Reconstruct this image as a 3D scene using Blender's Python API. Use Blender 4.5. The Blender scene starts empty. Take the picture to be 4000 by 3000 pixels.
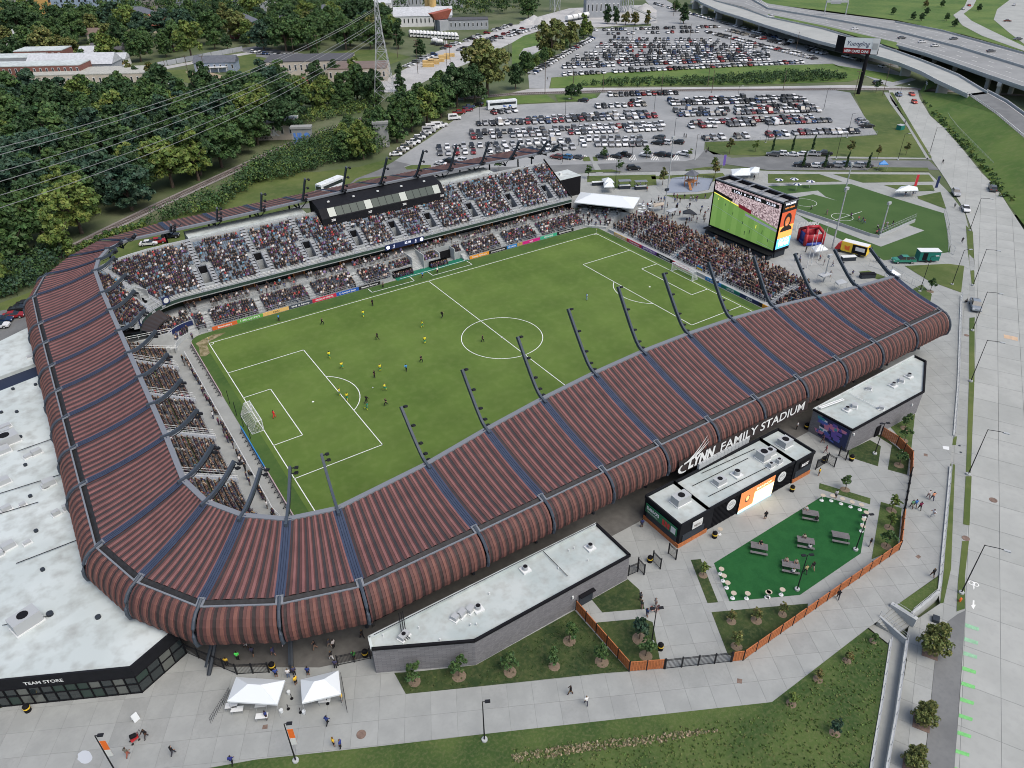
import bpy,bmesh,math,random
import numpy as np
from mathutils import Vector,Matrix
random.seed(11);rng=np.random.default_rng(11)
SC=bpy.context.scene
COL=SC.collection
G=3.0
CAM=np.array([-76.32714,-120.47332,82.94268]);YAW,PIT,ROL,FPX=0.991306,0.590753,-0.0123235,2858.28
_cy,_sy,_cp,_sp=math.cos(YAW),math.sin(YAW),math.cos(PIT),math.sin(PIT)
_f=np.array([_cy*_cp,_sy*_cp,-_sp]);_r=np.array([_sy,-_cy,0.0]);_u=np.cross(_r,_f)
_r,_u=math.cos(ROL)*_r+math.sin(ROL)*_u,-math.sin(ROL)*_r+math.cos(ROL)*_u
cd=bpy.data.cameras.new('camera');cam=bpy.data.objects.new('camera',cd);COL.objects.link(cam)
cam.matrix_world=Matrix(((_r[0],_u[0],-_f[0],CAM[0]),(_r[1],_u[1],-_f[1],CAM[1]),(_r[2],_u[2],-_f[2],CAM[2]),(0,0,0,1)))
cd.sensor_width=36.0;cd.lens=FPX/4000*36;cd.clip_end=6000;cd.clip_start=0.5
SC.camera=cam
SUN_EL,SUN_AZ=math.radians(58),math.radians(285)
w=bpy.data.worlds.new('World');SC.world=w;w.use_nodes=True
nt=w.node_tree;bg=nt.nodes['Background']
sky=nt.nodes.new('ShaderNodeTexSky');sky.sky_type='NISHITA';sky.sun_disc=False
sky.sun_elevation=SUN_EL;sky.sun_rotation=math.pi/2-SUN_AZ
sky.air_density=1.0;sky.dust_density=4.0;sky.ozone_density=1.0
nt.links.new(sky.outputs[0],bg.inputs[0]);bg.inputs[1].default_value=0.14
sl=bpy.data.lights.new('sun','SUN');sl.energy=1.3;sl.angle=math.radians(40);sl.color=(1,.96,.9)
so=bpy.data.objects.new('sun',sl);COL.objects.link(so);so.location=(0,0,200)
sd=Vector((math.cos(SUN_AZ)*math.cos(SUN_EL),math.sin(SUN_AZ)*math.cos(SUN_EL),math.sin(SUN_EL)))
so.rotation_euler=sd.to_track_quat('Z','Y').to_euler()
vs=SC.view_settings;vs.view_transform='Standard';vs.look='None';vs.gamma=1;vs.exposure=0.45
SC.render.engine='CYCLES';SC.cycles.max_bounces=5;SC.cycles.diffuse_bounces=3;SC.cycles.glossy_bounces=2
SC.cycles.transparent_max_bounces=8;SC.cycles.use_denoising=True;SC.cycles.filter_width=1.0
def W(i,j,x,y,z=G):
 u,v=1000*i+x/2.212,750*j+y/2.212
 d=_f+_r*(u-2000)/FPX-_u*(v-1500)/FPX
 t=(z-CAM[2])/d[2]
 p=CAM+t*d
 return Vector((p[0],p[1],z))
def WX(i,j,x,y,X):
 u,v=1000*i+x/2.212,750*j+y/2.212
 d=_f+_r*(u-2000)/FPX-_u*(v-1500)/FPX
 p=CAM+(X-CAM[0])/d[0]*d
 return Vector(p)
def PJ(P):
 d=np.array(P,float)-CAM;z=d@_f
 return 2000+FPX*(d@_r)/z,1500-FPX*(d@_u)/z,z
def zroad(p):
 return G-max(0.0,(115-p.x)*0.877+(-42-p.y)*0.48)*0.0083
def WR(i,j,x,y,dz=0.0):
 z=G
 for _ in range(4):z=zroad(W(i,j,x,y,z))
 p=W(i,j,x,y,z);p.z+=dz
 return p
MATS={}
def M(name,col,rough=.75,var=0.0,scale=1.0,metal=0.0,spec=.4,emit=0.0,bump=0.0,col2=None,detail=4,alpha=1.0,src='pos'):
 if name in MATS:return MATS[name]
 m=bpy.data.materials.new(name);m.use_nodes=True;MATS[name]=m
 n=m.node_tree.nodes;l=m.node_tree.links;b=n['Principled BSDF']
 c=tuple(col)+(1,)
 b.inputs['Base Color'].default_value=c;b.inputs['Roughness'].default_value=rough
 b.inputs['Metallic'].default_value=metal;b.inputs['Specular IOR Level'].default_value=spec
 if alpha<1:b.inputs['Alpha'].default_value=alpha
 if emit:
  b.inputs['Emission Color'].default_value=c;b.inputs['Emission Strength'].default_value=emit
 m.diffuse_color=c
 if var or col2 or bump:
  g=n.new('ShaderNodeNewGeometry');tx=n.new('ShaderNodeTexNoise');tx.inputs['Scale'].default_value=scale;tx.inputs['Detail'].default_value=detail
  l.new(g.outputs['Position'],tx.inputs['Vector'])
  r=n.new('ShaderNodeMapRange');r.inputs[1].default_value=.3;r.inputs[2].default_value=.7
  l.new(tx.outputs[0],r.inputs[0])
  mx=n.new('ShaderNodeMix');mx.data_type='RGBA'
  a=tuple(max(0,v*(1-var))for v in col)+(1,);c2=(tuple(col2)if col2 else tuple(v*(1+var)for v in col))+(1,)
  mx.inputs[6].default_value=a if not col2 else c;mx.inputs[7].default_value=c2
  l.new(r.outputs[0],mx.inputs[0]);l.new(mx.outputs[2],b.inputs['Base Color'])
  if bump:
   bp=n.new('ShaderNodeBump');bp.inputs['Strength'].default_value=bump;l.new(tx.outputs[0],bp.inputs['Height']);l.new(bp.outputs[0],b.inputs['Normal'])
 return m
def two_noise(name,c1,c2,c3,s1,s2,rough=.85,f2=.5,bump=.0,bs=30):
 """c1/c2 mixed by large noise, c3 by fine noise: for grass, paving, gravel"""
 m=bpy.data.materials.new(name);m.use_nodes=True;MATS[name]=m
 n=m.node_tree.nodes;l=m.node_tree.links;b=n['Principled BSDF'];b.inputs['Roughness'].default_value=rough;b.inputs['Specular IOR Level'].default_value=.25
 g=n.new('ShaderNodeNewGeometry')
 def nz(s,lo,hi,d=5):
  t=n.new('ShaderNodeTexNoise');t.inputs['Scale'].default_value=s;t.inputs['Detail'].default_value=d;l.new(g.outputs['Position'],t.inputs['Vector'])
  r=n.new('ShaderNodeMapRange');r.inputs[1].default_value=lo;r.inputs[2].default_value=hi;l.new(t.outputs[0],r.inputs[0]);return r
 def mix(f,a,bb):
  x=n.new('ShaderNodeMix');x.data_type='RGBA';l.new(f.outputs[0],x.inputs[0])
  for k,v in((6,a),(7,bb)):
   if isinstance(v,tuple):x.inputs[k].default_value=v+(1,)
   else:l.new(v,x.inputs[k])
  return x.outputs[2]
 o=mix(nz(s1,.38,.62),c1,c2)
 r2=nz(s2,.45,.75,3);mm=n.new('ShaderNodeMath');mm.operation='MULTIPLY';mm.inputs[1].default_value=f2;l.new(r2 .outputs[0],mm.inputs[0])
 o=mix(mm,o,c3);l.new(o,b.inputs['Base Color'])
 if bump:
  t=n.new('ShaderNodeTexNoise');t.inputs['Scale'].default_value=bs;l.new(g.outputs['Position'],t.inputs['Vector'])
  bp=n.new('ShaderNodeBump');bp.inputs['Strength'].default_value=bump;bp.inputs['Distance'].default_value=.1;l.new(t.outputs[0],bp.inputs['Height']);l.new(bp.outputs[0],b.inputs['Normal'])
 return m
def attr_mat(name,attr,kind='GEOMETRY',rough=.7,var=0.0,spec=.3):
 m=bpy.data.materials.new(name);m.use_nodes=True;MATS[name]=m
 n=m.node_tree.nodes;l=m.node_tree.links;b=n['Principled BSDF'];b.inputs['Roughness'].default_value=rough;b.inputs['Specular IOR Level'].default_value=spec
 a=n.new('ShaderNodeAttribute');a.attribute_type=kind;a.attribute_name=attr
 l.new(a.outputs['Color'],b.inputs['Base Color'])
 return m
class MB:
 def __init__(s):s.v=[];s.f=[];s.m=[]
 def face(s,pts,mi=0):
  k=len(s.v);s.v+=[tuple(p)for p in pts];s.f.append(tuple(range(k,k+len(pts))));s.m.append(mi);return s
 def mesh(s,vs_,fs,mi=0):
  k=len(s.v);s.v+=[tuple(p)for p in vs_]
  for f in fs:s.f.append(tuple(i+k for i in f));s.m.append(mi)
  return s
 def box(s,x0,x1,y0,y1,z0,z1,mi=0):
  return s.mesh([(x0,y0,z0),(x1,y0,z0),(x1,y1,z0),(x0,y1,z0),(x0,y0,z1),(x1,y0,z1),(x1,y1,z1),(x0,y1,z1)],[(3,2,1,0),(4,5,6,7),(0,1,5,4),(1,2,6,5),(2,3,7,6),(3,0,4,7)],mi)
 def obox(s,c,d,hx,hy,z0,z1,mi=0):
  """box centred on c (xy), long axis along unit d"""
  d=Vector((d[0],d[1])).normalized();e=Vector((-d.y,d.x));c=Vector((c[0],c[1]))
  q=[c-d*hx-e*hy,c+d*hx-e*hy,c+d*hx+e*hy,c-d*hx+e*hy]
  return s.prism(q,z0,z1,mi)
 def prism(s,poly,z0,z1,mi=0,top=None,bottom=True):
  n=len(poly);a=sum(poly[i][0]*poly[(i+1)%n][1]-poly[(i+1)%n][0]*poly[i][1]for i in range(n))
  if a<0:poly=list(reversed(poly))
  V=[(p[0],p[1],z0)for p in poly]+[(p[0],p[1],z1)for p in poly]
  k=len(s.v);s.v+=V
  for i in range(n):
   j=(i+1)%n;s.f.append((k+i,k+j,k+n+j,k+n+i));s.m.append(mi)
  s.f.append(tuple(k+n+i for i in range(n)));s.m.append(mi if top is None else top)
  if bottom:s.f.append(tuple(k+i for i in reversed(range(n))));s.m.append(mi)
  return s
 def tube(s,pts,r,n=6,mi=0,caps=True):
  pts=[Vector(p)for p in pts];rs=r if isinstance(r,(list,tuple))else[r]*len(pts)
  k=len(s.v);ref=Vector((0,0,1))
  for i,p in enumerate(pts):
   t=(pts[min(i+1,len(pts)-1)]-pts[max(i-1,0)]).normalized()
   a=t.cross(ref if abs(t.z)<.95 else Vector((1,0,0))).normalized();b=t.cross(a)
   for q in range(n):
    an=2*math.pi*(q+.5)/n;s.v.append(tuple(p+(a*math.cos(an)+b*math.sin(an))*rs[i]))
  for i in range(len(pts)-1):
   for q in range(n):
    s.f.append((k+i*n+q,k+i*n+(q+1)%n,k+(i+1)*n+(q+1)%n,k+(i+1)*n+q));s.m.append(mi)
  if caps:
   s.f.append(tuple(k+q for q in reversed(range(n))));s.m.append(mi)
   e=k+(len(pts)-1)*n;s.f.append(tuple(e+q for q in range(n)));s.m.append(mi)
  return s
 def cyl(s,c,r,z0,z1,n=12,mi=0,r2=None):
  return s.tube([(c[0],c[1],z0),(c[0],c[1],z1)],[r,r if r2 is None else r2],n,mi)
 def bar(s,p,q,w_,h_,mi=0):
  p,q=Vector(p),Vector(q);t=(q-p).normalized();a=t.cross(Vector((0,0,1))if abs(t.z)<.98 else Vector((1,0,0))).normalized();b=a.cross(t)
  a,b=a*w_/2,b*h_/2
  return s.mesh([p-a-b,p+a-b,p+a+b,p-a+b,q-a-b,q+a-b,q+a+b,q-a+b],[(3,2,1,0),(4,5,6,7),(0,1,5,4),(1,2,6,5),(2,3,7,6),(3,0,4,7)],mi)
 def data(s,name,mats,smooth=False):
  me=bpy.data.meshes.new(name);me.from_pydata(s.v,[],s.f)
  for m in mats:me.materials.append(MATS[m]if isinstance(m,str)else m)
  if len(mats)>1:me.polygons.foreach_set('material_index',s.m)
  if smooth:me.polygons.foreach_set('use_smooth',[True]*len(s.f))
  me.update();return me
 def build(s,name,mats,parent=None,smooth=False,**tags):
  if not isinstance(mats,(list,tuple)):mats=[mats]
  return put(name,s.data(name,mats,smooth),parent,**tags)
def put(name,data,parent=None,loc=None,rz=None,label=None,cat=None,group=None,kind=None,scale=None):
 o=bpy.data.objects.new(name,data);COL.objects.link(o)
 if parent is not None:o.parent=parent
 if loc is not None:o.location=loc
 if rz is not None:o.rotation_euler[2]=rz
 if scale is not None:o.scale=scale if hasattr(scale,'__len__')else(scale,)*3
 if label:o['label']=label
 if cat:o['category']=cat
 if group:o['group']=group
 if kind:o['kind']=kind
 return o
def empty(name,loc=(0,0,0),rz=0,**k):
 return put(name,None,loc=loc,rz=rz,**k)
def thing(name,label,cat,loc=(0,0,0),rz=0,group=None):
 return empty(name,loc,rz,label=label,cat=cat,group=group)
def copy_tree(root,loc,rz=None,label=None,group=None,scale=None):
 r=root.copy();COL.objects.link(r);r.location=loc
 if rz is not None:r.rotation_euler[2]=rz
 if scale is not None:r.scale=(scale,)*3
 if label:r['label']=label
 if group:r['group']=group
 for ch in root.children:
  c=ch.copy();COL.objects.link(c);c.parent=r
  for g in ch.children:
   d=g.copy();COL.objects.link(d);d.parent=c
 return r
def flat(name,pts,mat,parent=None,dz=0.0,**tags):
 b=MB();q=[(p[0],p[1],p[2]+dz)for p in pts]
 a=sum(q[i][0]*q[(i+1)%len(q)][1]-q[(i+1)%len(q)][0]*q[i][1]for i in range(len(q)))
 if a<0:q.reverse()
 b.face(q);return b.build(name,mat,parent,**tags)
def text(name,body,mat,parent,org,xdir,ydir,h,width=None,ext=.02,shear=0.0,bold=0.0,**tags):
 cu=bpy.data.curves.new(name,'FONT');cu.body=body;cu.extrude=0;cu.shear=shear;cu.offset=bold;cu.resolution_u=3
 ob=bpy.data.objects.new(name,cu);me=bpy.data.meshes.new_from_object(ob)
 bpy.data.objects.remove(ob);bpy.data.curves.remove(cu)
 co=np.array([v.co[:]for v in me.vertices])if len(me.vertices)else np.zeros((1,3))
 lo,hi=co.min(0),co.max(0);sy=h/max(.01,.72);sx=sy if width is None else width/max(.01,hi[0]-lo[0])
 x,y=Vector(xdir).normalized(),Vector(ydir).normalized();n=x.cross(y);org=Vector(org)
 for v in me.vertices:
  v.co=org+x*(v.co.x-lo[0])*sx+y*v.co.y*sy+n*ext
 me.materials.append(MATS[mat]);me.name=name
 return put(name,me,parent,**tags)
def tag(o,label,cat,group=None):
 o['label']=label;o['category']=cat
 if group:o['group']=group
 return o
def inside(p,poly):
 c=False;n=len(poly)
 for i in range(n):
  a,b=poly[i],poly[i-1]
  if(a[1]>p[1])!=(b[1]>p[1])and p[0]<(b[0]-a[0])*(p[1]-a[1])/(b[1]-a[1])+a[0]:c=not c
 return c
def clip_cell(poly,cell):
 """Sutherland-Hodgman: polygon clipped by a convex ccw cell"""
 out=[Vector((p[0],p[1]))for p in poly]
 for i in range(len(cell)):
  a,b=cell[i],cell[(i+1)%len(cell)];e=b-a
  sd_=lambda p:e.x*(p.y-a.y)-e.y*(p.x-a.x)
  inp,out=out,[]
  for k in range(len(inp)):
   p,q=inp[k-1],inp[k];sp,sq=sd_(p),sd_(q)
   if(sp>=0)!=(sq>=0):out.append(p+(q-p)*(sp/(sp-sq)))
   if sq>=0:out.append(q)
  if len(out)<3:return None
 return out
def area2(p):return abs(sum(p[i][0]*p[(i+1)%len(p)][1]-p[(i+1)%len(p)][0]*p[i][1]for i in range(len(p))))/2
def slabs(parent,poly,ang,sx,sy,zf,mats,gap=.03,h=.02,origin=(0,0),most=290,name='concrete_slab',holes=()):
 d=Vector((math.cos(ang),math.sin(ang)));e=Vector((-d.y,d.x));o=Vector(origin)
 us=[(Vector((p[0],p[1]))-o).dot(d)for p in poly];ws=[(Vector((p[0],p[1]))-o).dot(e)for p in poly]
 cells=[]
 for i in range(math.floor(min(us)/sx),math.ceil(max(us)/sx)):
  for j in range(math.floor(min(ws)/sy),math.ceil(max(ws)/sy)):
   c=[o+d*(sx*i+gap/2)+e*(sy*j+gap/2),o+d*(sx*(i+1)-gap/2)+e*(sy*j+gap/2),o+d*(sx*(i+1)-gap/2)+e*(sy*(j+1)-gap/2),o+d*(sx*i+gap/2)+e*(sy*(j+1)-gap/2)]
   ctr=(c[0]+c[2])/2;u,v,dep=PJ((ctr.x,ctr.y,G))
   if dep<1 or u<-250 or u>4250 or v<-50 or v>3250:continue
   if any(all(inside(q,hl)for q in c)for hl in holes):continue
   q=clip_cell(poly,c)
   if not q or area2(q)<.15:continue
   cells.append((-area2(q)/dep**2,q))
 cells.sort(key=lambda t:t[0]);rest=MB()
 for k,(_,q)in enumerate(cells):
  b=MB()if k<most else rest
  z=[zf(p)+h for p in q]
  b.face([(p.x,p.y,zz)for p,zz in zip(q,z)],0)
  for i in range(len(q)):
   j=(i+1)%len(q);b.face([(q[i].x,q[i].y,z[i]-h),(q[j].x,q[j].y,z[j]-h),(q[j].x,q[j].y,z[j]),(q[i].x,q[i].y,z[i])])
  if k<most:b.build(name,[random.choice(mats)],parent)
 if rest.f:rest.build(name,[mats[0]],parent,kind='stuff')
two_noise('pitch_grass',(.074,.126,.022),(.096,.152,.03),(.14,.19,.055),.05,.6,f2=.35)
two_noise('surround_grass',(.04,.084,.018),(.06,.11,.024),(.085,.125,.035),.12,1.2,f2=.4)
two_noise('lawn',(.03,.062,.014),(.065,.10,.025),(.15,.15,.07),.16,2.6,f2=.4,bump=.4,bs=6)
two_noise('lawn_green',(.052,.085,.02),(.092,.12,.032),(.145,.155,.06),.05,.5,f2=.4,bump=.3,bs=4)
two_noise('lawn_dark',(.02,.04,.012),(.04,.062,.018),(.10,.105,.045),.35,2.2,f2=.5,bump=.5,bs=8)
two_noise('rough_grass',(.058,.115,.022),(.10,.155,.035),(.15,.17,.06),.06,.5,f2=.5,bump=.5,bs=2)
two_noise('ground_mix',(.07,.095,.04),(.12,.135,.075),(.06,.09,.03),.03,.25,f2=.5)
two_noise('turf_green',(.008,.07,.016),(.012,.085,.02),(.018,.10,.03),.8,5,f2=.4)
two_noise('field_green',(.04,.085,.02),(.052,.10,.026),(.06,.11,.03),.1,1,f2=.3)
two_noise('concrete',(.258,.27,.258),(.295,.308,.293),(.232,.243,.233),.35,2.5,f2=.35)
two_noise('concrete_b',(.27,.282,.27),(.305,.318,.303),(.24,.25,.24),.3,2.2,f2=.3)
two_noise('concrete_c',(.248,.259,.248),(.285,.296,.283),(.215,.225,.215),.4,3,f2=.4)
two_noise('road_concrete',(.30,.312,.293),(.345,.356,.335),(.265,.275,.258),.12,1.0,f2=.4)
two_noise('road_concrete_b',(.312,.324,.305),(.355,.366,.345),(.275,.285,.27),.15,1.2,f2=.4)
two_noise('motorway_asphalt',(.225,.232,.228),(.265,.272,.268),(.19,.195,.19),.08,.6,f2=.4)
two_noise('asphalt',(.135,.14,.14),(.17,.176,.174),(.115,.12,.12),.2,2,f2=.4)
two_noise('lot_asphalt',(.235,.245,.245),(.30,.31,.308),(.20,.207,.207),.05,.5,f2=.45)
two_noise('gravel',(.34,.34,.33),(.42,.42,.41),(.26,.26,.25),.1,1.2,f2=.4)
two_noise('ballast',(.21,.195,.185),(.28,.26,.25),(.14,.13,.125),.6,6,f2=.6)
two_noise('dirt',(.27,.22,.15),(.33,.27,.18),(.2,.17,.1),.4,4,f2=.5)
two_noise('mulch',(.15,.105,.085),(.21,.15,.12),(.09,.065,.055),2,8,f2=.6)
two_noise('membrane',(.43,.48,.47),(.50,.55,.54),(.24,.245,.225),.10,.55,f2=.6)
two_noise('membrane_grey',(.35,.40,.39),(.43,.47,.455),(.24,.23,.20),.2,1.0,f2=.4)
M('joint',(.185,.195,.19),.9)
M('white',(.62,.66,.67),.6);M('white_line',(.72,.74,.72),.8,var=.08,scale=3)
M('black',(.009,.009,.011),.75,spec=.12);M('black_metal',(.014,.015,.018),.55,spec=.2)
M('steel_dark',(.03,.037,.046),.55,spec=.2);M('steel_blue',(.05,.064,.083),.5,var=.08,scale=.6,spec=.25);M('steel_grey',(.17,.185,.205),.5,spec=.25)
M('rail_metal',(.42,.435,.44),.4,metal=.3);M('galv',(.36,.38,.385),.5)
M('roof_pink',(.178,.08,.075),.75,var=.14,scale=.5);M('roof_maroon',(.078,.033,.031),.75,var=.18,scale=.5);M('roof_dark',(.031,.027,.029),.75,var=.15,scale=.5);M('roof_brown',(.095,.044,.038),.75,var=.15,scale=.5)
M('roof_rust',(.14,.06,.047),.7,var=.15,scale=.6);M('roof_rust_dark',(.028,.02,.019),.7,var=.2,scale=.8)
M('roof_blue',(.04,.055,.092),.6,var=.1,scale=.7,spec=.2);M('roof_blue_dark',(.02,.028,.052),.6,spec=.2)
M('gutter',(.02,.02,.021),.7,var=.4,scale=2)
M('concrete_stand',(.29,.31,.31),.8,var=.12,scale=.8);M('concrete_light',(.38,.40,.395),.8,var=.1,scale=.6)
M('step_metal',(.33,.35,.37),.5,var=.08,scale=1)
M('wood',(.30,.115,.03),.55,var=.2,scale=2);M('wood_dark',(.10,.05,.025),.6)
M('fence_wood',(.40,.135,.045),.65,var=.22,scale=3.0);M('fence_wood_b',(.34,.11,.038),.65,var=.2,scale=3.0)
M('brick_grey',(.17,.17,.18),.85)
M('glass_dark',(.02,.028,.03),.08,spec=.8);M('glass_green',(.03,.05,.042),.35,spec=.25);M('glass_house',(.03,.035,.04),.15,spec=.6)
M('green_mat',(.004,.13,.075),.8,var=.1);M('seat_blue',(.165,.215,.27),.5);M('seat_black',(.02,.02,.022),.5)
M('leaf_dirt',(.05,.045,.03),.9);M('bark',(.10,.075,.055),.9,var=.25,scale=3)
M('yellow',(.75,.5,.04),.6);M('orange',(.75,.16,.03),.6);M('red',(.45,.03,.03),.55);M('navy',(.015,.025,.09),.5)
M('lamp_white',(.62,.64,.63),.5);M('net',(.72,.72,.72),.9);M('rubber',(.015,.015,.015),.8)
M('led_warm',(1,.72,.4),.5,emit=1.6)
attr_mat('vcol','Col',rough=.75);attr_mat('leaf','Col',rough=.65,spec=.25)
for a in('shirt','pants','skin','hair','paint'):attr_mat('p_'+a,a,'OBJECT',rough=.35 if a=='paint' else.8,spec=.5 if a=='paint' else.2)
M('shoe',(.03,.03,.03),.6);M('car_glass',(.012,.016,.018),.1,spec=.7);M('tyre',(.012,.012,.012),.8);M('car_light',(.8,.8,.78),.3);M('tail_light',(.35,.01,.01),.3)
def brick(name,c1,c2,mortar,scale,bw=.4,bh=.2):
 m=M(name,c1,.85);n=m.node_tree.nodes;l=m.node_tree.links;b=n['Principled BSDF']
 tc=n.new('ShaderNodeNewGeometry');sp=n.new('ShaderNodeSeparateXYZ');l.new(tc.outputs['Position'],sp.inputs[0])
 ad=n.new('ShaderNodeMath');ad.operation='ADD';l.new(sp.outputs[0],ad.inputs[0]);l.new(sp.outputs[1],ad.inputs[1])
 cb=n.new('ShaderNodeCombineXYZ');l.new(ad.outputs[0],cb.inputs[0]);l.new(sp.outputs[2],cb.inputs[1])
 t=n.new('ShaderNodeTexBrick');l.new(cb.outputs[0],t.inputs['Vector']);t.inputs['Scale'].default_value=1
 t.inputs['Brick Width'].default_value=bw;t.inputs['Row Height'].default_value=bh;t.inputs['Mortar Size'].default_value=.012
 for k,c in(('Color1',c1),('Color2',c2),('Mortar',mortar)):t.inputs[k].default_value=tuple(c)+(1,)
 l.new(t.outputs[0],b.inputs['Base Color']);return m
brick('cmu',(.15,.15,.16),(.20,.20,.21),(.12,.12,.125),1,.42,.21)
brick('red_brick',(.16,.055,.04),(.20,.07,.05),(.2,.17,.15),1,.5,.16)
brick('buff_brick',(.40,.36,.29),(.45,.41,.33),(.38,.35,.3),1,.5,.2)
M('cladding',(.012,.013,.016),.7,var=.15,scale=1.5,spec=.12)
M('screen_frame',(.01,.01,.012),.7,spec=.1)
#THE SETTING
def P(L,z=G):return[W(*a,z=z)if len(a)==4 else Vector((a[0],a[1],z))for a in L]
def PR(L,dz=0.0):return[WR(*a,dz=dz)for a in L]
b=MB()
for x0,x1,y0,y1,z in((-900,2500,47.5,2500,G-.06),(-900,-68,-400,47.5,G-.06),(69,2500,-30,47.5,G-.06),(-68,2500,-400,-50,1.3),(69,2500,-50,-30,1.3)):
 b.face([(x0,y0,z),(x1,y0,z),(x1,y1,z),(x0,y1,z)])
ground=b.build('ground','ground_mix',kind='structure')
def structure(name,pts,mat,dz):return flat(name,pts,mat,dz=dz,kind='structure')
south_edge=P([(0,3,-600,1905),(0,3,1640,1690),(1,3,0,1588),(1,3,1000,1480),(1,3,2212,1340),(2,3,1100,1218),(2,3,2212,1095),(3,3,35,1090),(3,3,860,452)])
plaza_pts=south_edge+P([(3,3,945,392),(3,3,1085,270),(3,3,1480,-10),(3,2,1560,900),(3,2,1575,690),(3,2,1600,450),(3,2,1640,0),(3,1,1690,1000),(3,1,1735,880),(84.5,-41)])+[Vector((69,-41,G)),Vector((69,-56.5,G)),Vector((-60,-56.5,G)),Vector((-70,-50,G)),Vector((-78,-44,G)),Vector((-110,-44,G)),Vector((-130,-50,G))]
plaza=structure('plaza',plaza_pts,'joint',0)
turf_poly=P([(3,2,470,970),(3,2,865,1085),(3,2,800,1465),(3,3,275,165),(2,3,1880,220),(2,2,1745,1550)])
A27=math.radians(-27.6)
holes=[[(-60,-64),(-49,-70),(-25.5,-70),(-25.5,-64)],[(-14,-70),(15,-70),(15,-63.5),(-14,-63.5)],[(25.5,-70),(44,-70),(54,-65),(54,-63.5),(25.5,-63.5)],[(p.x,p.y)for p in turf_poly]]
slabs(plaza,[(p.x,p.y)for p in plaza_pts],A27,3.05,3.05,lambda p:G,['concrete','concrete_b','concrete','concrete_c'],origin=(-34.4,-82.0),holes=holes)
east_pts=P([(2,0,330,1505),(2,0,1500,1478),(2,0,1800,1455),(2,0,2212,1478),(3,0,420,1485),(3,0,1390,1492),(3,0,1460,1560),(3,0,1560,1659),(3,1,1700,180),(3,1,1738,330),(3,1,1745,640),(3,1,1735,880)])+[Vector((84.5,-41,G)),Vector((69,-41,G)),Vector((69,36,G)),Vector((60,47.6,G)),Vector((56,50,G)),Vector((56,78,G))]
plaza_e=structure('plaza_east',east_pts,'joint',0)
slabs(plaza_e,[(p.x,p.y)for p in east_pts],A27,3.6,3.6,lambda p:G,['concrete_b','concrete','concrete_b'],origin=(70,0),most=200)
def lawn(name,L,mat='lawn_dark',dz=.06,wr=False):
 pts=PR(L)if wr else P(L)
 b=MB();b.prism([(p.x,p.y)for p in pts],G-.02,G+dz,0);return b.build(name,mat,kind='structure')
lawn('lawn',[(1,3,1195,840),(1,3,1415,825),(1,3,1900,772),(2,3,0,597),(2,3,540,298),(2,3,1010,825),(2,3,800,840),(2,3,0,925),(1,3,1295,1020)])
lawn('lawn',[(2,3,725,405),(2,3,1130,368),(2,3,1215,400),(2,3,1275,712),(2,3,1300,790),(2,3,1020,820),(2,3,725,480)])
lawn('lawn',[(2,3,1000,30),(2,3,1100,120),(2,3,1145,285),(2,3,780,315),(2,3,690,205)])
lawn('lawn',[(2,2,1545,1522),(2,2,1630,1515),(2,3,1780,228),(2,3,1690,235)])
lawn('lawn',[(2,3,1725,315),(3,3,0,270),(3,3,345,240),(3,3,340,295),(3,3,0,560),(2,3,2000,730),(2,3,1865,680)])
lawn('lawn',[(3,2,445,858),(3,2,885,990),(3,2,880,1040),(3,2,440,905)],'lawn')
lawn('lawn',[(3,2,975,1020),(3,2,1155,1075),(3,2,1120,1420),(3,2,895,1515)],'lawn')
lawn('lawn',[(3,2,880,485),(3,2,975,540),(3,2,950,712),(3,2,700,632),(3,2,690,578)])
lawn('lawn',[(3,2,935,445),(3,2,985,440),(3,2,1220,640),(3,2,1200,785),(3,2,1035,740),(3,2,1070,530)])
lawn('lawn',[(3,2,1060,375),(3,2,1270,258),(3,2,1235,590),(3,2,1100,420)],'lawn')
b=MB();b.prism([(p.x,p.y)for p in turf_poly],G-.02,G+.05);b.build('turf_lawn','turf_green',kind='structure')
lawn('lawn',[(3,3,1115,250),(3,3,1470,5),(3,3,1465,130),(3,3,1235,318)],'lawn')
south_lawn=[(0,3,-600,1905),(0,3,1640,1690),(1,3,0,1588),(1,3,1000,1480),(1,3,2212,1340),(2,3,1100,1218),(2,3,2212,1095),(3,3,35,1090),(3,3,860,455),(3,3,1040,600),(3,3,960,1130),(3,3,868,1659),(3,3,760,2300),(0,3,-600,2600)]
lawn('south_lawn',south_lawn,'lawn',.05)
road_pts=PR([(3,3,1500,2300),(3,3,1610,1650),(3,3,1660,1000),(3,3,1705,300),(3,2,1705,1500),(3,2,1745,900),(3,2,1780,0),(3,1,1785,1300),(3,1,1785,640),(3,1,1770,350),(3,1,1700,160),(3,1,1600,0),(3,0,1540,1560),(3,0,1480,1470),(3,0,1420,1385),(3,0,1250,1120),(3,0,1110,930),(3,0,1060,860),(3,0,1040,770),(3,0,1060,740),(3,0,1290,760),(3,0,1310,850),(3,0,1400,1000),(3,0,1520,1105),(3,0,1690,1300),(3,0,1850,1500),(3,0,1980,1625),(3,1,2080,130),(3,1,2212,330),(3,1,2500,700),(3,2,3200,700),(3,3,3600,2300)],.03)
road=flat('road',road_pts,'joint',kind='structure')
def zr2(p):return zroad(Vector((p[0],p[1],0)))+.03
pa,pb=WR(3,2,1780,0),WR(3,3,1705,300)
AR=math.atan2(pa.y-pb.y,pa.x-pb.x)
slabs(road,[(p.x,p.y)for p in road_pts],AR,6.2,4.1,zr2,['road_concrete','road_concrete_b','road_concrete'],origin=(pb.x,pb.y),most=280,gap=.05)
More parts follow.
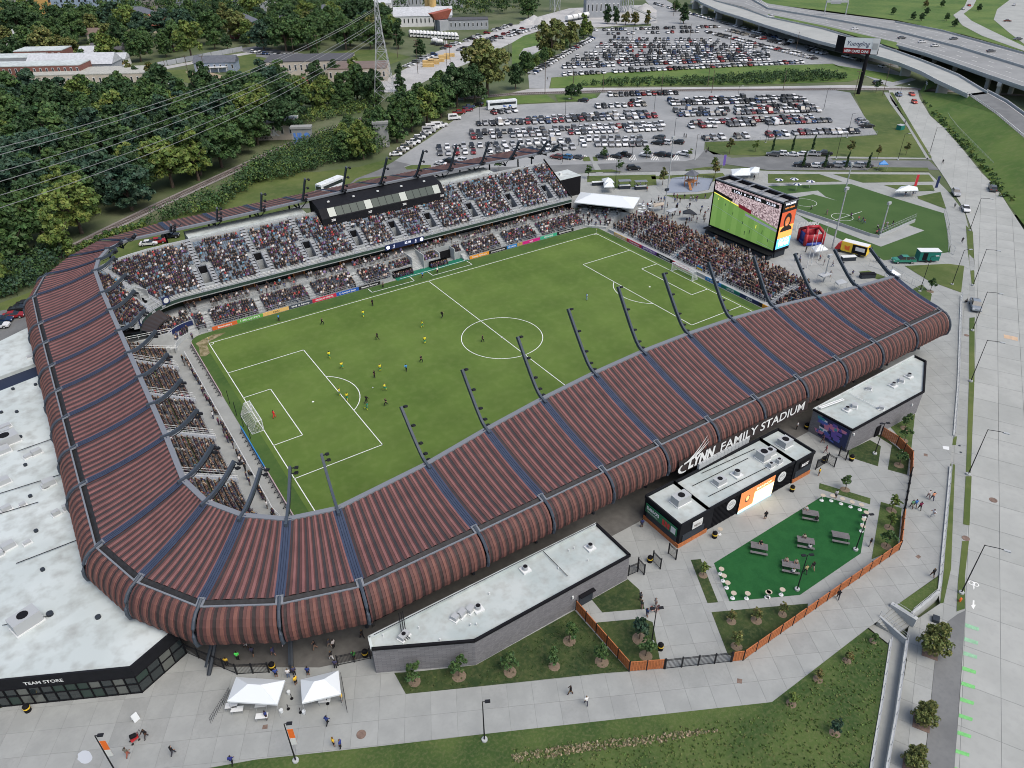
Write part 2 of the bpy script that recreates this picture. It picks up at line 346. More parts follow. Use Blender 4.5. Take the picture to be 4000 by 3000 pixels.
side_pts=PR([(3,3,1200,720),(3,3,1180,600),(3,3,1215,440),(3,3,1255,395),(3,3,1485,240),(3,2,1440,1600),(3,2,1500,800),(3,2,1530,560),(3,2,1550,440),(3,2,1570,60),(3,1,1600,1000),(3,1,1640,880),(3,1,1740,640),(3,1,1735,300),(3,1,1785,640),(3,1,1785,1300),(3,2,1780,0),(3,2,1745,900),(3,2,1705,1500),(3,3,1705,300),(3,3,1550,395),(3,3,1440,740),(3,3,1345,1659),(3,3,1250,2300),(3,3,920,2300),(3,3,1020,1659),(3,3,1110,1200),(3,3,1180,850)],.02)
sidewalk=flat('sidewalk',side_pts,'joint',kind='structure')
slabs(sidewalk,[(p.x,p.y)for p in side_pts],AR,3.0,2.6,lambda p:zr2(p)-.01,['concrete','concrete_b','concrete_c'],origin=(pb.x,pb.y),most=200)
bay=PR([(3,3,1550,395),(3,3,1640,330),(3,3,1705,300),(3,3,1610,1659),(3,3,1500,2300),(3,3,1250,2300),(3,3,1350,1659),(3,3,1442,730),(3,3,1445,690)],.06)
flat('parking_bay',bay,'asphalt',kind='structure')
for L in([(3,2,1735,0),(3,2,1782,0),(3,2,1750,740),(3,2,1745,780),(3,2,1710,760)],[(3,2,1707,800),(3,2,1758,800),(3,2,1740,1225),(3,2,1685,1215)],[(3,2,1677,1360),(3,2,1735,1360),(3,2,1700,1659),(3,3,1700,285),(3,3,1628,310),(3,3,1640,60)],[(3,1,1740,1090),(3,1,1785,1085),(3,1,1783,1640),(3,2,1780,0),(3,2,1735,0)],[(3,1,1710,290),(3,1,1770,350),(3,1,1785,800),(3,1,1760,800),(3,1,1725,500)],[(3,2,1575,690),(3,2,1615,700),(3,2,1580,1600),(3,3,1515,235),(3,3,1485,240),(3,2,1520,1600)],[(3,2,1590,460),(3,2,1632,455),(3,2,1622,530),(3,2,1590,530)],[(3,0,1050,800),(3,0,1080,800),(3,0,1250,1090),(3,0,1415,1360),(3,0,1400,1375),(3,0,1215,1080)]):
 pts=PR(L,.09);flat('verge',pts,'lawn_green',kind='structure')
M('paint_green',(.16,.46,.15),.8,var=.15,scale=3);M('paint_green_faded',(.24,.44,.28),.8,var=.15,scale=2);M('paint_white',(.7,.71,.68),.8,var=.1,scale=4);M('paint_yellow',(.6,.45,.15),.8);M('paint_patch',(.5,.36,.24),.8,var=.1,scale=2)
for k,(x,y)in enumerate(((1705,428),(1698,548),(1690,670),(1680,800),(1672,930),(1662,1068),(1650,1208),(1638,1356),(1622,1515),(1612,1670))):
 q=PR([(3,3,x,y-18),(3,3,x+118,y+22),(3,3,x+112,y+50),(3,3,x-5,y+14)],.075)
 flat('bike_lane_block',q,'paint_green_faded' if k<3 else 'paint_green',road)
b=MB()
for cx,cy in((1758,62),(1795,75)):
 c=WR(3,3,cx,cy,.075)
 for a in range(12):
  a0,a1=a*math.pi/6,(a+1)*math.pi/6
  b.face([(c.x+.30*math.cos(a0),c.y+.30*math.sin(a0),c.z),(c.x+.42*math.cos(a0),c.y+.42*math.sin(a0),c.z),(c.x+.42*math.cos(a1),c.y+.42*math.sin(a1),c.z),(c.x+.30*math.cos(a1),c.y+.30*math.sin(a1),c.z)])
for L in([(1768,70),(1785,105),(1776,122),(1765,80)],[(1772,95),(1785,60),(1790,66),(1780,100)]):b.face(PR([(3,3,x,y)for x,y in L],.075))
b.build('bike_symbol','paint_white',road)
b=MB();b.face(PR([(3,3,1768,212),(3,3,1783,214),(3,3,1781,250),(3,3,1794,252),(3,3,1774,290),(3,3,1751,258),(3,3,1765,250)],.075));b.build('lane_arrow','paint_white',road)
for L in([(3,1,2035,1232),(3,1,2095,1245),(3,1,2100,1275),(3,1,2040,1265)],[(3,1,2100,1245),(3,1,2155,1258),(3,1,2160,1290),(3,1,2102,1278)]):flat('road_patch',PR(L,.075),'paint_patch',road)
ramp_pts=PR([(3,3,862,452),(3,3,945,392),(3,3,1180,600),(3,3,1085,1250),(3,3,1010,1659),(3,3,920,2300),(3,3,780,2300),(3,3,872,1659),(3,3,960,1130),(3,3,1043,600)],.2)
flat('ramp',ramp_pts,'concrete_b',kind='structure')
t=thing('concrete_steps','flight of concrete steps from the plaza down to the lower pavement','steps')
A,B_,C_,D_=W(3,3,945,392),W(3,3,1085,270),WR(3,3,1235,420),WR(3,3,1085,520)
for k in range(6):
 f0,f1=k/6,(k+1)/6;z=G-(G-C_.z)*(k+.5)/6
 q=[A.lerp(D_,f0),B_.lerp(C_,f0),B_.lerp(C_,f1),A.lerp(D_,f1)]
 MB().prism([(p.x,p.y)for p in q],C_.z-.3,z).build('step','concrete_b',t)
def rail(parent,pts,h=1.05,n_bars=2,post=1.8,mat='rail_metal',r=.03,name='railing'):
 b=MB();pts=[Vector(p)for p in pts]
 for k in range(n_bars):b.tube([p+Vector((0,0,h-(k*h/(n_bars+.0))*.9))for p in pts],r,5)
 for a,c in zip(pts,pts[1:]):
  n=max(1,int((c-a).length/post))
  for i in range(n+1):p=a.lerp(c,i/n);b.tube([p,p+Vector((0,0,h))],r,5)
 return b.build(name,mat,parent)
def wall_line(parent,pts,wdt,z0,z1,mat,name='wall'):
 b=MB()
 for a,c in zip(pts,pts[1:]):
  d=(Vector(c)-Vector(a));L=d.length/2;m=(Vector(a)+Vector(c))/2;b.obox(m,d,L,wdt/2,z0,z1)
 return b.build(name,mat,parent)
t2=thing('ramp_wall','low concrete ramp wall with steel handrails beside the lower pavement','wall')
wl=PR([(3,3,945,392),(3,3,1180,600),(3,3,1085,1250),(3,3,1010,1659),(3,3,920,2300)])
wall_line(t2,wl,.3,1.0,3.1,'concrete_light');rail(t2,[p+Vector((0,0,3.1-p.z))for p in wl],.9)
wl2=PR([(3,3,1040,600),(3,3,960,1130),(3,3,870,1659),(3,3,790,2300)])
wall_line(t2,wl2,.25,1.0,3.15,'concrete_light','kerb_wall');rail(t2,[p+Vector((0,0,3.15-p.z))for p in wl2],.9)
t3=thing('retaining_wall','pale retaining wall with long steel railing between plaza and street pavement','wall')
wl3=P([(3,3,1240,330),(3,3,1475,140),(3,3,1490,0),(3,2,1560,900),(3,2,1575,720)])
wall_line(t3,wl3,.35,1.0,3.25,'concrete_light');rail(t3,[p+Vector((0,0,.25))for p in wl3],1.0)
wl4=P([(3,2,1605,450),(3,2,1640,0),(3,1,1660,1100),(3,1,1668,900)])
wall_line(t3,wl4,.3,1.0,3.2,'concrete_light');rail(t3,[p+Vector((0,0,.2))for p in wl4],1.0)
MB().obox((B_+C_)/2,B_-C_,(B_-C_).length/2+.3,.3,1.0,3.5).build('cheek_wall','concrete_light',t3)
rail(t3,[B_+Vector((0,0,.4)),Vector((C_.x,C_.y,3.3))],.8)
def area(name,L,mat,dz,wr=False):return structure(name,P(L),mat,dz)
area('parking_lot',[(1,0,1190,1395),(1,0,1330,1300),(1,0,1500,1190),(1,0,1650,1080),(1,0,1800,975),(1,0,1920,925),(2,0,40,905),(2,0,350,890),(2,0,590,880),(2,0,740,840),(2,0,770,800),(2,0,2212,772),(3,0,520,770),(3,0,710,800),(3,0,830,1000),(3,0,945,1160),(3,0,600,1185),(3,0,0,1205),(2,0,1665,1225),(2,0,1660,1300),(2,0,1700,1400),(2,0,330,1430),(1,0,1580,1470),(1,0,1250,1520),(1,0,1000,1600)],'lot_asphalt',0)
area('parking_lot',[(2,0,150,765),(2,0,140,650),(2,0,400,480),(2,0,690,310),(2,0,700,250),(2,0,1200,225),(2,0,1200,60),(2,0,1150,0),(2,0,1330,0),(2,0,1530,110),(2,0,1900,200),(2,0,2212,290),(3,0,560,480),(3,0,1050,590),(3,0,1280,690),(3,0,1050,752),(3,0,850,660),(3,0,560,550),(2,0,2212,565),(2,0,1450,580),(2,0,930,615),(2,0,340,670),(2,0,320,765)],'lot_asphalt',.02)
area('gravel_yard',[(1,0,1050,720),(1,0,1300,590),(1,0,1550,450),(1,0,2212,215),(2,0,350,190),(2,0,250,260),(2,0,100,310),(2,0,0,370),(1,0,1800,560),(1,0,1600,630),(1,0,1300,790),(1,0,1100,800)],'gravel',.01)
area('street',[(1,0,300,1800),(1,0,720,1680),(1,0,860,1545),(1,0,1060,1470),(1,0,1200,1390),(1,0,1330,1420),(1,0,1280,1440),(1,0,1300,1465),(1,0,1560,1465),(2,0,330,1428),(2,0,1500,1392),(2,0,1600,1370),(2,0,1670,1290),(2,0,1900,1365),(2,0,2212,1350),(3,0,530,1350),(3,0,560,1385),(3,0,1390,1388),(3,0,1480,1470),(3,0,900,1440),(3,0,860,1470),(3,0,0,1470),(2,0,1850,1420),(2,0,1480,1478),(2,0,330,1500),(1,0,1800,1600),(1,0,1200,1800)],'asphalt',.03)
area('lawn',[(1,0,790,1610),(1,0,900,1545),(1,0,1060,1525),(1,0,1300,1510),(1,0,1600,1560),(1,0,1200,1700)],'lawn_green',.05)
area('lawn',[(1,0,1285,1445),(1,0,1340,1428),(1,0,1510,1425),(1,0,1515,1460),(1,0,1300,1465)],'lawn_green',.05)
area('grass_bank',[(0,1,0,1040),(0,1,0,960),(0,1,250,870),(0,1,330,800),(0,1,620,540),(0,1,900,410),(0,1,1400,240),(0,1,1900,60),(1,0,0,1460),(1,0,500,1490),(1,0,900,1440),(1,0,1160,1370),(1,0,1190,1395),(1,0,1000,1490),(1,0,860,1545),(1,0,720,1650),(0,1,1900,330),(0,1,1400,500),(0,1,700,700),(0,1,250,1000)],'lawn_green',.02)
area('asphalt_yard',[(0,1,-300,1500),(0,1,-300,1080),(0,1,100,1010),(0,1,280,960),(0,1,420,1000),(0,1,330,1130),(0,1,0,1290)],'asphalt',.03)
area('grass_strip',[(3,0,740,800),(3,0,980,790),(3,0,1020,830),(3,0,1100,950),(3,0,1390,1370),(3,0,540,1355),(3,0,0,1345),(2,0,1740,1335),(2,0,1690,1300),(2,0,1675,1230),(3,0,0,1210),(3,0,600,1190),(3,0,950,1170),(3,0,830,1000)],'lawn_green',.03)
area('path',[(3,0,1000,800),(3,0,1040,800),(3,0,1230,1080),(3,0,1420,1380),(3,0,1375,1380),(3,0,1200,1090),(3,0,1060,900)],'concrete',.05)
area('path',[(3,0,530,1352),(3,0,1380,1365),(3,0,1385,1378),(3,0,530,1368)],'concrete',.05)
area('path',[(2,0,670,1358),(2,0,700,1358),(2,0,790,1500),(2,0,730,1505)],'concrete',.06)
for L in([(2,0,600,1358),(2,0,665,1355),(2,0,680,1392),(2,0,620,1395)],[(2,0,695,1355),(2,0,730,1355),(2,0,745,1390),(2,0,705,1392)],[(2,0,650,1522),(2,0,1240,1510),(2,0,1250,1600),(2,0,880,1630),(2,0,800,1570),(2,0,650,1575)],[(2,0,1500,1465),(2,0,1700,1442),(2,0,1780,1447),(2,0,1770,1465),(2,0,1500,1475)],[(2,0,640,1472),(2,0,860,1465),(2,0,950,1485),(2,0,640,1492)],[(2,0,1200,1525),(2,0,1820,1495),(2,0,1840,1520),(2,0,1740,1570),(2,0,1500,1540),(2,0,1210,1550)],[(3,0,0,1505),(3,0,440,1505),(3,0,640,1570),(3,0,0,1582)],[(3,0,560,1505),(3,0,1390,1510),(3,0,1435,1570),(3,0,820,1580)],[(3,0,890,1445),(3,0,1380,1450),(3,0,1395,1480),(3,0,1000,1485)],[(3,0,1000,1600),(3,0,1420,1600),(3,0,1440,1650),(3,0,1180,1659)],[(3,1,1290,40),(3,1,1490,0),(3,1,1540,150),(3,1,1300,60)],[(3,1,1180,640),(3,1,1560,622),(3,1,1695,640),(3,1,1668,870),(3,1,1390,770)],[(3,1,1330,800),(3,1,1415,885),(3,1,1400,960),(3,1,1250,840)],[(3,1,780,690),(3,1,870,680),(3,1,1030,740),(3,1,960,760)],[(2,1,1310,30),(2,1,1600,20),(2,1,1740,0),(2,1,1700,60),(2,1,1450,60)]):
 area('lawn',L,'lawn_green',.07)
field=area('sports_field',[(3,0,300,1600),(3,0,720,1592),(3,1,1110,60),(3,1,1520,185),(3,1,1545,330),(3,1,1575,520),(3,1,1000,592),(3,1,900,530),(3,1,480,345),(3,1,250,190),(3,1,200,60),(3,0,0,1610)],'field_green',.06)
area('path',[(3,1,150,20),(3,1,430,-10),(3,1,500,45),(3,1,1350,335),(3,1,975,475),(3,1,880,440),(3,1,250,195),(3,1,190,90)],'concrete_b',.10)
court=area('sports_court',[(3,1,200,60),(3,1,390,22),(3,1,1265,262),(3,1,955,400),(3,1,250,168)],'field_green',.13)
b=MB()
for L in([(3,1,500,264),(3,1,502,266),(3,1,812,170),(3,1,810,168)],):
 b.face(P(L,G+.15))
def ring(b,c,r,wd,z,n=28,a0=0,a1=2*math.pi):
 for k in range(n):
  p,q=a0+(a1-a0)*k/n,a0+(a1-a0)*(k+1)/n
  b.face([(c[0]+(r-wd/2)*math.cos(p),c[1]+(r-wd/2)*math.sin(p),z),(c[0]+(r+wd/2)*math.cos(p),c[1]+(r+wd/2)*math.sin(p),z),(c[0]+(r+wd/2)*math.cos(q),c[1]+(r+wd/2)*math.sin(q),z),(c[0]+(r-wd/2)*math.cos(q),c[1]+(r-wd/2)*math.sin(q),z)])
cc=W(3,1,640,220);ring(b,cc,3.0,.12,G+.15);ring(b,W(3,1,320,95),3.4,.12,G+.15);b.build('court_lines','paint_white',court)
area('playground',[(2,0,1380,1540),(2,0,1500,1525),(2,0,1740,1545),(2,0,1700,1640),(2,0,1600,1659),(2,1,1330,10)],'paint_bluegrey' if 'paint_bluegrey' in MATS else M('paint_bluegrey',(.22,.25,.30),.8),.09)
area('grass_bank',[(2,0,340,672),(2,0,930,618),(2,0,1450,583),(2,0,2212,568),(3,0,560,553),(3,0,850,665),(3,0,700,705),(3,0,0,728),(2,0,800,748),(2,0,330,762)],'rough_grass',.05)
area('gravel_track',[(2,0,150,768),(2,0,700,760),(2,0,2212,748),(3,0,700,735),(3,0,1050,750),(3,0,1050,778),(3,0,0,778),(2,0,0,800)],'gravel',.04)
area('grass_strip',[(2,0,0,830),(2,0,300,820),(2,0,380,880),(2,0,0,900),(1,0,1950,915),(1,0,1950,850)],'rough_grass',.04)
area('grass_strip',[(2,0,370,820),(2,0,720,815),(2,0,735,845),(2,0,560,870),(2,0,400,880)],'rough_grass',.04)
area('grass_field',[(0,0,1830,520),(0,0,2212,460),(1,0,260,520),(1,0,230,600),(0,0,2212,690),(0,0,2000,640),(0,0,1820,560)],'lawn_green',.02)
area('grass_field',[(1,0,560,500),(1,0,700,440),(1,0,1050,430),(1,0,1340,490),(1,0,1120,570),(1,0,750,525)],'lawn_green',.02)
area('grass_field',[(0,0,1350,610),(0,0,1600,600),(0,0,1740,690),(0,0,1640,720),(0,0,1450,680)],'lawn_green',.03)
area('bare_ground',[(0,0,1600,620),(0,0,1740,600),(0,0,1940,660),(0,0,1930,690),(0,0,1720,705)],'dirt',.035)
area('grass_field',[(2,0,0,370),(2,0,100,310),(2,0,240,280),(2,0,330,420),(2,0,140,560),(2,0,0,570)],'rough_grass',.03)
area('bare_ground',[(2,0,100,420),(2,0,230,390),(2,0,290,410),(2,0,130,500),(2,0,60,480)],'gravel',.05)
area('street',[(0,0,1990,425),(0,0,2212,400),(1,0,450,470),(1,0,500,500),(1,0,420,535),(1,0,0,490),(0,0,2212,470)],'asphalt',.04)
area('street',[(0,0,1180,640),(0,0,1280,600),(0,0,1830,500),(0,0,2212,440),(0,0,2212,460),(0,0,1830,522),(0,0,1400,605),(0,0,1480,740),(0,0,1350,720)],'gravel',.035)
area('gravel_yard',[(2,0,60,190),(2,0,500,70),(2,0,760,60),(2,0,1180,40),(2,0,1250,110),(2,0,1250,200),(2,0,690,240),(2,0,200,230)],'gravel',.03)
area('grass_bank',[(3,0,560,560),(3,0,750,590),(3,0,1250,670),(3,0,1080,710),(3,0,900,670),(3,0,790,640)],'rough_grass',.05)
trk=P([(0,1,380,610),(0,1,600,500),(0,1,900,345),(0,1,1350,125),(1,0,0,1385),(1,0,350,1225),(1,0,760,1080),(1,0,1060,985),(1,0,1500,880),(2,0,0,812),(2,0,800,788),(2,0,1700,779),(3,0,600,771),(3,0,1290,772),(3,0,1680,795),(3,0,2300,830)])
def offset(pts,o):
 out=[]
 for i,p in enumerate(pts):
  d=(pts[min(i+1,len(pts)-1)]-pts[max(i-1,0)]).normalized();out.append(p+Vector((-d.y,d.x,0))*o)
 return out
def ribbon(pts,o0,o1,dz):
 a,c=offset(pts,o0),offset(pts,o1);b=MB()
 for i in range(len(pts)-1):b.face([a[i]+Vector((0,0,dz)),a[i+1]+Vector((0,0,dz)),c[i+1]+Vector((0,0,dz)),c[i]+Vector((0,0,dz))])
 return b
rw=ribbon(trk,2.3,-2.3,.09).build('railway','ballast',kind='structure')
def resample(pts,step):
 out=[]
 for a,c in zip(pts,pts[1:]):
  n=max(1,int((c-a).length/step))
  for i in range(n):out.append((a.lerp(c,i/n),(c-a).normalized()))
 return out
M('rail_steel',(.16,.13,.115),.5);M('sleeper',(.09,.075,.065),.9)
for o in(-.72,.72):MB().tube([p+Vector((0,0,.28))for p in offset(trk,o)],.09,4).build('rail','rail_steel',rw)
b=MB()
for p,d in resample(trk[:13],.9):b.obox(p,(-d.y,d.x),1.25,.13,G+.08,G+.2)
b.build('sleeper','sleeper',rw,kind='stuff')
ZD=10.5
def deck(name,near,far,mat,zt=ZD,th=1.7,label=None,piers=(),parapet=True):
 n=[W(*a,z=zt)for a in near];f=[W(*a,z=zt)for a in far]
 t=thing(name,label,'bridge')
 b=MB();top=n+list(reversed(f))
 b.prism([(p.x,p.y)for p in top],zt-th,zt-.9);b.build('girder','concrete_light',t)
 flat('carriageway',top,mat,t,dz=-.88)
 if parapet:
  wall_line(t,n,.35,zt-1.0,zt,'concrete_light','parapet');wall_line(t,f,.35,zt-1.0,zt,'concrete_light','parapet')
 for(i,j,x,y,ang)in piers:
  c=W(i,j,x,y);d=(math.cos(ang),math.sin(ang));b=MB()
  b.obox(c,d,2.4,.8,G-.3,zt-th-1.4);b.obox(c,d,4.2,.9,zt-th-1.4,zt-th+.05);b.build('pier','concrete_light',t)
 return t
rp=math.radians(-35)
deck('ramp_bridge',[(2,0,1540,-40),(2,0,1640,20),(2,0,1800,90),(2,0,2000,150),(3,0,0,220),(3,0,420,345),(3,0,800,440),(3,0,1130,535),(3,0,1320,610),(3,0,1470,690),(3,0,1730,810)],[(2,0,1640,-60),(2,0,1760,0),(2,0,2000,65),(3,0,0,140),(3,0,480,240),(3,0,900,365),(3,0,1130,440),(3,0,1300,500),(3,0,1480,570),(3,0,1650,640),(3,0,1900,790)],'road_concrete_b',label='curving raised slip road on concrete piers beyond the far car park',piers=[(3,0,1180,655,rp),(3,0,1495,805,rp),(3,0,465,400,math.radians(-20)),(3,0,180,322,math.radians(-20)),(2,0,2155,265,math.radians(-20)),(2,0,1960,215,-.3),(2,0,1785,165,-.3),(2,0,1660,120,-.3),(2,0,1580,75,-.3)])
deck('motorway_bridge',[(3,0,1110,385),(3,0,1350,450),(3,0,1600,535),(3,0,1900,640),(3,0,2212,745),(3,0,2600,890)],[(3,0,1100,180),(3,0,1500,255),(3,0,1700,310),(3,0,2212,450),(3,0,2600,560)],'motorway_asphalt',label='wide motorway bridge with several lanes at the top right',piers=[(3,0,1340,490,.3),(3,0,1435,540,.3),(3,0,1610,610,.3),(3,0,1885,765,.3),(3,0,1980,820,.3),(3,0,2090,810,.3)])
def bank(name,top,foot,mat,zt,zf=G,label=None):
 b=MB();T=[W(*a,z=zt)for a in top];F=[W(*a,z=zf)for a in foot]
 for i in range(len(T)-1):b.face([F[i],F[i+1],T[i+1],T[i]])
 return b.build(name,mat,kind='structure')
bank('embankment',[(3,0,1740,825),(3,0,1970,985),(3,0,2212,1190),(3,0,2500,1450),(3,0,2900,1850)],[(3,0,1310,790),(3,0,1400,985),(3,0,1700,1290),(3,1,2000,5),(3,1,2300,400)],'rough_grass',ZD-.9)
bank('embankment',[(3,0,1480,570),(3,0,1650,640)],[(3,0,1310,790),(3,0,1320,800)],'rough_grass',ZD-2)
b=MB();n_=[W(*a,z=ZD-.88)for a in[(3,0,1720,812),(3,0,1970,985),(3,0,2212,1190),(3,0,2500,1450),(3,0,2900,1850)]];f_=[W(*a,z=ZD-.88)for a in[(3,0,1890,790),(3,0,2060,880),(3,0,2212,990),(3,0,2600,1270),(3,0,3100,1600)]]
for i in range(4):b.face([n_[i],n_[i+1],f_[i+1],f_[i]])
slip=b.build('slip_road','asphalt',kind='structure')
M('guard',(.5,.52,.52),.5)
wall_line(slip,[p+Vector((0,0,0))for p in f_],.3,ZD-.9,ZD,'concrete_light','parapet')
rail(slip,n_,.8,1,2.0,'guard',.07,'guard_rail')
b=MB()
for o in(.12,.9):
 q=[a.lerp(c,o)for a,c in zip(n_,f_)];q2=[a.lerp(c,o+.02)for a,c in zip(n_,f_)]
 for i in range(4):b.face([q[i]+Vector((0,0,.03)),q[i+1]+Vector((0,0,.03)),q2[i+1]+Vector((0,0,.03)),q2[i]+Vector((0,0,.03))])
b.build('edge_line','paint_white',slip)
zm=ZD-.9
mw=structure('motorway',[W(*a,z=zm)for a in[(2,0,1760,0),(2,0,1900,-150),(3,0,-300,-100),(3,0,0,30),(3,0,500,105),(3,0,1100,180),(3,0,1110,385),(3,0,960,340),(3,0,480,235),(3,0,0,140),(2,0,2000,60)]],'motorway_asphalt',.01)
structure('motorway_bank',[W(*a,z=zm)for a in[(3,0,0,125),(3,0,480,225),(3,0,1110,370),(3,0,1130,430),(3,0,900,355),(3,0,480,240),(3,0,0,145)]],'rough_grass',.25)
bank('embankment',[(2,0,2000,65),(3,0,0,145),(3,0,480,245),(3,0,900,370),(3,0,1110,400)],[(2,0,2100,215),(3,0,0,300),(3,0,480,420),(3,0,900,530),(3,0,1130,590)],'concrete_c',zm)
structure('hillside',[W(*a,z=zm)for a in[(3,0,-400,-120),(3,0,0,35),(3,0,480,88),(3,0,1100,170),(3,0,1700,300),(3,0,2300,470),(3,0,3200,300),(3,0,2600,-500),(3,0,1000,-500)]],'rough_grass',-.06)
b=MB()
for L,mt in(([(3,0,1600,130),(3,0,1690,70),(3,0,1740,-40),(3,0,1760,-40),(3,0,1800,0),(3,0,1770,60),(3,0,1690,120),(3,0,1760,180),(3,0,1900,250),(3,0,2212,400),(3,0,2212,440),(3,0,1850,310),(3,0,1680,220)],0),([(3,0,1980,80),(3,0,2100,-10),(3,0,2600,-60),(3,0,2600,420),(3,0,2212,380),(3,0,2080,280),(3,0,1950,170)],0)):
 structure('slip_road',[W(*a,z=zm)for a in L],'road_concrete',.05)
mn=[W(*a,z=zm+.12)for a in[(2,0,2000,30),(3,0,0,110),(3,0,500,215),(3,0,1110,370),(3,0,1600,520),(3,0,2212,730),(3,0,2600,880)]];mf=[W(*a,z=zm+.12)for a in[(2,0,2100,-60),(3,0,0,45),(3,0,500,110),(3,0,1100,185),(3,0,1700,315),(3,0,2212,455),(3,0,2600,565)]]
for f_ in(.06,.2,.34,.62,.76,.9):
 b=MB();q=[a.lerp(c,f_)for a,c in zip(mn,mf)]
 for i_,(a,c)in enumerate(zip(q,q[1:])):
  n_l=int((c-a).length/12)if f_ not in(.06,.9)else 1
  for k in range(n_l):
   p,r_=a.lerp(c,k/n_l),a.lerp(c,(k+(.35 if n_l>1 else 1))/n_l);e=Vector((-(r_-p).y,(r_-p).x,0)).normalized()*.16;b.face([p-e,r_-e,r_+e,p+e])
 b.build('lane_line','paint_white',mw)
wall_line(mw,[a.lerp(c,.48)for a,c in zip(mn,mf)],.5,zm,zm+1.1,'concrete_light','median_barrier')
#PITCH
HL,HW=55.46,34.93
CROWD=[]
SEATS=[]
MB().prism([(53,-57),(53,-63.2),(-57,-63.2),(-66,-60),(-77,-52.5),(-80,-46),(-72,-44),(-60,-54)],G-.01,G+.035).build('concourse',M('concourse_floor',(.10,.097,.09),.8,var=.15,scale=1),kind='structure')
MB().face([(-66,-50,-.06),(72,-50,-.06),(72,48,-.06),(-66,48,-.06)]).build('bowl_floor','concrete',kind='structure')
def rrect(x0,x1,y0,y1,r,z,n=6):
 out=[]
 for cx,cy,a in((x1-r,y1-r,0),(x0+r,y1-r,90),(x0+r,y0+r,180),(x1-r,y0+r,270)):
  for k in range(n+1):
   t=math.radians(a+90*k/n);out.append((cx+r*math.cos(t),cy+r*math.sin(t),z))
 return out
MB().face(rrect(-58.7,58.6,-41,40.2,3.2,0)).build('pitch_surround','surround_grass',kind='structure')
pm=MATS['pitch_grass'];nn,ll=pm.node_tree.nodes,pm.node_tree.links
bs=nn['Principled BSDF'];old=bs.inputs['Base Color'].links[0].from_socket
gg=nn.new('ShaderNodeNewGeometry');ss=nn.new('ShaderNodeSeparateXYZ');ll.new(gg.outputs['Position'],ss.inputs[0])
def band(src,freq):
 a=nn.new('ShaderNodeMath');a.operation='MULTIPLY';a.inputs[1].default_value=freq;ll.new(src,a.inputs[0])
 c=nn.new('ShaderNodeMath');c.operation='SINE';ll.new(a.outputs[0],c.inputs[0]);return c
s1_,s2_=band(ss.outputs[0],2*math.pi/11),band(ss.outputs[1],2*math.pi/9)
ad=nn.new('ShaderNodeMath');ad.operation='ADD';ll.new(s1_.outputs[0],ad.inputs[0]);ll.new(s2_.outputs[0],ad.inputs[1])
mr=nn.new('ShaderNodeMapRange');mr.inputs[1].default_value=-2;mr.inputs[2].default_value=2;mr.inputs[3].default_value=.93;mr.inputs[4].default_value=1.07;ll.new(ad.outputs[0],mr.inputs[0])
hs=nn.new('ShaderNodeHueSaturation');ll.new(mr.outputs[0],hs.inputs['Value']);ll.new(old,hs.inputs['Color']);ll.new(hs.outputs[0],bs.inputs['Base Color'])
pitch=MB().face([(-HL-.9,-HW-.9,.012),(HL+.9,-HW-.9,.012),(HL+.9,HW+.7,.012),(-HL-.9,HW+.7,.012)]).build('pitch','pitch_grass',kind='structure')
b=MB();lw=.075;zl=.026
def ln(x0,y0,x1,y1):
 d=Vector((x1-x0,y1-y0)).normalized();e=Vector((-d.y,d.x))*lw;d=d*lw
 b.face([(x0-d.x-e.x,y0-d.y-e.y,zl),(x1+d.x-e.x,y1+d.y-e.y,zl),(x1+d.x+e.x,y1+d.y+e.y,zl),(x0-d.x+e.x,y0-d.y+e.y,zl)])
for y in(-HW,HW):ln(-HL,y,HL,y)
for x in(-HL,0,HL):ln(x,-HW,x,HW)
ring(b,(0,0),9.15,.15,zl,64);ring(b,(0,0),.12,.24,zl,10)
for s in(-1,1):
 for dd,hh in((16.5,20.16),(5.5,9.16)):
  x=s*(HL-dd);ln(x,-hh,x,hh)
  for y in(-hh,hh):ln(s*HL,y,x,y)
 ring(b,(s*(HL-11),0),.12,.24,zl,10)
 a=math.acos(5.5/9.15);ring(b,(s*(HL-11),0),9.15,.15,zl,20,(math.pi if s>0 else 0)-a,(math.pi if s>0 else 0)+a)
 for y in(-1,1):
  a0={(-1,-1):0,(1,-1):90,(1,1):180,(-1,1):270}[(s,y)];ring(b,(s*HL,y*HW),1.0,.13,zl,8,math.radians(a0),math.radians(a0+90))
for L in([(1,1,968,838),(1,1,1003,868),(1,1,1368,768),(1,1,1330,733)],[(1,1,1483,690),(1,1,1528,722),(1,1,1868,626),(1,1,1822,597)]):
 q=[W(*p,z=0)for p in L]
 for p,r_ in zip(q,q[1:]):ln(p.x,p.y,r_.x,r_.y)
ln(-5.5,40.3,14.2,40.6)
b.build('pitch_lines','white_line',pitch)
flat('technical_area',[(-6.5,39.6,0),(15.2,40.2,0),(15.2,42.6,0),(-6.5,42.6,0)],'green_mat',dz=.02,kind='structure')
two_noise('worn_grass',(.13,.115,.05),(.30,.25,.16),(.06,.09,.02),.9,3,f2=.5)
flat('worn_patch',P([(0,1,1690,1310),(0,1,1760,1270),(0,1,1850,1230),(0,1,1950,1215),(0,1,1900,1245),(0,1,1810,1290),(0,1,1790,1330),(0,1,1815,1390),(0,1,1780,1420),(0,1,1730,1420),(0,1,1720,1340)],0),'worn_grass',pitch,dz=.022)
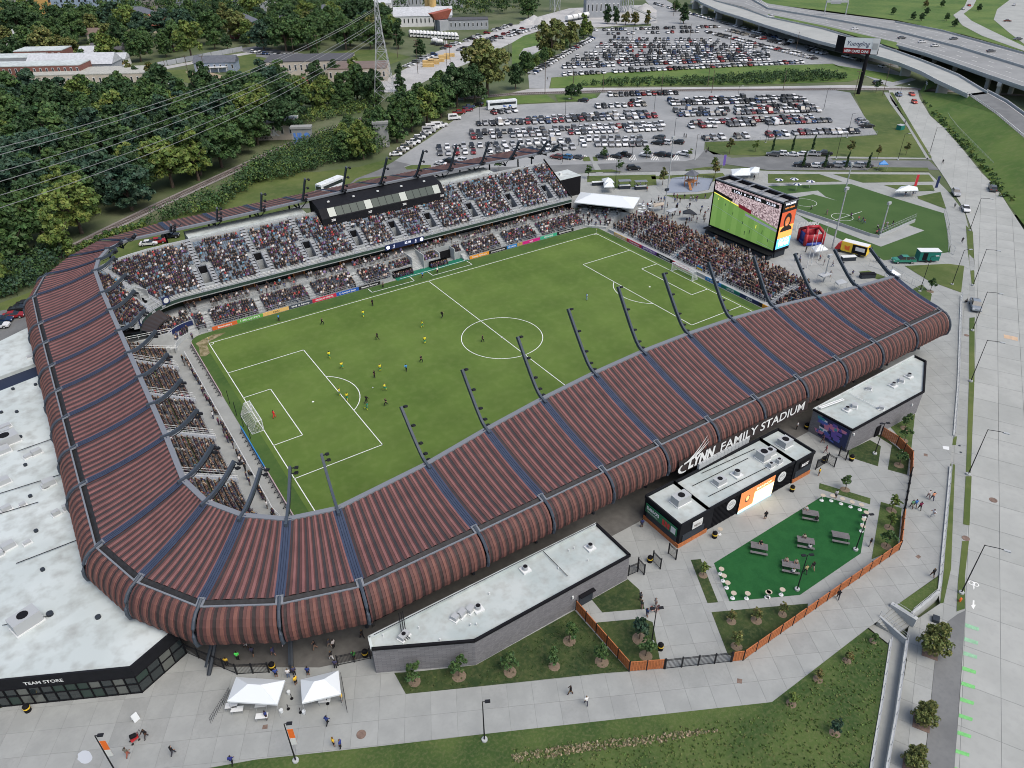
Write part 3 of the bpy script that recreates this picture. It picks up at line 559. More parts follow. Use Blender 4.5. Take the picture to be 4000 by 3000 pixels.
def goal(sx,label):
 t=thing('goal',label,'goal');x=sx*HL;d=sx*2.2
 for y in(-3.66,3.66):MB().tube([(x,y,0),(x,y,2.44)],.09,6).build('post','white',t)
 MB().tube([(x,-3.75,2.44),(x,3.75,2.44)],.09,6).build('crossbar','white',t)
 b=MB()
 for y in(-3.66,3.66):b.tube([(x,y,2.44),(x+d*.5,y,2.35),(x+d,y,0),(x,y,.04)],.05,5)
 b.tube([(x+d,-3.66,.04),(x+d,3.66,.04)],.05,5);b.tube([(x+d*.5,-3.66,2.35),(x+d*.5,3.66,2.35)],.04,5);b.build('frame','white',t)
 b=MB();prof=[(x,2.44),(x+d*.5,2.35),(x+d,.02)];wd=.018
 pts=[]
 for(xa,za),(xb,zb)in zip(prof,prof[1:]):
  n=7
  for k in range(n):pts.append((xa+(xb-xa)*k/n,za+(zb-za)*k/n))
 pts.append(prof[-1])
 for(xa,za)in pts:b.bar((xa,-3.66,za),(xa,3.66,za),wd,wd)
 for k in range(25):
  y=-3.66+7.32*k/24
  for(xa,za),(xb,zb)in zip(prof,prof[1:]):b.bar((xa,y,za),(xb,y,zb),wd,wd)
 for y in(-3.66,3.66):
  for k in range(1,9):b.bar((x+d*k/9,y,0),(x+d*k/9,y,2.4-max(0,(k/9-.5))*4.6),wd,wd)
  for k in range(1,8):b.bar((x,y,k*.3),(x+d*min(1,.5+(2.4-k*.3)/4.7),y,k*.3),wd,wd)
 b.build('net','net',t,kind='stuff')
goal(-1,'white goal with net at the near left end of the pitch');goal(1,'white goal with net at the far right end of the pitch')
for sx,sy,lab in((-1,1,'corner flag beside the worn turf at the curved corner wall'),(1,1,'corner flag at the far corner below the bright marquee'),(-1,-1,'corner flag close to the curving canopy corner')):
 t=thing('corner_flag',lab,'flag',(sx*HL,sy*HW,0))
 MB().tube([(0,0,0),(0,0,1.5)],.03,5).build('pole','white',t);MB().mesh([(0,.01,1.5),(0,.01,1.2),(.4,.01,1.35),(0,-.01,1.5),(0,-.01,1.2),(.4,-.01,1.35)],[(0,1,2),(5,4,3)]).build('pennant','yellow',t)
AD={}
def adcol(n,c):M('ad_'+n,c,.5);return 'ad_'+n
def ad_board(p,q,colour,body,tcol,label,h=.85,z0=.02,th=.14,tw=.75,fh=.42):
 p,q=Vector((p[0],p[1],z0)),Vector((q[0],q[1],z0));d=(q-p).normalized();n=Vector((d.y,-d.x,0))
 t=thing('advertising_board',label,'advert',group='boards round the pitch')
 b=MB();b.prism([p,q,q-n*th,p-n*th],z0,z0+h);b.build('panel',colour,t)
 L=(q-p).length
 if body:
  wd=min(L*tw,len(body)*fh*.95)
  text('lettering',body,tcol,t,p+d*(L-wd)/2+Vector((0,0,h*.5-fh*.4)),d,(0,0,1),fh,wd,ext=.012,bold=.02)
 return t
M('ad_text_white',(.8,.8,.8),.6);M('ad_text_dark',(.10,.06,.03),.6)
X=lambda i,x,y:W(i,1,x,y,0).x
far=[(X(0,1840,1200),X(0,2065,1155),adcol('orange',(.62,.13,.035)),'Roosters','ad_text_white','orange pitch-side board with white script beside the curved corner wall'),(X(0,2065,1155),X(1,70,1085),adcol('green',(.12,.36,.06)),'1-800-GETPRO','ad_text_white','bright green pitch-side board with an orange diamond'),(X(1,70,1085),X(1,288,1018),adcol('tan',(.68,.44,.15)),'Apfu','ad_text_dark','tan pitch-side board along the far touchline'),(X(1,288,1018),X(1,490,958),adcol('slate',(.05,.065,.09)),'ENT & Allergy','ad_text_white','dark navy pitch-side board reading ENT & Allergy'),(X(1,490,958),X(1,695,900),adcol('crimson',(.52,.03,.06)),'GORDON LAW OFFICES, PSC','ad_text_white','red pitch-side board of a law office'),(X(1,695,900),X(1,890,848),adcol('blue',(.02,.10,.40)),'O Central Bank','ad_text_white','blue pitch-side board reading Central Bank'),(X(1,890,848),X(1,1080,800),adcol('black',(.014,.014,.016)),'Bassett Services','ad_text_white','black pitch-side board left of the green technical area'),(X(1,1842,580),X(1,2010,535),adcol('amber',(.72,.30,.03)),"Norton Children's",'ad_text_white','amber pitch-side board right of the green technical area'),(X(1,2010,535),X(1,2168,495),'ad_black','nortonsports.com','ad_text_white','black pitch-side board with a web address'),(X(1,2168,495),X(2,60,480),adcol('sky',(.03,.20,.50)),'US Lawns','ad_text_white','mid blue pitch-side board in the far row'),(X(2,60,478),X(2,108,468),adcol('gold',(.42,.28,.10)),'T','navy','short gold and blue board in the far row'),(X(2,108,468),X(2,260,425),adcol('magenta',(.55,.02,.20)),'eon','ad_text_white','magenta pitch-side board in the far row'),(X(2,260,425),X(2,408,385),adcol('mint',(.05,.38,.22)),'MEDICINE','ad_text_white','mint green pitch-side board in the far row'),(X(2,408,385),X(2,550,345),'ad_black','DUNKIN DRINK','ad_text_white','black pitch-side board nearest the far corner')]
for x0,x1,c,tx,tc,lab in far:ad_board((x0,40.35),(x1,40.35),c,tx,tc,lab)
Yv=lambda x,y:W(2,1,x,y,0).y
ends=[((860,378),(975,430),'ad_tan','LOCAL 369','ad_text_white','tan board behind the far goal line reading LOCAL 369'),((975,430),(1103,492),'ad_crimson','Heartland','ad_text_white','red board behind the far goal line reading Heartland'),((1103,492),(1230,556),adcol('purple',(.16,.06,.28)),'BAPTIST HEALTH','ad_text_white','purple board behind the far goal line'),((1230,556),(1365,625),'ad_black','Middleton','ad_text_white','black board behind the far goal line reading Middleton'),((1365,625),(1505,695),'ad_crimson','PAUL DAVIS','ad_text_white','red board seen through the net of the far goal'),((1645,765),(1800,825),'ad_sky','V  MTM  V','ad_text_white','blue board right of the far goal'),((1800,825),(1957,905),adcol('teal',(.01,.16,.13)),'NUCOR','ad_text_white','teal board behind the far goal line reading NUCOR'),((1957,905),(2120,985),'navy','CRSA','ad_text_white','navy board behind the far goal line reading CRSA'),((2120,985),(2150,1000),'ad_black','','white','narrow black board at the end of the goal line row'),((2150,1000),(2190,1020),'ad_amber','','white','yellow board at the end of the goal line row')]
for a,c,col,tx,tc,lab in ends:ad_board((58.95,Yv(*a)),(58.95,Yv(*c)),col,tx,tc,lab,fh=.5)
M('ad_back',(.42,.33,.34),.6)
for k,(y0,y1,lab)in enumerate(((36.5,24,'board at the left end beside the curved corner wall, seen from behind'),(23.8,12,'board at the left end seen from behind, short of the goal'),(-1,-15,'blue board at the left end just past the near goal, seen from behind'),(-15.2,-33,'long board at the left end near the canopy, seen from behind'))):
 t=thing('advertising_board',lab,'advert',group='boards at the left end');y0,y1=max(y0,y1),min(y0,y1)
 MB().box(-58.95,-58.8,y1,y0,.02,.85).build('panel','ad_sky' if k==2 else 'ad_back',t)
 b=MB()
 for i in range(int((y0-y1)/1.5)):
  y=y1+.7+1.5*i;b.bar((-58.98,y,.75),(-59.6,y,.03),.06,.06);b.bar((-58.98,y,.1),(-59.6,y,.05),.06,.06)
 b.build('props','black_metal',t)
for k in range(4):
 y=W(0,2,2005+45*k,165+105*k,0).y
 tag(MB().tube([(-58.3,y,0),(-58.3,y,3.2)],.06,5).build('net_post','black_metal'),'thin black net post behind the near left goal, %s along'%('first','second','third','fourth')[k],'post','net posts behind the near goal')
#STANDS
def steps_prism(b,rows,y_of,z_of,run,x0,x1,mi=0,axis='y',sgn=1):
 pass
def row_path(kind,r):
 """ring of points for a row at offset r (distance behind the front line)"""
 if kind=='far':return[Vector((56-.5,46.5+r)),Vector((-56,46.5+r))]
CA=Vector((-56.0,34.5))
far_stand=thing('far_stand','grey two-deck far stand with suites beneath a packed upper deck','stand')
NR,RUN,RISE,Y0,Z0=17,.79,.435,46.5,7.0
def deck_pt(r,t):
 """t<=1 along the straight (x 55 -> -56), then round the corner; r behind the front edge"""
 if t<=1:return Vector((55-111*t,Y0+r))
 a=math.radians(90+(t-1)*80);R=12+r
 return Vector((CA.x+R*math.cos(a),CA.y+R*math.sin(a)))
VOM=[-50,-36.9,-24.5,-11.8,-0.9,9.8,23,36.2,49]
TS=[0]+[(55-x)/111 for v in sorted(VOM,reverse=True)for x in(v+1.05,v-1.05)]+[1]+[1+k/12 for k in range(1,13)]
PBX0,PBX1=-18.3,17.6
TS=sorted(set(TS+[(55-PBX1)/111,(55-PBX0)/111]))
b=MB()
def in_vom(t0,t1):return t1<=1 and any(abs((55-111*(t0+t1)/2)-v)<1.0 for v in VOM)or(t0>1 and abs((t0+t1)/2-1.42)<.04)
for t0,t1 in zip(TS,TS[1:]):
 xm=55-111*(t0+t1)/2
 for k in range(-1,NR):
  r0,r1=(1.0+RUN*k,1.0+RUN*(k+1))if k>=0 else(0,1.0);z=Z0+RISE*max(0,k+1)-(0 if k>=0 else 0)
  if in_vom(t0,t1)and 2<=k<=6:continue
  if k>=11 and PBX0<xm<PBX1 and t1<=1:continue
  a,c,d,e=deck_pt(r0,t0),deck_pt(r0,t1),deck_pt(r1,t1),deck_pt(r1,t0)
  if min(d.x,e.x)<-74.5:continue
  b.face([(a.x,a.y,z),(e.x,e.y,z),(d.x,d.y,z),(c.x,c.y,z)]);zb=z-RISE if k>=0 else z-1
  b.face([(a.x,a.y,zb),(a.x,a.y,z),(c.x,c.y,z),(c.x,c.y,zb)])
b.build('upper_terrace','concrete_stand',far_stand)
b=MB()
for t0,t1 in zip(TS,TS[1:]):
 a,c=deck_pt(-.02,t0),deck_pt(-.02,t1);e,d=deck_pt(5.2,t0),deck_pt(5.2,t1)
 b.face([(a.x,a.y,6.25),(a.x,a.y,6.98),(c.x,c.y,6.98),(c.x,c.y,6.25)],0);b.face([(a.x,a.y,6.25),(c.x,c.y,6.25),(d.x,d.y,6.25),(e.x,e.y,6.25)],1)
M('fascia_green',(.03,.055,.045),.4);b.build('deck_fascia',['fascia_green','black'],far_stand)
fr=[deck_pt(.05,t)for t in[k/28 for k in range(29)]+[1+k/10 for k in range(1,11)]]
rail(far_stand,[(p.x,p.y,Z0)for p in fr],1.05,3,2.0,'rail_metal',.035,'deck_railing')
b=MB();br=[deck_pt(14.6,t)for t in[0,.33]+[.66,1]+[1+k/10 for k in range(1,11)]]
for p,q in zip(br,br[1:]):
 if q.x<-74:continue
 if p.x>PBX0-1 and q.x<PBX1+1 and p.x<30 and q.x>-30:continue
 b.obox((p+q)/2,q-p,(q-p).length/2,.12,12.5,14.5)
b.build('rear_wall','concrete_light',far_stand)
b=MB();b.face([(55,46.5,6),(55,61,14.4),(55,61,3),(55,46.5,3)]);b.bar((55,46.5,7.6),(55,61,15.4),.2,.5);b.build('end_wall','black',far_stand)
b=MB();b.box(-56,55,61.3,62,3,14.3);b.box(-56,55,52,52.3,3,9);b.build('core_wall','concrete_stand',far_stand)
for v in VOM:
 b=MB();y0,y1=46.5+1+2*RUN,46.5+1+7*RUN;zf=Z0+RISE*1.5;zt=Z0+RISE*8;zq=Z0+RISE*3.2
 for sx in(v-1.0,v+1.0):b.mesh([(sx-.06,y0,zf-1.5),(sx+.06,y0,zf-1.5),(sx+.06,y1,zf-1.5),(sx-.06,y1,zf-1.5),(sx-.06,y0,zq),(sx+.06,y0,zq),(sx+.06,y1,zt+.2),(sx-.06,y1,zt+.2)],[(0,1,5,4),(1,2,6,5),(2,3,7,6),(3,0,4,7),(4,5,6,7)],1)
 b.box(v-1.05,v+1.05,y1,y1+.15,zt-.5,zt+.25,1)
 b.face([(v-.95,y0,zf-.9),(v+.95,y0,zf-.9),(v+.95,y1,zf-1.3),(v-.95,y1,zf-1.3)],0);b.face([(v-.93,y1-.02,zf-1.5),(v+.93,y1-.02,zf-1.5),(v+.93,y1-.02,zt),(v-.93,y1-.02,zt)],2)
 b.build('vomitory',['steel_dark','steel_grey','black'],far_stand)
 bb=MB()
 for sx in(v-1.08,v+1.08):bb.tube([(sx,y0,zf+1.0),(sx,y1,zt+.4)],.035,5)
 bb.tube([(v-1.1,y1+.1,zt+1.5),(v+1.1,y1+.1,zt+1.5)],.035,5)
 for sx in(v-1.08,v+1.08):bb.tube([(sx,y1+.1,zt),(sx,y1+.1,zt+1.5)],.03,4)
 bb.build('vomitory_rail','rail_metal',far_stand)
 for sx,k0,k1 in((v-1.75,-1,7),(v+1.75,-1,7),(v-.6,7,NR)):
  bb=MB()
  for k in range(k0*2,k1*2):
   if k1==NR and PBX0<v<PBX1 and k>=22:continue
   y=Y0+1+RUN*k/2;z=Z0+RISE*(k+2)/2;bb.box(sx-.6,sx+.6,y,y+RUN/2+.01,z-.3,z+.02)
  bb.build('stairway','step_metal',far_stand)
t_len=[deck_pt(8,k/200*2)for k in range(201)]
def aisle(x):return any(abs(x-v)<2.4 for v in VOM)
def aisle_hi(x):return any(abs(x-(v-.6))<.75 for v in VOM)
for k in range(NR):
 z=Z0+RISE*(k+1);x=54.4
 if k>=15:continue
 while x>-56:
  low=k<8
  if not(aisle(x)if low else aisle_hi(x))and not(k>=10 and PBX0-.3<x<PBX1+.3):
   p=(x,Y0+1+RUN*(k+.55),z,-math.pi/2)
   if random.random()<(.80 if k<12 else.7)-.25*(math.sin(x*.55+k*1.7)*math.sin(x*.19+k*.4)>.35):CROWD.append(p+('sit',))
   SEATS.append(p)
  x-=.53
 R=12+1+RUN*(k+.55);a=90.0
 while a<168:
  if not(abs(a-123)<math.degrees(.8/R))and not(k<8 and abs(a-123)<math.degrees(1.9/R)):
   an=math.radians(a);p=(CA.x+R*math.cos(an),CA.y+R*math.sin(an),z,an+math.pi)
   if p[0]>-74.3:
    if random.random()<.8:CROWD.append(p+('sit',))
    SEATS.append(p)
  a+=math.degrees(.55/R)
an=math.radians(123)
def pol(R,a):return Vector((CA.x+R*math.cos(a),CA.y+R*math.sin(a)))
b=MB();e_=Vector((math.cos(an),math.sin(an)));f_=Vector((-e_.y,e_.x))
for s in(-1,1):b.obox(pol(17,an)+f_*s*1.0,e_,2.0,.07,Z0,Z0+3.4,0)
b.obox(pol(17,an),e_,2.0,.9,Z0+1.2,Z0+1.25,1)
for s,r0,r1 in((-1.6,12,19),(1.6,12,19),(0,19.2,26)):
 for k in range(int((r1-r0)/.4)):
  R=r0+.4*k;z=Z0+(R-13+.4)/RUN*RISE+.15;b.obox(pol(R,an)+f_*s,e_,.21,.6,z-.4,z,2)
b.build('corner_vomitory',['concrete_light','black','step_metal'],far_stand)
AIS=[-53.4,-41,-28.6,-16.2,14.9,27.3,39.7]
def lower_ok(x):return not any(abs(x-a)<.9 for a in AIS)
b=MB()
for x0,x1 in((-56.5,-7.2),(15.6,56)):
 for k in range(5):b.box(x0,x1,41+.85*k,41+.85*(k+1),-.05,.9+.36*k)
for x0,x1 in((-7.2,-.6),(2.8,7.6),(12.2,15.6)):
 for k in range(1,5):b.box(x0,x1,42.3+.72*k,42.3+.72*(k+1)+.02,-.05,1.1+.36*k)
 b.box(x0,x1,42.6,43.1,-.05,1.9)
b.box(-56.5,-.6,45.25,49.8,2.2,3.3);b.box(2.8,55.5,45.25,49.8,2.2,3.3);b.box(-56.5,-.6,45.2,45.4,2,3.55);b.box(2.8,55.5,45.2,45.4,2,3.55)
b.box(-56.5,55.5,46.9,49.8,3.2,3.65)
b.build('lower_terrace','concrete_stand',far_stand)
bb=MB()
for a in AIS:
 for k in range(12):y=40.7+.44*k;bb.box(a-.75,a+.75,y,y+.45,-.05,.3+.255*k)
for k in range(14):y=42.6+.33*k;bb.box(-.5,2.7,y,y+.34,-.05,.23*(k+1))
bb.build('lower_stairway','concrete_light',far_stand)
MB().box(-.7,-.5,42.4,48,0,3.9).box(2.7,2.9,42.4,48,0,3.9).box(7.5,7.7,42.4,46,0,3.2).box(12.1,12.3,42.4,46,0,3.2).build('tunnel_wall','concrete_light',far_stand)
MB().box(7.8,12.0,44.6,44.7,0,2.4).build('tunnel_mouth','black',far_stand)
rail(far_stand,[(-56.5,40.75,.9),(-6.8,40.75,.9)],1.0,2,1.6,name='front_railing');rail(far_stand,[(15.8,40.75,.9),(56,40.75,.9)],1.0,2,1.6,name='front_railing')
rail(far_stand,[(-56.5,45.3,3.5),(-.8,45.3,3.5)],.85,3,1.6,name='suite_railing');rail(far_stand,[(2.9,45.3,3.5),(55.5,45.3,3.5)],.85,3,1.6,name='suite_railing')
SU=[(-53.0,-42.2),(-40,-29.8),(-27.4,-17.4),(-14.6,-2.4),(3.2,13.4),(16.4,26.2),(28.6,38.5),(41,54)]
for x0,x1 in SU:
 b=MB();y=50.0
 b.box(x0,x0+.35,y-.6,y+.5,3.6,6.2);b.box(x1-.35,x1,y-.6,y+.5,3.6,6.2);b.box(x0,x1,y-.6,y+.5,5.95,6.22);b.build('suite_frame','wood',far_stand)
 n=3
 for k in range(n):
  xa=x0+.4+(x1-x0-.8)*k/n;xb=x0+.4+(x1-x0-.8)*(k+1)/n-.08
  MB().box(xa,xb,y+.1,y+.16,3.7,5.9).build('suite_window','glass_dark',far_stand)
  MB().box(xa+.3,xb-.3,y-.2,y+.05,4.55,4.62).build('counter','lamp_white',far_stand)
  if k%2==0:MB().box(xa+.8,xa+1.5,y-.1,y+.05,5.5,5.6).build('suite_lamp','led_warm',far_stand)
b=MB();prev=-56.5
for x0,x1 in SU+[(55.5,56)]:
 b.box(prev,x0,49.9,50.2,3.3,6.25);prev=x1
b.build('suite_back_wall','wood_dark',far_stand)
for k in range(5):
 x=-56
 while x<56:
  if lower_ok(x)and not(-7.4<x<15.4):
   p=(x,41.45+.85*k,.9+.36*k,-math.pi/2)
   if random.random()<.78-.3*(math.sin(x*.31+k)>.8):CROWD.append(p+('sit',))
   SEATS.append(p)
  if-7<x<15 and k>0 and not(-1<x<3.2)and not(7.3<x<12.5)and random.random()<.75:CROWD.append((x,42.6+.72*k,1.1+.36*k,-math.pi/2,'sit'))
  x+=.55
for k in range(2):
 x=-56
 while x<55:
  if lower_ok(x)and not(-1.2<x<3.4)and random.random()<.62:CROWD.append((x,46.1+.95*k,3.3+.35*k,-math.pi/2,random.choice(('sit','sit','stand'))))
  x+=.62
b=MB()
def arc_wall(b,r0,r1,z0,z1,a0,a1,mi=0,n=14):
 for k in range(n):
  p,q=math.radians(a0+(a1-a0)*k/n),math.radians(a0+(a1-a0)*(k+1)/n)
  b.prism([pol(r0,p),pol(r0,q),pol(r1,q),pol(r1,p)],z0,z1,mi)
arc_wall(b,6.3,6.6,-.05,1.1,92,178);arc_wall(b,6.6,7.5,-.05,.8,92,172);arc_wall(b,7.5,8.3,-.05,1.2,92,170)
arc_wall(b,8.3,8.6,-.05,2.7,92,160);arc_wall(b,8.6,9.5,1.5,2.3,92,160);arc_wall(b,9.5,10.4,1.5,2.7,92,160);arc_wall(b,10.4,16,1.5,3.1,92,165)
b.build('corner_terrace','concrete_light',far_stand)
b=MB();arc_wall(b,8.18,8.28,1.6,2.75,94,146);b.build('corner_led_board','navy',far_stand)
b=MB()
for k in range(12):
 p,q=math.radians(122+46*k/12),math.radians(122+46*(k+1)/12)
 b.face([tuple(pol(9.4,p))+(5.0,),tuple(pol(9.4,q))+(5.0,),tuple(pol(12.2,q))+(6.5,),tuple(pol(12.2,p))+(6.5,)],k%2);b.face([tuple(pol(9.4,p))+(4.7,),tuple(pol(9.4,q))+(4.7,),tuple(pol(9.4,q))+(5.0,),tuple(pol(9.4,p))+(5.0,)],1)
b.build('bar_canopy',['roof_rust_dark','roof_dark'],far_stand)
for a0 in(112,160):
 p=pol(11.85,math.radians(a0));e=Vector((math.cos(math.radians(a0)),math.sin(math.radians(a0)),0));tz=Vector((-e.y,e.x,0))
 b=MB();b.obox(p,tz,.85,.12,6.9,8.6);cr=b.build('round_crest_panel','navy',far_stand)
 b=MB();c=Vector((p.x,p.y,7.75))-e*.14
 b.face([c+tz*.62*math.cos(k*math.pi/9)+Vector((0,0,.62*math.sin(k*math.pi/9)))for k in range(18)]);b.build('crest_disc','lamp_white',cr)
for R,z,a0,a1,pr in((7.1,.8,100,150,.7),(9.1,2.3,96,158,.9),(10,2.7,96,158,.9),(10.9,3.1,96,160,.8),(11.6,3.1,96,160,.6)):
 a=a0
 while a<a1:
  an=math.radians(a)
  if random.random()<pr:CROWD.append((CA.x+R*math.cos(an),CA.y+R*math.sin(an),z,an+math.pi,random.choice(('sit','stand'))))
  a+=math.degrees(.6/R)
sb=thing('scoreboard_strip','long blue electronic score strip above the players stairs','scoreboard')
MB().box(-6.1,5.2,46.2,46.42,5.9,7.25).build('panel','navy',sb)
M('led_white',(.85,.88,1),.5,emit=.9)
for x,tx,h in((-3.7,'0',.55),(-.5,'32:38',.6),(2.6,'0',.55),(-4.0,'LOU',.22),(2.4,'TBR',.22)):
 text('digits',tx,'led_white',sb,(x,46.19,6.45 if h>.3 else 6.1),(1,0,0),(0,0,1),h,None,ext=.01)
for x in(-5.3,4.5):
 b=MB();b.face([(x+.48*math.cos(k*math.pi/8),46.185,6.57+.48*math.sin(k*math.pi/8))for k in range(16)]);b.build('round_crest','led_white',sb)
pbx=thing('press_box','black press box with long window band at the top of the far stand','press box')
yA,yB,yC=56.2,57.9,62.4
b=MB();V=[(yA,11.5),(yA,13.9),(yB,16.1),(yC,17.2),(yC+2,17.2),(yC+2,11.5)]
for(ya,za),(yb_,zb)in zip(V,V[1:]+V[:1]):b.face([(PBX0,ya,za),(PBX1,ya,za),(PBX1,yb_,zb),(PBX0,yb_,zb)])
for x in(PBX0,PBX1):b.face([(x,ya,za)for ya,za in V])
b.build('shell','cladding',pbx)
nW=16
for k in range(nW):
 x0=PBX0+2.2+(PBX1-PBX0-3.2)*k/nW;x1=PBX0+2.2+(PBX1-PBX0-3.2)*(k+1)/nW-.14
 q=lambda x,f:(x,yA+(yB-yA)*f-.05,13.9+2.2*f+.03)
 MB().face([q(x0,.08),q(x1,.08),q(x1,.92),q(x0,.92)]).build('window_pane','glass_green' if k%5 else 'glass_pale' if 'glass_pale' in MATS else M('glass_pale',(.28,.32,.29),.15),pbx)
for k,(x,tx)in enumerate(((-15.8,'208'),(-5.5,'207'),(4.6,'206'),(16.2,'205'))):text('section_number',tx,'ad_text_white',pbx,(x,yA-.02,12.9),(1,0,0),(0,0,1),.6,1.1,ext=.02,bold=.03)
for k in range(5):MB().box(-15+7*k,-14.4+7*k,59.6,60,16.75,17.05).build('floodlight','lamp_white',pbx)
t=thing('service_building','white-roofed low building behind the far stand','building')
for x0,x1,y0,y1,z in((-50,-20.5,61.4,66.5,14.7),(19.5,37,61.4,67,14.7)):MB().box(x0,x1,y0,y1,G,z).build('block','membrane',t)
t=thing('black_block','black box building with white roof at the end of the far stand','building')
a_,b_=W(2,0,375,1659),W(2,0,640,1640);zz=9.0
MB().box(56.5,67,57.5,64.5,G,zz).build('wall','black',t);MB().box(56.4,67.1,57.4,64.6,zz,zz+.12).build('roof','membrane',t)
for x in(59,61.5):MB().box(x,x+.8,61,61.8,zz+.1,zz+.9).build('roof_vent','lamp_white',t)
left_stand=thing('left_end_stand','steel terrace of long rows behind the near left goal','stand')
LX0,LZ0,LRUN,LR=-64.3,.55,.86,.50
LA=[27.5,13.2,-1.2,-15.2]
CB=Vector((-50.3,-22.0))
def left_pt(r,t):
 """t in 0..1 along Y 36 -> -22, then bending towards the near side"""
 if t<=1:return Vector((LX0-r,36-58*t))
 a=math.radians(180+(t-1)*80);R=-LX0+CB.x+r
 return Vector((CB.x+R*math.cos(a),CB.y+R*math.sin(a)))
b=MB()
TL=[0,.25,.5,.75,1]+[1+k/8 for k in range(1,9)]
for t0,t1 in zip(TL,TL[1:]):
 for k in range(19):
  a,c,d,e=left_pt(LRUN*k,t0),left_pt(LRUN*k,t1),left_pt(LRUN*(k+1),t1),left_pt(LRUN*(k+1),t0);z=LZ0+LR*k
  b.face([(a.x,a.y,z),(c.x,c.y,z),(d.x,d.y,z),(e.x,e.y,z)]);b.face([(a.x,a.y,z-LR),(c.x,c.y,z-LR),(c.x,c.y,z),(a.x,a.y,z)])
b.build('terrace','concrete_stand',left_stand)
for y in LA:
 b=MB()
 for k in range(18):x=LX0+.6-LRUN*k/2;z=LZ0+LR*k/2;b.box(x-LRUN/2,x,y-.7,y+.7,z-.35,z+.1)
 b.build('stairway','step_metal',left_stand)
 b=MB()
 for s in(-.75,.75):b.tube([(LX0+.7,y+s,LZ0+1.1),(LX0-7.2,y+s,LZ0+LR*9.2+1.1)],.045,5);b.tube([(LX0+.7,y+s,LZ0+.6),(LX0-7.2,y+s,LZ0+LR*9.2+.6)],.035,5)
 for k in range(6):x=LX0+.7-1.4*k;z=LZ0+LR*max(0,(.7+1.4*k-.7)/LRUN)+.02;b.tube([(x,y-.75,z),(x,y-.75,z+1.1)],.03,4)
 b.build('stair_rail','lamp_white',left_stand)
rail(left_stand,[tuple(left_pt(-.25,t))+(0,)for t in[0,.25,.5,.75,1]+[1+k/8 for k in range(1,7)]],1.05,2,1.8,name='front_rail')
rail(left_stand,[(-61.1,33,0),(-61.1,-26,0),(-60,-34,0)],1.0,2,2.0,'lamp_white',.05,'walkway_rail')
t_=0
for k in range(15):
 y=36.0
 while y>-22:
  if not any(abs(y-a)<1.15 and k<10 for a in LA)and random.random()<.86:CROWD.append((LX0-LRUN*(k+.55),y,LZ0+LR*k,0.0,'sit'))
  y-=.54
 R=-LX0+CB.x+LRUN*(k+.55);a=181
 while a<245:
  an=math.radians(a)
  if random.random()<.86:CROWD.append((CB.x+R*math.cos(an),CB.y+R*math.sin(an),LZ0+LR*k,an-math.pi,'sit'))
  a+=math.degrees(.54/R)
for k in range(26):
 CROWD.append((-62.3+random.random()*.9,30-2.3*k+random.random(),0,random.random()*.6-.3,'stand'))
y=32
while y>-30:
 if random.random()<.55:CROWD.append((-61.6,y,0,0,'sit'))
 y-=.8
b=MB()
b.box(-73,-62,36.6,36.9,0,4.2);b.build('stair_block','concrete_light',left_stand)
rail(left_stand,[(-62,34.0,1),(-73,34.0,5)],1.0,2,2,'lamp_white',.05,'block_rail');rail(left_stand,[(-62,36.7,4.2),(-73,36.7,5)],1.0,2,2,'lamp_white',.05,'block_rail')
near_stand=thing('near_stand','near stand terraces almost hidden under the ribbed canopy','stand')
b=MB()
for k in range(18):b.box(-50,62,-41.6-.85*(k+1),-41.6-.85*k,-.05,.9+.5*k)
b.build('terrace','concrete_stand',near_stand)
MB().box(-58,66,-57.5,-57.2,G,9.2).build('rear_wall','black',near_stand)
rail(near_stand,[(-49,-41.4,.9),(60,-41.4,.9)],1.0,2,2.0,name='front_railing')
right_stand=thing('right_end_stand','standing terrace with rows of rails behind the far right goal','stand')
NT=9
b=MB()
for k in range(NT):b.box(60.2+1.0*k,60.2+1.0*(k+1),-46,34.2-.0*k,-.05,.75+.27*k)
b.box(59.4,60.2,-46,34.2,-.05,.75);b.build('terrace','concrete_light',right_stand)
for k in range(NT+1):
 z=.75+.27*k;rail(right_stand,[(60.25+k*.97,-44,z),(60.25+k*.97,34,z)],1.0,2,2.4,'rail_metal',.03,'row_rail')
for y in(24,8.6,-8,-24.5):
 b=MB()
 for k in range(18):b.box(60.2+.5*k,60.7+.5*k,y-.75,y+.75,0,.80+.135*k)
 b.build('stairway','step_metal',right_stand);rail(right_stand,[(60.2,y-.8,.8),(69,y-.8,3.2)],1,2,2,name='stair_rail')
for k in range(NT):
 y=33.5
 while y>-40:
  dens=.93 if y<22 else.72
  if min(abs(y-a)for a in(24,8.6,-8,-24.5))>.9 and random.random()<dens:CROWD.append((60.75+1.0*k+random.uniform(-.1,.2),y,.75+.27*k,math.pi,'stand'))
  if random.random()<.35 and k>3 and-20<y<20:CROWD.append((60.4+1.0*k,y+.25,.75+.27*k,math.pi,'stand'))
  y-=.56
for k in range(420):
 y=random.uniform(-26,32);x=69.4+abs(random.gauss(0,1.7))
 if x<75.5:CROWD.append((x,y,G+.02,math.pi+random.gauss(0,.5),'stand'))
M('flag_r',(.5,.03,.04),.8);M('flag_y',(.75,.5,.05),.8)
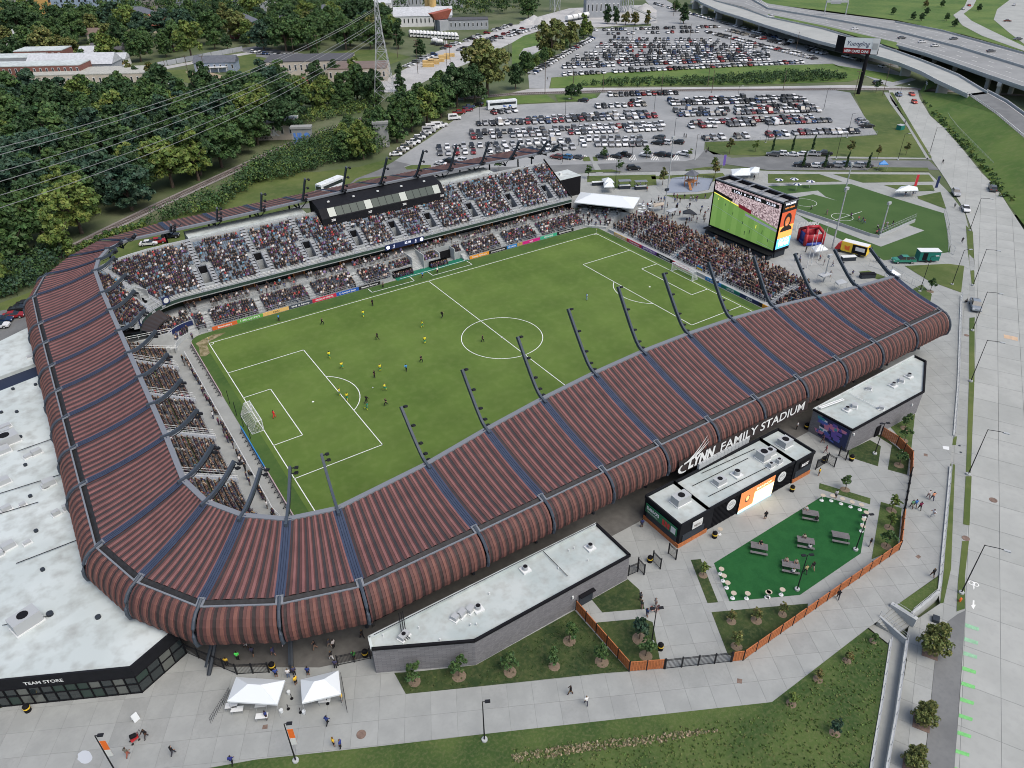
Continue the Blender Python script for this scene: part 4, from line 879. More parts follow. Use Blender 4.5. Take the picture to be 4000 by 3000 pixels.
for(i,j,x,y,m,lab)in((2,1,1550,425,'flag_r','red and black flag on the rear rail of the standing terrace'),(2,1,1600,440,'ad_text_white','white and red flag on the rear rail of the standing terrace'),(2,1,1660,465,'flag_y','rainbow flag on the rear rail of the standing terrace'),(2,1,2045,640,'flag_r','red and yellow flag on the lower terrace rail near the roof'),(2,1,1620,655,'ad_sky','blue and yellow flag on the front rail right of the far goal')):
 p=W(i,j,x,y,3.2);t=thing('flag',lab,'flag',p,group='flags on the terrace rails')
 MB().box(-.03,.03,-.9,.9,0,.45).build('field',m,t);MB().box(-.03,.03,-.9,.9,-.45,0).build('field','flag_y' if m in('flag_r','ad_sky')else 'flag_r',t)
corner=thing('corner_tiers','open diagonal concrete tiers below the bright marquee','stand')
P0,P1,Q0,Q1=Vector((55.6,41.2)),Vector((60.0,36.0)),Vector((58.6,49.0)),Vector((67.5,38.2))
b=MB()
for k in range(7):
 f0,f1=k/7,(k+1)/7;b.prism([P0 .lerp(Q0,f0),P1 .lerp(Q1,f0),P1 .lerp(Q1,f1),P0 .lerp(Q0,f1)],-.05,.55+.36*k)
b.prism([Q0,Q1,Vector((69.2,36)),Vector((69.2,50)),Vector((60,50))],-.05,G+.02);b.build('tier','concrete_light',corner)
for k in range(1,8):
 p,q=P0 .lerp(Q0,k/7),P1 .lerp(Q1,k/7);z=.55+.36*k-.36
 rail(corner,[(p.x,p.y,z),(q.x,q.y,z)],1.0,2,2.0,name='tier_rail')
 for _ in range(6):
  r_=p.lerp(q,random.random());CROWD.append((r_.x,r_.y,z,math.radians(225),random.choice(('sit','stand'))))
b=MB();m0,m1=P0 .lerp(P1,.5),Q0 .lerp(Q1,.45);dd=(m1-m0)
for k in range(16):b.obox(m0+dd*(k+.5)/16,dd,dd.length/32,.8,0,.4+.165*k)
b.build('stairway','step_metal',corner)
rail(corner,[(54.8,41.4,.0),(57.6,39.8,0),(60.2,35.4,.0)],1.0,2,1.5,name='front_rail')
#CANOPY
HO=13.0
def iv(z):return z
nearX=[55.1-10.82*k for k in range(10)]
nin=[(-47.3,16.2),(-45.6,16.35),(-44.1,16.7),(-43.3,17.1),(-43.0,17.35),(-43.1,17.5),(-43.4,17.2),(-43.9,16.6),(-44.6,15.7),(-45.6,14.7)]
e0o,e0i=W(3,1,1455,1000,HO),W(3,1,1075,740,16.1)
ST=[((e0o.x,-58.9),(e0o.x-.5,-48.6,16.1))]
ST+=[((x,-58.9),(x,y,z))for x,(y,z)in zip(nearX,nin)]
ST+=[((-58.7,-58.75),(-56.5,-46.9,14.6)),((-67.7,-55.8),(-62.8,-45.3,14.8)),((-75.6,-50.9),(-67.5,-41.6,15.1)),((-80.9,-42.8),(-70.8,-36.6,15.4)),((-84.0,-33.9),(-72.3,-30.6,15.6))]
NSTR=len(ST)
ST+=[((-84.0,y),(-72.1,y,16.1))for y in(-19.6,-9.6,0,9.4,19.0,28.9,38.0)]
ST+=[((-83.8,52.0),(-71.7,51.2,15.8)),((-80.7,61.9),(-70.2,57.0,15.9)),((-75.2,69.5),(-67.4,61.8,16.1)),((-67.6,75.1),(-62.8,64.2,16.4))]
farX=[-53.2,-42.3,-31.5,-20.7,-9.9,1.0,11.8,22.6,33.4,44.2,55.1]
fin=[(63.8,16.6),(63.2,16.9),(62.9,17.2),(62.6,17.6),(62.5,17.8),(62.3,17.8),(62.6,17.6),(62.7,17.4),(62.9,17.2),(63.6,16.7),(64.6,16.2)]
ST+=[((x,78.0),(x,y,z))for x,(y,z)in zip(farX,fin)]+[((60.5,78.0),(60.5,65.4,15.9))]
roof=thing('stadium_canopy','ribbed maroon metal canopy curving round three sides of the stadium','roof')
def out_dir(k):
 o,i=ST[k];d=Vector((o[0]-i[0],o[1]-i[1]));return d.normalized()
ZO=[HO]*23+[13.1,13.3,13.5,13.8]+[14.0]*12
def rp(k,s):
 """point of rib k at s (0 outer ridge, 1 inner edge): rises, with a shallow sag"""
 o,i=ST[k];return Vector((o[0]+(i[0]-o[0])*s,o[1]+(i[1]-o[1])*s,ZO[k]+(i[2]-ZO[k])*s-(1.5 if k<25 else.5)*s*(1-s)))
BAR=[(.8,12.80),(1.5,12.62),(2.2,12.1),(2.75,11.35),(3.1,10.4),(3.2,9.45),(3.05,8.6)]
def bp(k,j,off=0.0):
 o,i=ST[k];d=out_dir(k);r_,z=BAR[j];return Vector((o[0]+d.x*(r_+off),o[1]+d.y*(r_+off),z+off*.4))
SEG=[0,.2,.4,.6,.78,.9,1.0]
STRIP=.55
panels=[];fascias=[]
def make_panel(get,ns,far_=False):
 """get(s_index, u)->point ; cross-section with a raised pink pan, a mid slope and a dark trough"""
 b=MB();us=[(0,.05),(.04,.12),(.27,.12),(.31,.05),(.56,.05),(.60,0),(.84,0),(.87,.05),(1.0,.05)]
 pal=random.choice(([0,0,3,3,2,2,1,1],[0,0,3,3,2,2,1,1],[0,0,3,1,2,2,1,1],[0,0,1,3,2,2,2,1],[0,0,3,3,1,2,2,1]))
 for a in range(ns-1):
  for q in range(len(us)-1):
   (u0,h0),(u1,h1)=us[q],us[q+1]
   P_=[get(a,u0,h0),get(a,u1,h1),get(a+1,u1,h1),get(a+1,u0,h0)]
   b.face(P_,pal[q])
 return b
allnum=[]
for k in range(len(ST)-1):
 p,q=rp(k,0),rp(k+1,0);pi,qi=rp(k,1),rp(k+1,1)
 Lo,Li=(q-p).length,(qi-pi).length;L=max(Lo,Li*.9)
 isfar=k>=26
 n=max(3,round((L-2*STRIP)/1.28))
 for c in range(n):
  def w_(u,k=k,c=c,n=n):return(c+u)/n
  def get(a,u,h,k=k,c=c,n=n,Lo=Lo,Li=Li):
   s=SEG[a];f=(c+u)/n;Lh=Lo+(Li-Lo)*s;m=STRIP/max(Lh,.5);f=m+f*(1-2*m)
   pt=rp(k,s).lerp(rp(k+1,s),f);pt.z+=h;return pt
  panels.append((make_panel(get,len(SEG)),k))
  if k<24:
   def getb(a,u,h,k=k,c=c,n=n,Lo=Lo):
    f=(c+u)/n;m=.3/Lo;f=m+f*(1-2*m);return bp(k,a,h).lerp(bp(k+1,a,h),f)
   fascias.append(make_panel(getb,len(BAR)))
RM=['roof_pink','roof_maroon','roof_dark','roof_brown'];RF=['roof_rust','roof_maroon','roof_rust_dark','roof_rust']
M('roof_far',(.17,.085,.065),.7,var=.12,scale=.5);RFAR=['roof_far','roof_brown','roof_dark','roof_brown'];rest=MB();cnt=0
panels.sort(key=lambda t:t[1]>=26)
for mb,k in panels:
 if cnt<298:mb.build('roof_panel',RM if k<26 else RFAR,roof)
 else:
  o=len(rest.v);rest.v+=mb.v;rest.f+=[tuple(i+o for i in f)for f in mb.f];rest.m+=mb.m
 cnt+=1
if rest.f:rest.build('roof_panel',RFAR,roof,kind='stuff')
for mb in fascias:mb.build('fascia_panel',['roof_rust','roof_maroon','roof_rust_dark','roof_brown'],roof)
def strip_mesh(k,half,h,seg=SEG):
 b=MB();prev=None
 for s in seg:
  p=rp(k,s);o,i=ST[k]
  a=rp(max(0,k-1),s);c=rp(min(len(ST)-1,k+1),s);d=(c-a);d.z=0;d.normalize()
  cur=[p+d*f*half+Vector((0,0,h+hh))for f,hh in((-1,0),(-.55,0),(-.5,.06),(-.45,0),(-.03,0),(0,.06),(.03,0),(.45,0),(.5,.06),(.55,0),(1,0))]
  if prev:
   for q in range(len(cur)-1):b.face([prev[q],cur[q],cur[q+1],prev[q+1]],1 if q in(1,2,4,5,7,8)else 0)
  prev=cur
 return b
for k in range(len(ST)):strip_mesh(k,STRIP+.06,.14).build('rib_strip',['roof_blue','roof_blue_dark'],roof)
def box_path(b,pts,wd,ht,mi=0):
 for p,q in zip(pts,pts[1:]):b.bar(p,q,wd,ht,mi)
 return b
b=MB()
for k in range(24):
 for(a,c)in((0,1),):
  d0,d1=out_dir(k),out_dir(k+1);p,q=rp(k,0),rp(k+1,0)
  b.face([p+Vector((0,0,-.05)),q+Vector((0,0,-.05)),q+Vector((d1 .x*.85,d1 .y*.85,-.55)),p+Vector((d0 .x*.85,d0 .y*.85,-.55))])
b.build('gutter','gutter',roof)
MB().tube([Vector((ST[k][0][0]+out_dir(k).x*1.3,ST[k][0][1]+out_dir(k).y*1.3,7.2))for k in range(25)],.3,6).build('eave_beam','steel_dark',roof)
MB().tube([Vector((ST[k][0][0]-out_dir(k).x*1.2,ST[k][0][1]-out_dir(k).y*1.2,6.9))for k in range(25)],.3,6).build('eave_beam','steel_dark',roof)
box_path(MB(),[bp(k,0,.05)for k in range(25)],.22,.2).build('gutter_rail','steel_grey',roof)
box_path(MB(),[rp(k,1)+Vector((0,0,-.12))for k in range(len(ST))],.75,.5).build('edge_beam','steel_grey',roof)
b=MB()
for k in range(len(ST)-1):
 b.face([rp(k,0)-Vector((0,0,.9)),rp(k+1,0)-Vector((0,0,.9)),rp(k+1,1)-Vector((0,0,.45)),rp(k,1)-Vector((0,0,.45))])
b.build('soffit','roof_dark',roof)
def lamp_head(b,p,d,s=.42):
 e=Vector((-d.y,d.x,0));b.bar(p-e*s,p+e*s*.2,.55,.3)
for k in range(len(ST)):
 o,i=ST[k];d=out_dir(k);D=Vector((d.x,d.y,0));mid=k
 if k<25:
  pts=[rp(k,0)+Vector((0,0,.25))]+[bp(k,j,.18)for j in range(len(BAR))]+[Vector((o[0]+d.x*2.3,o[1]+d.y*2.3,7.9)),Vector((o[0]+d.x*.6,o[1]+d.y*.6,7.25)),Vector((o[0]-d.x*1.6,o[1]-d.y*1.6,7.0))]
  MB().tube(pts,.22,6).build('fascia_rib','steel_blue',roof)
  MB().bar(rp(k,0)+D*(-.3)+Vector((0,0,.12)),bp(k,0,.1),.9,.18).build('ridge_bracket','steel_grey',roof)
  foot=Vector((o[0]-d.x*1.0,o[1]-d.y*1.0,G))if k not in(12,13,14)else Vector((o[0]+d.x*3.3,o[1]+d.y*3.3,G))
  bb=MB();bb.tube([Vector((o[0]-d.x*1.6,o[1]-d.y*1.6,7.1)),foot],.26,6)
  bb.tube([Vector((o[0]-d.x*.4,o[1]-d.y*.4,7.2)),foot+Vector((0,0,1.6))],.16,5);bb.tube([Vector((o[0]-d.x*1.6,o[1]-d.y*1.6,7.1)),rp(k,.15)-Vector((0,0,.9))],.2,5)
  bb.build('leg','steel_dark',roof)
 elif k>=26:
  bb=MB();p=rp(k,.12);q=rp(k,.75)-Vector((0,0,.6))
  base=Vector((p.x,66,12.5))
  bb.tube([q,(q.x,q.y-1.5,14.2)],.2,5);bb.tube([(q.x,q.y-1.5,14.2),rp(k,.25)-Vector((0,0,.7))],.2,5);bb.tube([(q.x-.4,q.y-1.5,14.2),(q.x+3.4,q.y+.6,16.2)],.12,5)
  bb.tube([rp(k,.2)-Vector((0,0,.7)),(o[0],o[1]-3,G)],.25,5);bb.build('leg','steel_dark',roof)
 far_=k>=27;left_=11<=k<=26
 dy,dz=(5.2,2.8)
 if k<=15:dy,dz=((6.6,4.0),(6.8,5.5),(6.7,6.7),(6.5,8.0),(7.2,8.7),(7.5,8.9),(7.3,9.2),(7.4,8.6),(6.8,8.0),(6.5,7.2),(6.9,6.0),(8.4,3.0),(8.0,2.2),(6.9,2.2),(6.1,2.4),(5.3,3.0))[k]
 elif far_:dy,dz=((4.1,2.7),(4.0,4.3),(4.6,5.6),(5.8,7.2),(6.3,8.1),(7.1,8.8),(7.0,8.9),(5.9,8.6),(5.3,7.6),(5.4,6.3),(5.5,5.1),(5.1,3.2))[k-27]
 elif k>=23:dy,dz=4.5,2.3
 pr=[(-1.2,-.3),(0,.05),(.9,.5),(1.8,1.3),(3.2,3.0),(5.3,5.9),(7.4,8.9)]
 base=rp(k,1)
 pts=[base-D*(u*dy/7.4)+Vector((0,0,v*dz/8.9+.1))for u,v in pr]
 if left_ and k>10:pts=[base-D*(u*dy/7.4)+Vector((0,0,.1+dz*max(0,(u/7.4))**1.7))for u in(-1.2,0,1.3,2.6,3.9,5.2,6.4,7.4)]
 b=MB()
 for p,q in zip(pts,pts[1:]):b.bar(p,q,.36,.55)
 arm=b.build('light_arm','steel_blue',roof)
 n=5 if(not left_ or k in(8,9))else 2
 e=Vector((-D.y,D.x,0))*(1 if not far_ else-1)
 tr=MB();tr.tube([p-Vector((0,0,.55))+e*.1 for p in pts[2:]],.07,4);tr.build('lamp_track','black_metal',arm)
 for q in range(n):
  f=.28+.72*q/(n-1)if n>2 else.9+.1*q
  idx=f*(len(pts)-1);i0=min(int(idx),len(pts)-2);p=pts[i0].lerp(pts[i0+1],idx-i0)
  b=MB();c=p+e*.75-D*.15-Vector((0,0,.35));b.bar(p-Vector((0,0,.3)),c,.12,.12);b.bar(c-D*.3+e*.05-Vector((0,0,.12)),c+D*.3+e*.05+Vector((0,0,.1)),.5,.28);b.build('floodlight','black_metal',arm)
#BUILDINGS ON THE NEAR SIDE
def WY(i,j,x,y,Y):
 u,v=1000*i+x/2.212,750*j+y/2.212
 d=_f+_r*(u-2000)/FPX-_u*(v-1500)/FPX
 p=CAM+(Y-CAM[1])/d[1]*d
 return Vector(p)
def flat_block(name,label,poly,z1,wall,roof_m,cap='black',white=()):
 t=thing(name,label,'building')
 b=MB();b.prism(poly,G-.3,z1-.35,0,top=1);b.build('wall',[wall,roof_m],t)
 n=len(poly)
 for k in range(n):
  a,c=Vector(poly[k]),Vector(poly[(k+1)%n]);d=(c-a).normalized();m=(a+c)/2
  b=MB();b.obox(m,d,(c-a).length/2+.05,.16,z1-.34,z1);b.build('parapet','membrane' if k in white else cap,t)
 return t
def ac_unit(t,p,z,sx=1.6,sy=1.1,h=1.1,rz=0.0,fan=True,mat='galv'):
 d=(math.cos(rz),math.sin(rz));b=MB();b.obox(p,d,sx/2+.15,sy/2+.15,z,z+.15,1);b.obox(p,d,sx/2,sy/2,z+.15,z+h,0)
 o=b.build('rooftop_unit',[mat,'lamp_white'],t)
 if fan:MB().cyl(p,min(sx,sy)*.33,z+h,z+h+.08,12).build('fan','black',o)
 return o
def exhaust(t,p,z,r=.38,h=.8):
 b=MB();b.obox(p,(1,0),r+.25,r+.25,z,z+.25,1);b.cyl(p,r,z+.25,z+h,14);o=b.build('roof_fan',['galv','lamp_white'],t)
 MB().cyl(p,r*.8,z+h-.02,z+h+.03,14).build('fan_mouth','black',o);return o
ZB=7.9
bw=flat_block('brick_building','grey block building with pale roof and angled wall beside the plaza lawn',[(-60.4,-64.7),(-49.6,-70.6),(-24.9,-70.7),(-24.9,-63.5),(-60.0,-63.0)],ZB,'cmu','membrane_grey',white=(3,4))
for i,j,x,y in((2,2,675,1420),(1,3,1920,290),(2,2,115,1610)):exhaust(bw,W(i,j,x,y,ZB-.35),ZB-.35)
for i,j,x,y,s in((1,3,1780,335,1.2),(1,3,1852,300,1.1),(1,3,1725,370,.9),(1,3,1280,530,1.3)):ac_unit(bw,W(i,j,x,y,ZB-.35),ZB-.35,s,.8,.7,.4,fan=s>1.25)
b=MB()
for x,y in((2015,160),(1100,520),(1590,560),(1855,430),(1905,425),(1408,455)):p=W(1,3,x,y,ZB-.35);b.cyl(p,.09,ZB-.35,ZB+.05,6)
for x,y in((490,1445),(535,1425),(655,1530),(400,1600)):p=W(2,2,x,y,ZB-.35);b.cyl(p,.08,ZB-.35,ZB+.05,6)
b.build('vent_pipes','lamp_white',bw)
b=MB();b.tube([(-59.5,-63.4,ZB+.4),(-25.2,-63.8,ZB+.4)],.05,5);b.tube([W(2,2,265,1440,ZB-.1),W(2,2,480,1659,ZB-.1)],.05,5)
p0,p1=W(1,3,1250,330,ZB),W(1,3,1280,530,ZB)
for o in(-.25,.05,.3):b.tube([p0+Vector((o,0,.3)),p1+Vector((o,0,.2)),p1+Vector((o+.3,-.4,-.2))],.06,5)
b.build('conduits','black_metal',bw)
for i,j,x,y in((1,3,1680,670),(2,3,522,180)):
 p=WY(i,j,x,y,-70.75 if i==2 else-67.8);MB().box(p.x-.12,p.x+.12,p.y-.18,p.y,p.z-.25,p.z+.2).build('wall_lamp','lamp_white',bw)
MB().box(-33.5,-31.2,-70.82,-70.72,G,G+2.2).build('door','steel_dark',bw);MB().box(-33.6,-31.1,-71.3,-70.7,G+2.2,G+2.35).build('door_canopy','black',bw)
pe=[(24.4,-70.5),(44.8,-70.6),(54.6,-65.0),(54.7,-62.6),(24.0,-63.0)]
be=flat_block('brick_building','grey block building with a painted mural end beside the right hand canopy',pe,ZB,'cmu','membrane_grey',white=(3,))
for x,y in((680,230),(1080,20)):exhaust(be,W(3,2,x,y,ZB-.35),ZB-.35)
exhaust(be,W(3,1,1215,1600,ZB-.35),ZB-.35)
for i,j,x,y,s in((3,2,745,200,1.2),(3,2,870,50,.7),(3,1,1150,1640,1.2),(3,2,975,220,.6)):ac_unit(be,W(i,j,x,y,ZB-.35),ZB-.35,s,.8,.7,.5,fan=False)
b=MB()
for o in(0,.35):b.tube([W(3,2,450,215,ZB)+Vector((0,o,.1)),W(3,2,655,140,ZB)+Vector((0,o,.1))],.12,6)
b.tube([W(3,2,700,75,ZB-.1),W(3,2,965,215,ZB-.1)],.05,5);b.build('pipe_run','lamp_white',be)
b=MB()
M('mural_purple',(.14,.09,.36),.6);M('mural_dark',(.02,.03,.09),.6);M('mural_teal',(.05,.30,.33),.6);M('mural_pink',(.55,.2,.3),.6);M('mural_white',(.7,.7,.75),.6);M('mural_blue',(.08,.14,.45),.6)
mu=MB();x=24.15;mu.box(x-.05,x,-70.3,-63.2,3.3,7.5);mural=mu.build('mural','mural_dark',be)
for k in range(34):
 y=random.uniform(-69.6,-64);z=random.uniform(3.6,6.9);w_,h_=random.uniform(.4,1.5),random.uniform(.25,1.0);a=random.uniform(-.5,.5)
 if y-w_/2<-70.2 or y+w_/2>-63.3 or z+h_>7.4:continue
 MB().mesh([(x-.056-.002*k,y-w_/2,z),(x-.056-.002*k,y+w_/2,z+a*.3),(x-.056-.002*k,y+w_/2-a,z+h_),(x-.056-.002*k,y-w_/2+a*.5,z+h_)],[(0,3,2,1)]).build('mural_shape',random.choice(['mural_purple','mural_purple','mural_teal','mural_pink','mural_white','mural_blue']),mural)
for i,j,x,y in((3,2,1243,180),(3,2,740,435)):
 p=WY(i,j,x,y,-70.65);MB().box(p.x-.12,p.x+.12,p.y-.15,p.y+.05,p.z-.2,p.z+.2).build('wall_lamp','lamp_white',be)
MB().box(32.0,33.2,-70.75,-70.6,G,G+2.2).build('door','black',be)
ZK=7.7
bk=thing('concession_building','black clad concession building with lit screen facing the picnic lawn','building')
for x0,x1,y0,y1 in((-14.9,-9.15,-70.4,-62.9),(-9.15,10.1,-70.25,-63.1),(10.1,14.7,-70.45,-63.1)):
 b=MB();b.box(x0,x1,y0,y1,G-.2,ZK-.4,0);b.f.pop(-5);b.m.pop(-5)
 b.box(x0+.2,x1-.2,y0+.2,y1-.2,ZK-.6,ZK-.38,1);b.build('block',['cladding','membrane_grey'],bk)
 b=MB()
 for a,c in(((x0,y0),(x1,y0)),((x0,y1),(x1,y1)),((x0,y0),(x0,y1)),((x1,y0),(x1,y1))):
  m=((a[0]+c[0])/2,(a[1]+c[1])/2);d=Vector((c[0]-a[0],c[1]-a[1]));b.obox(m,d,d.length/2+.05,.12,ZK-.5,ZK)
 b.build('parapet','cladding',bk)
b=MB()
for k in range(62):
 x=-7.9+.29*k;b.box(x,x+.09,-70.31,-70.24,G,ZK-.05)
b.build('cladding_ribs','black',bk)
for q in((-15.0,-9.1,-70.52,-70.4),(-15.02,-14.9,-70.4,-63),(10.3,14.7,-70.57,-70.45)):MB().box(*q,G,G+.75).build('wood_base','fence_wood',bk)
MB().box(-14.3,-9.9,-70.5,-70.4,G+.9,G+2.2).box(10.6,14.4,-70.55,-70.45,G+.9,G+2.2).box(-15.0,-14.9,-69.9,-63.6,G+.8,G+2.0).build('serving_hatch','steel_dark',bk)
M('sign_green',(.01,.14,.06),.5)
s1=MB().box(-15.12,-15.02,-69.9,-63.4,G+2.0,G+3.6).build('sign_board','sign_green',bk)
text('lettering',"DAN-O'S",'ad_text_white',s1,(-15.14,-63.7,G+2.75),(0,-1,0),(0,0,1),.6,2.6,ext=.02,bold=.05)
text('lettering','SEASONING','ad_text_white',s1,(-15.14,-63.9,G+2.25),(0,-1,0),(0,0,1),.3,2.1,ext=.02)
for k in range(3):MB().box(-15.16,-15.12,-67.4-.55*k,-67.0-.55*k,G+2.2,G+3.2).build('bottle_print','red',s1)
MB().box(-15.16,-15.12,-69.7,-68.8,G+2.2,G+3.3).build('print_block','lamp_white',s1)
s2=MB().box(-12.6,-10.6,-70.62,-70.52,G+2.6,G+3.9).build('menu_board','lamp_white',bk)
text('lettering','MENU','ad_text_dark',s2,(-12.3,-70.64,G+2.9),(1,0,0),(0,0,1),.5,1.4,ext=.02)
s3=MB().box(11.2,13.7,-70.66,-70.56,G+2.7,G+3.9).build('sign_board','black',bk)
text('lettering','BEST','ad_text_white',s3,(11.6,-70.68,G+2.95),(1,0,0),(0,0,1),.6,1.7,ext=.02,bold=.03)
for x,y,i in((1895,1045,2),(120,802,3)):
 p=WY(i,2,x,y,-70.4);b=MB();b.tube([(p.x,-70.33,p.z),(p.x,-70.43,p.z)],.95,24);o=b.build('round_sign','lamp_white',bk)
 b=MB()
 for k in range(20):a0,a1=k*math.pi/10,(k+1)*math.pi/10;b.face([(p.x+.62*math.cos(a0),-70.45,p.z+.62*math.sin(a0)),(p.x+.55*math.cos(a0),-70.45,p.z+.55*math.sin(a0)),(p.x+.55*math.cos(a1),-70.45,p.z+.55*math.sin(a1)),(p.x+.62*math.cos(a1),-70.45,p.z+.62*math.sin(a1))])
 b.build('crest_ring','steel_grey',o);text('lettering','RIVER','steel_dark',o,(p.x-.4,-70.44,p.z+.05),(1,0,0),(0,0,1),.22,.8,ext=.012)
M('scr_brown',(.55,.16,.05),.5,emit=.9);M('scr_cream',(1,.80,.45),.5,emit=1.1);M('scr_blue',(.35,.75,1),.5,emit=1.2);M('scr_dark',(.10,.05,.03),.5,emit=.4);M('scr_skin',(.85,.42,.16),.5,emit=.9)
pl,pr_,pt=WY(2,2,1940,1140,-70.4),WY(3,2,15,985,-70.4),WY(2,2,1985,945,-70.4)
x0,x1,z0,z1=pl.x,pr_.x,pl.z,pt.z
sc=thing('video_board','bright lit video board on the black building facing the picnic lawn','screen')
MB().box(x0-.12,x1+.12,-70.46,-70.32,z0-.12,z1+.12).build('frame','black',sc)
def scr(a0,a1,b0,b1,m,dy):MB().mesh([(x0+(x1-x0)*a0,-70.47-dy,z0+(z1-z0)*b0),(x0+(x1-x0)*a1,-70.47-dy,z0+(z1-z0)*b0),(x0+(x1-x0)*a1,-70.47-dy,z0+(z1-z0)*b1),(x0+(x1-x0)*a0,-70.47-dy,z0+(z1-z0)*b1)],[(0,1,2,3)]).build('picture',m,sc)
scr(0,1,0,1,'scr_cream',0);scr(0,.42,.22,1,'scr_brown',.004);scr(.42,1,.72,1,'scr_brown',.004);scr(0,1,0,.16,'scr_blue',.004)
b=MB();b.face([(x0+(x1-x0)*.22+.55*math.cos(k*math.pi/9),-70.482,z0+(z1-z0)*.6+.75*math.sin(k*math.pi/9))for k in range(18)]);b.build('picture','scr_dark',sc)
b=MB();b.face([(x0+(x1-x0)*.22+.38*math.cos(k*math.pi/9),-70.486,z0+(z1-z0)*.62+.52*math.sin(k*math.pi/9))for k in range(18)]);b.build('picture','scr_skin',sc)
text('lettering','BARDOT','scr_cream',sc,(x0+(x1-x0)*.46,-70.482,z0+(z1-z0)*.78),(1,0,0),(0,0,1),.42,(x1-x0)*.45,ext=.006,bold=.03)
for i,j,x,y,sx,sy,h,rz in((2,2,1455,1020,2.6,1.6,1.4,.0),(2,2,1790,860,1.8,1.2,1.0,0),(2,2,2165,645,1.7,1.7,1.5,0),(3,2,140,530,1.9,1.7,1.3,0),(3,2,90,685,.9,.7,.9,0),(3,2,20,720,.9,.7,.9,0),(3,2,10,610,1.6,1.2,1.1,0)):ac_unit(bk,W(i,j,x,y,ZK-.4),ZK-.38,sx,sy,h,rz)
exhaust(bk,W(2,2,1940,790,ZK-.4),ZK-.38,.5,1.0)
b=MB()
for a,c in(((2,2,1640,770),(2,2,2100,560)),((2,2,1700,970),(2,2,2200,720)),((2,2,1560,880),(2,2,2040,640))):b.tube([W(*a,z=ZK-.25),W(*c,z=ZK-.25)],.06,5)
b.build('pipe_run','black_metal',bk)
for k in range(14):
 p=W(2,2,1620+31*k,735-17*k,ZK-.2);MB().box(p.x-.38,p.x+.38,p.y-.2,p.y+.2,ZK-.4,ZK+1.0).build('louvre_panel','galv',bk)
sg=thing('stadium_name_sign','large white letters reading LYNN FAMILY STADIUM on the canopy fascia','sign')
ys=-62.75;up=Vector((0,.12,1)).normalized()
MB().mesh([(-8.0,ys+.05,8.2),(22.6,ys+.05,8.2),(22.6,ys+.35,10.55),(-8.0,ys+.35,10.55)],[(0,1,2,3)]).build('backing','roof_rust_dark',sg)
text('lettering','LYNN','lamp_white',sg,(-6.2,ys,8.6),(1,0,0),up,1.75,6.0,ext=.03,shear=.3,bold=.05)
text('lettering','FAMILY STADIUM','lamp_white',sg,(.9,ys,8.75),(1,0,0),up,1.55,20.6,ext=.03,shear=.12,bold=.012)
def swoosh(pts0,pts1):
 b=MB()
 for k in range(len(pts0)-1):b.face([pts0[k],pts0[k+1],pts1[k+1],pts1[k]])
 return b.build('wing_mark','lamp_white',sg)
def sy_(z):return ys-.06+max(0,z-10.2)*.16
for d,top in((0,13.0),(.55,12.2),(1.0,11.6)):
 A_,B2=[],[]
 for k in range(11):
  t_=k/10;x=-7.2+1.3*d+(4.9-.9*d)*t_;z=10.0+.9*d*.3+(top-9.9)*t_**1.5;wdt=.36*(1-t_)+.03
  A_.append(Vector((x,sy_(z-wdt/2),z-wdt/2)));B2 .append(Vector((x-.05,sy_(z+wdt/2),z+wdt/2)))
 swoosh(A_,B2)
A_,B2=[],[]
for k in range(13):
 a=math.radians(120+170*k/12);A_.append(Vector((-7.1+1.3*math.cos(a),sy_(9.2),9.2+.95*math.sin(a))));B2 .append(Vector((-6.9+1.05*math.cos(a),sy_(9.2),9.25+.72*math.sin(a))))
swoosh(A_,B2)
ts=thing('team_store','team store with large white flat roof and black glazed front','building')
ZS=7.8
pA,pB,pC=Vector((-125,-30.7)),Vector((-85.1,-51.3)),Vector((-79.3,-48.6))
b=MB();b.prism([pA,pB,pC,Vector((-77.5,-40)),Vector((-80.5,-30)),Vector((-81,28.3)),Vector((-130,15))],ZS-1.0,ZS,0,bottom=True);b.build('roof','membrane',ts)
MB().prism([(-81,28.3),(-130,15),(-130,22),(-81,33.4)],ZS-2,ZS-.7).build('roof_valley','roof_blue_dark',ts)
MB().prism([(-81,33.4),(-130,22),(-130,26),(-93,45.7),(-81,53)],G,ZS).build('rear_block','membrane',ts)
MB().prism([(p.x,p.y)for p in(pA+Vector((0,1)),pB+Vector((.1,.8)),pC+Vector((-.6,.7)),Vector((-78.5,-40)),Vector((-81.5,-30)),Vector((-81.5,28)),Vector((-130,15)))],G-.1,ZS-1.0).build('interior','black',ts)
def glazing(a,c,n0):
 d=(c-a).normalized();nrm=Vector((d.y,-d.x));L=(c-a).length;n=int(L/1.35);D3=Vector((d.x,d.y,0))
 b=MB();m=(a+c)/2;b.obox(m-nrm*.1,d,L/2,.12,6.15,ZS+.18);b.build('fascia','cladding',ts)
 b=MB()
 for k in range(n+1):
  p=a+d*(L*k/n);b.obox(p,d,.05,.08,G,6.2)
 for z in(G+.06,4.75,6.1):b.obox(m,d,L/2,.06,z-.05,z+.05)
 b.build('mullions','black',ts)
 for k in range(n):
  for z0_,z1_ in((G+.14,4.68),(4.82,6.03)):
   p,q=a+d*(L*k/n+.07)-nrm*.05,a+d*(L*(k+1)/n-.07)-nrm*.05
   if PJ((p.x,p.y,z0_))[0]<-60:continue
   MB().face([(p.x,p.y,z0_),(q.x,q.y,z0_),(q.x,q.y,z1_),(p.x,p.y,z1_)]).build('window_pane',random.choice(('glass_dark','glass_dark','glass_green','glass_store')),ts)
 return d,nrm
M('glass_store',(.10,.11,.10),.12,spec=.8)
d1,n1=glazing(pA,pB,0);d2,n2=glazing(pB,pC,0)
q=pB-d1*12.2+n1*.06
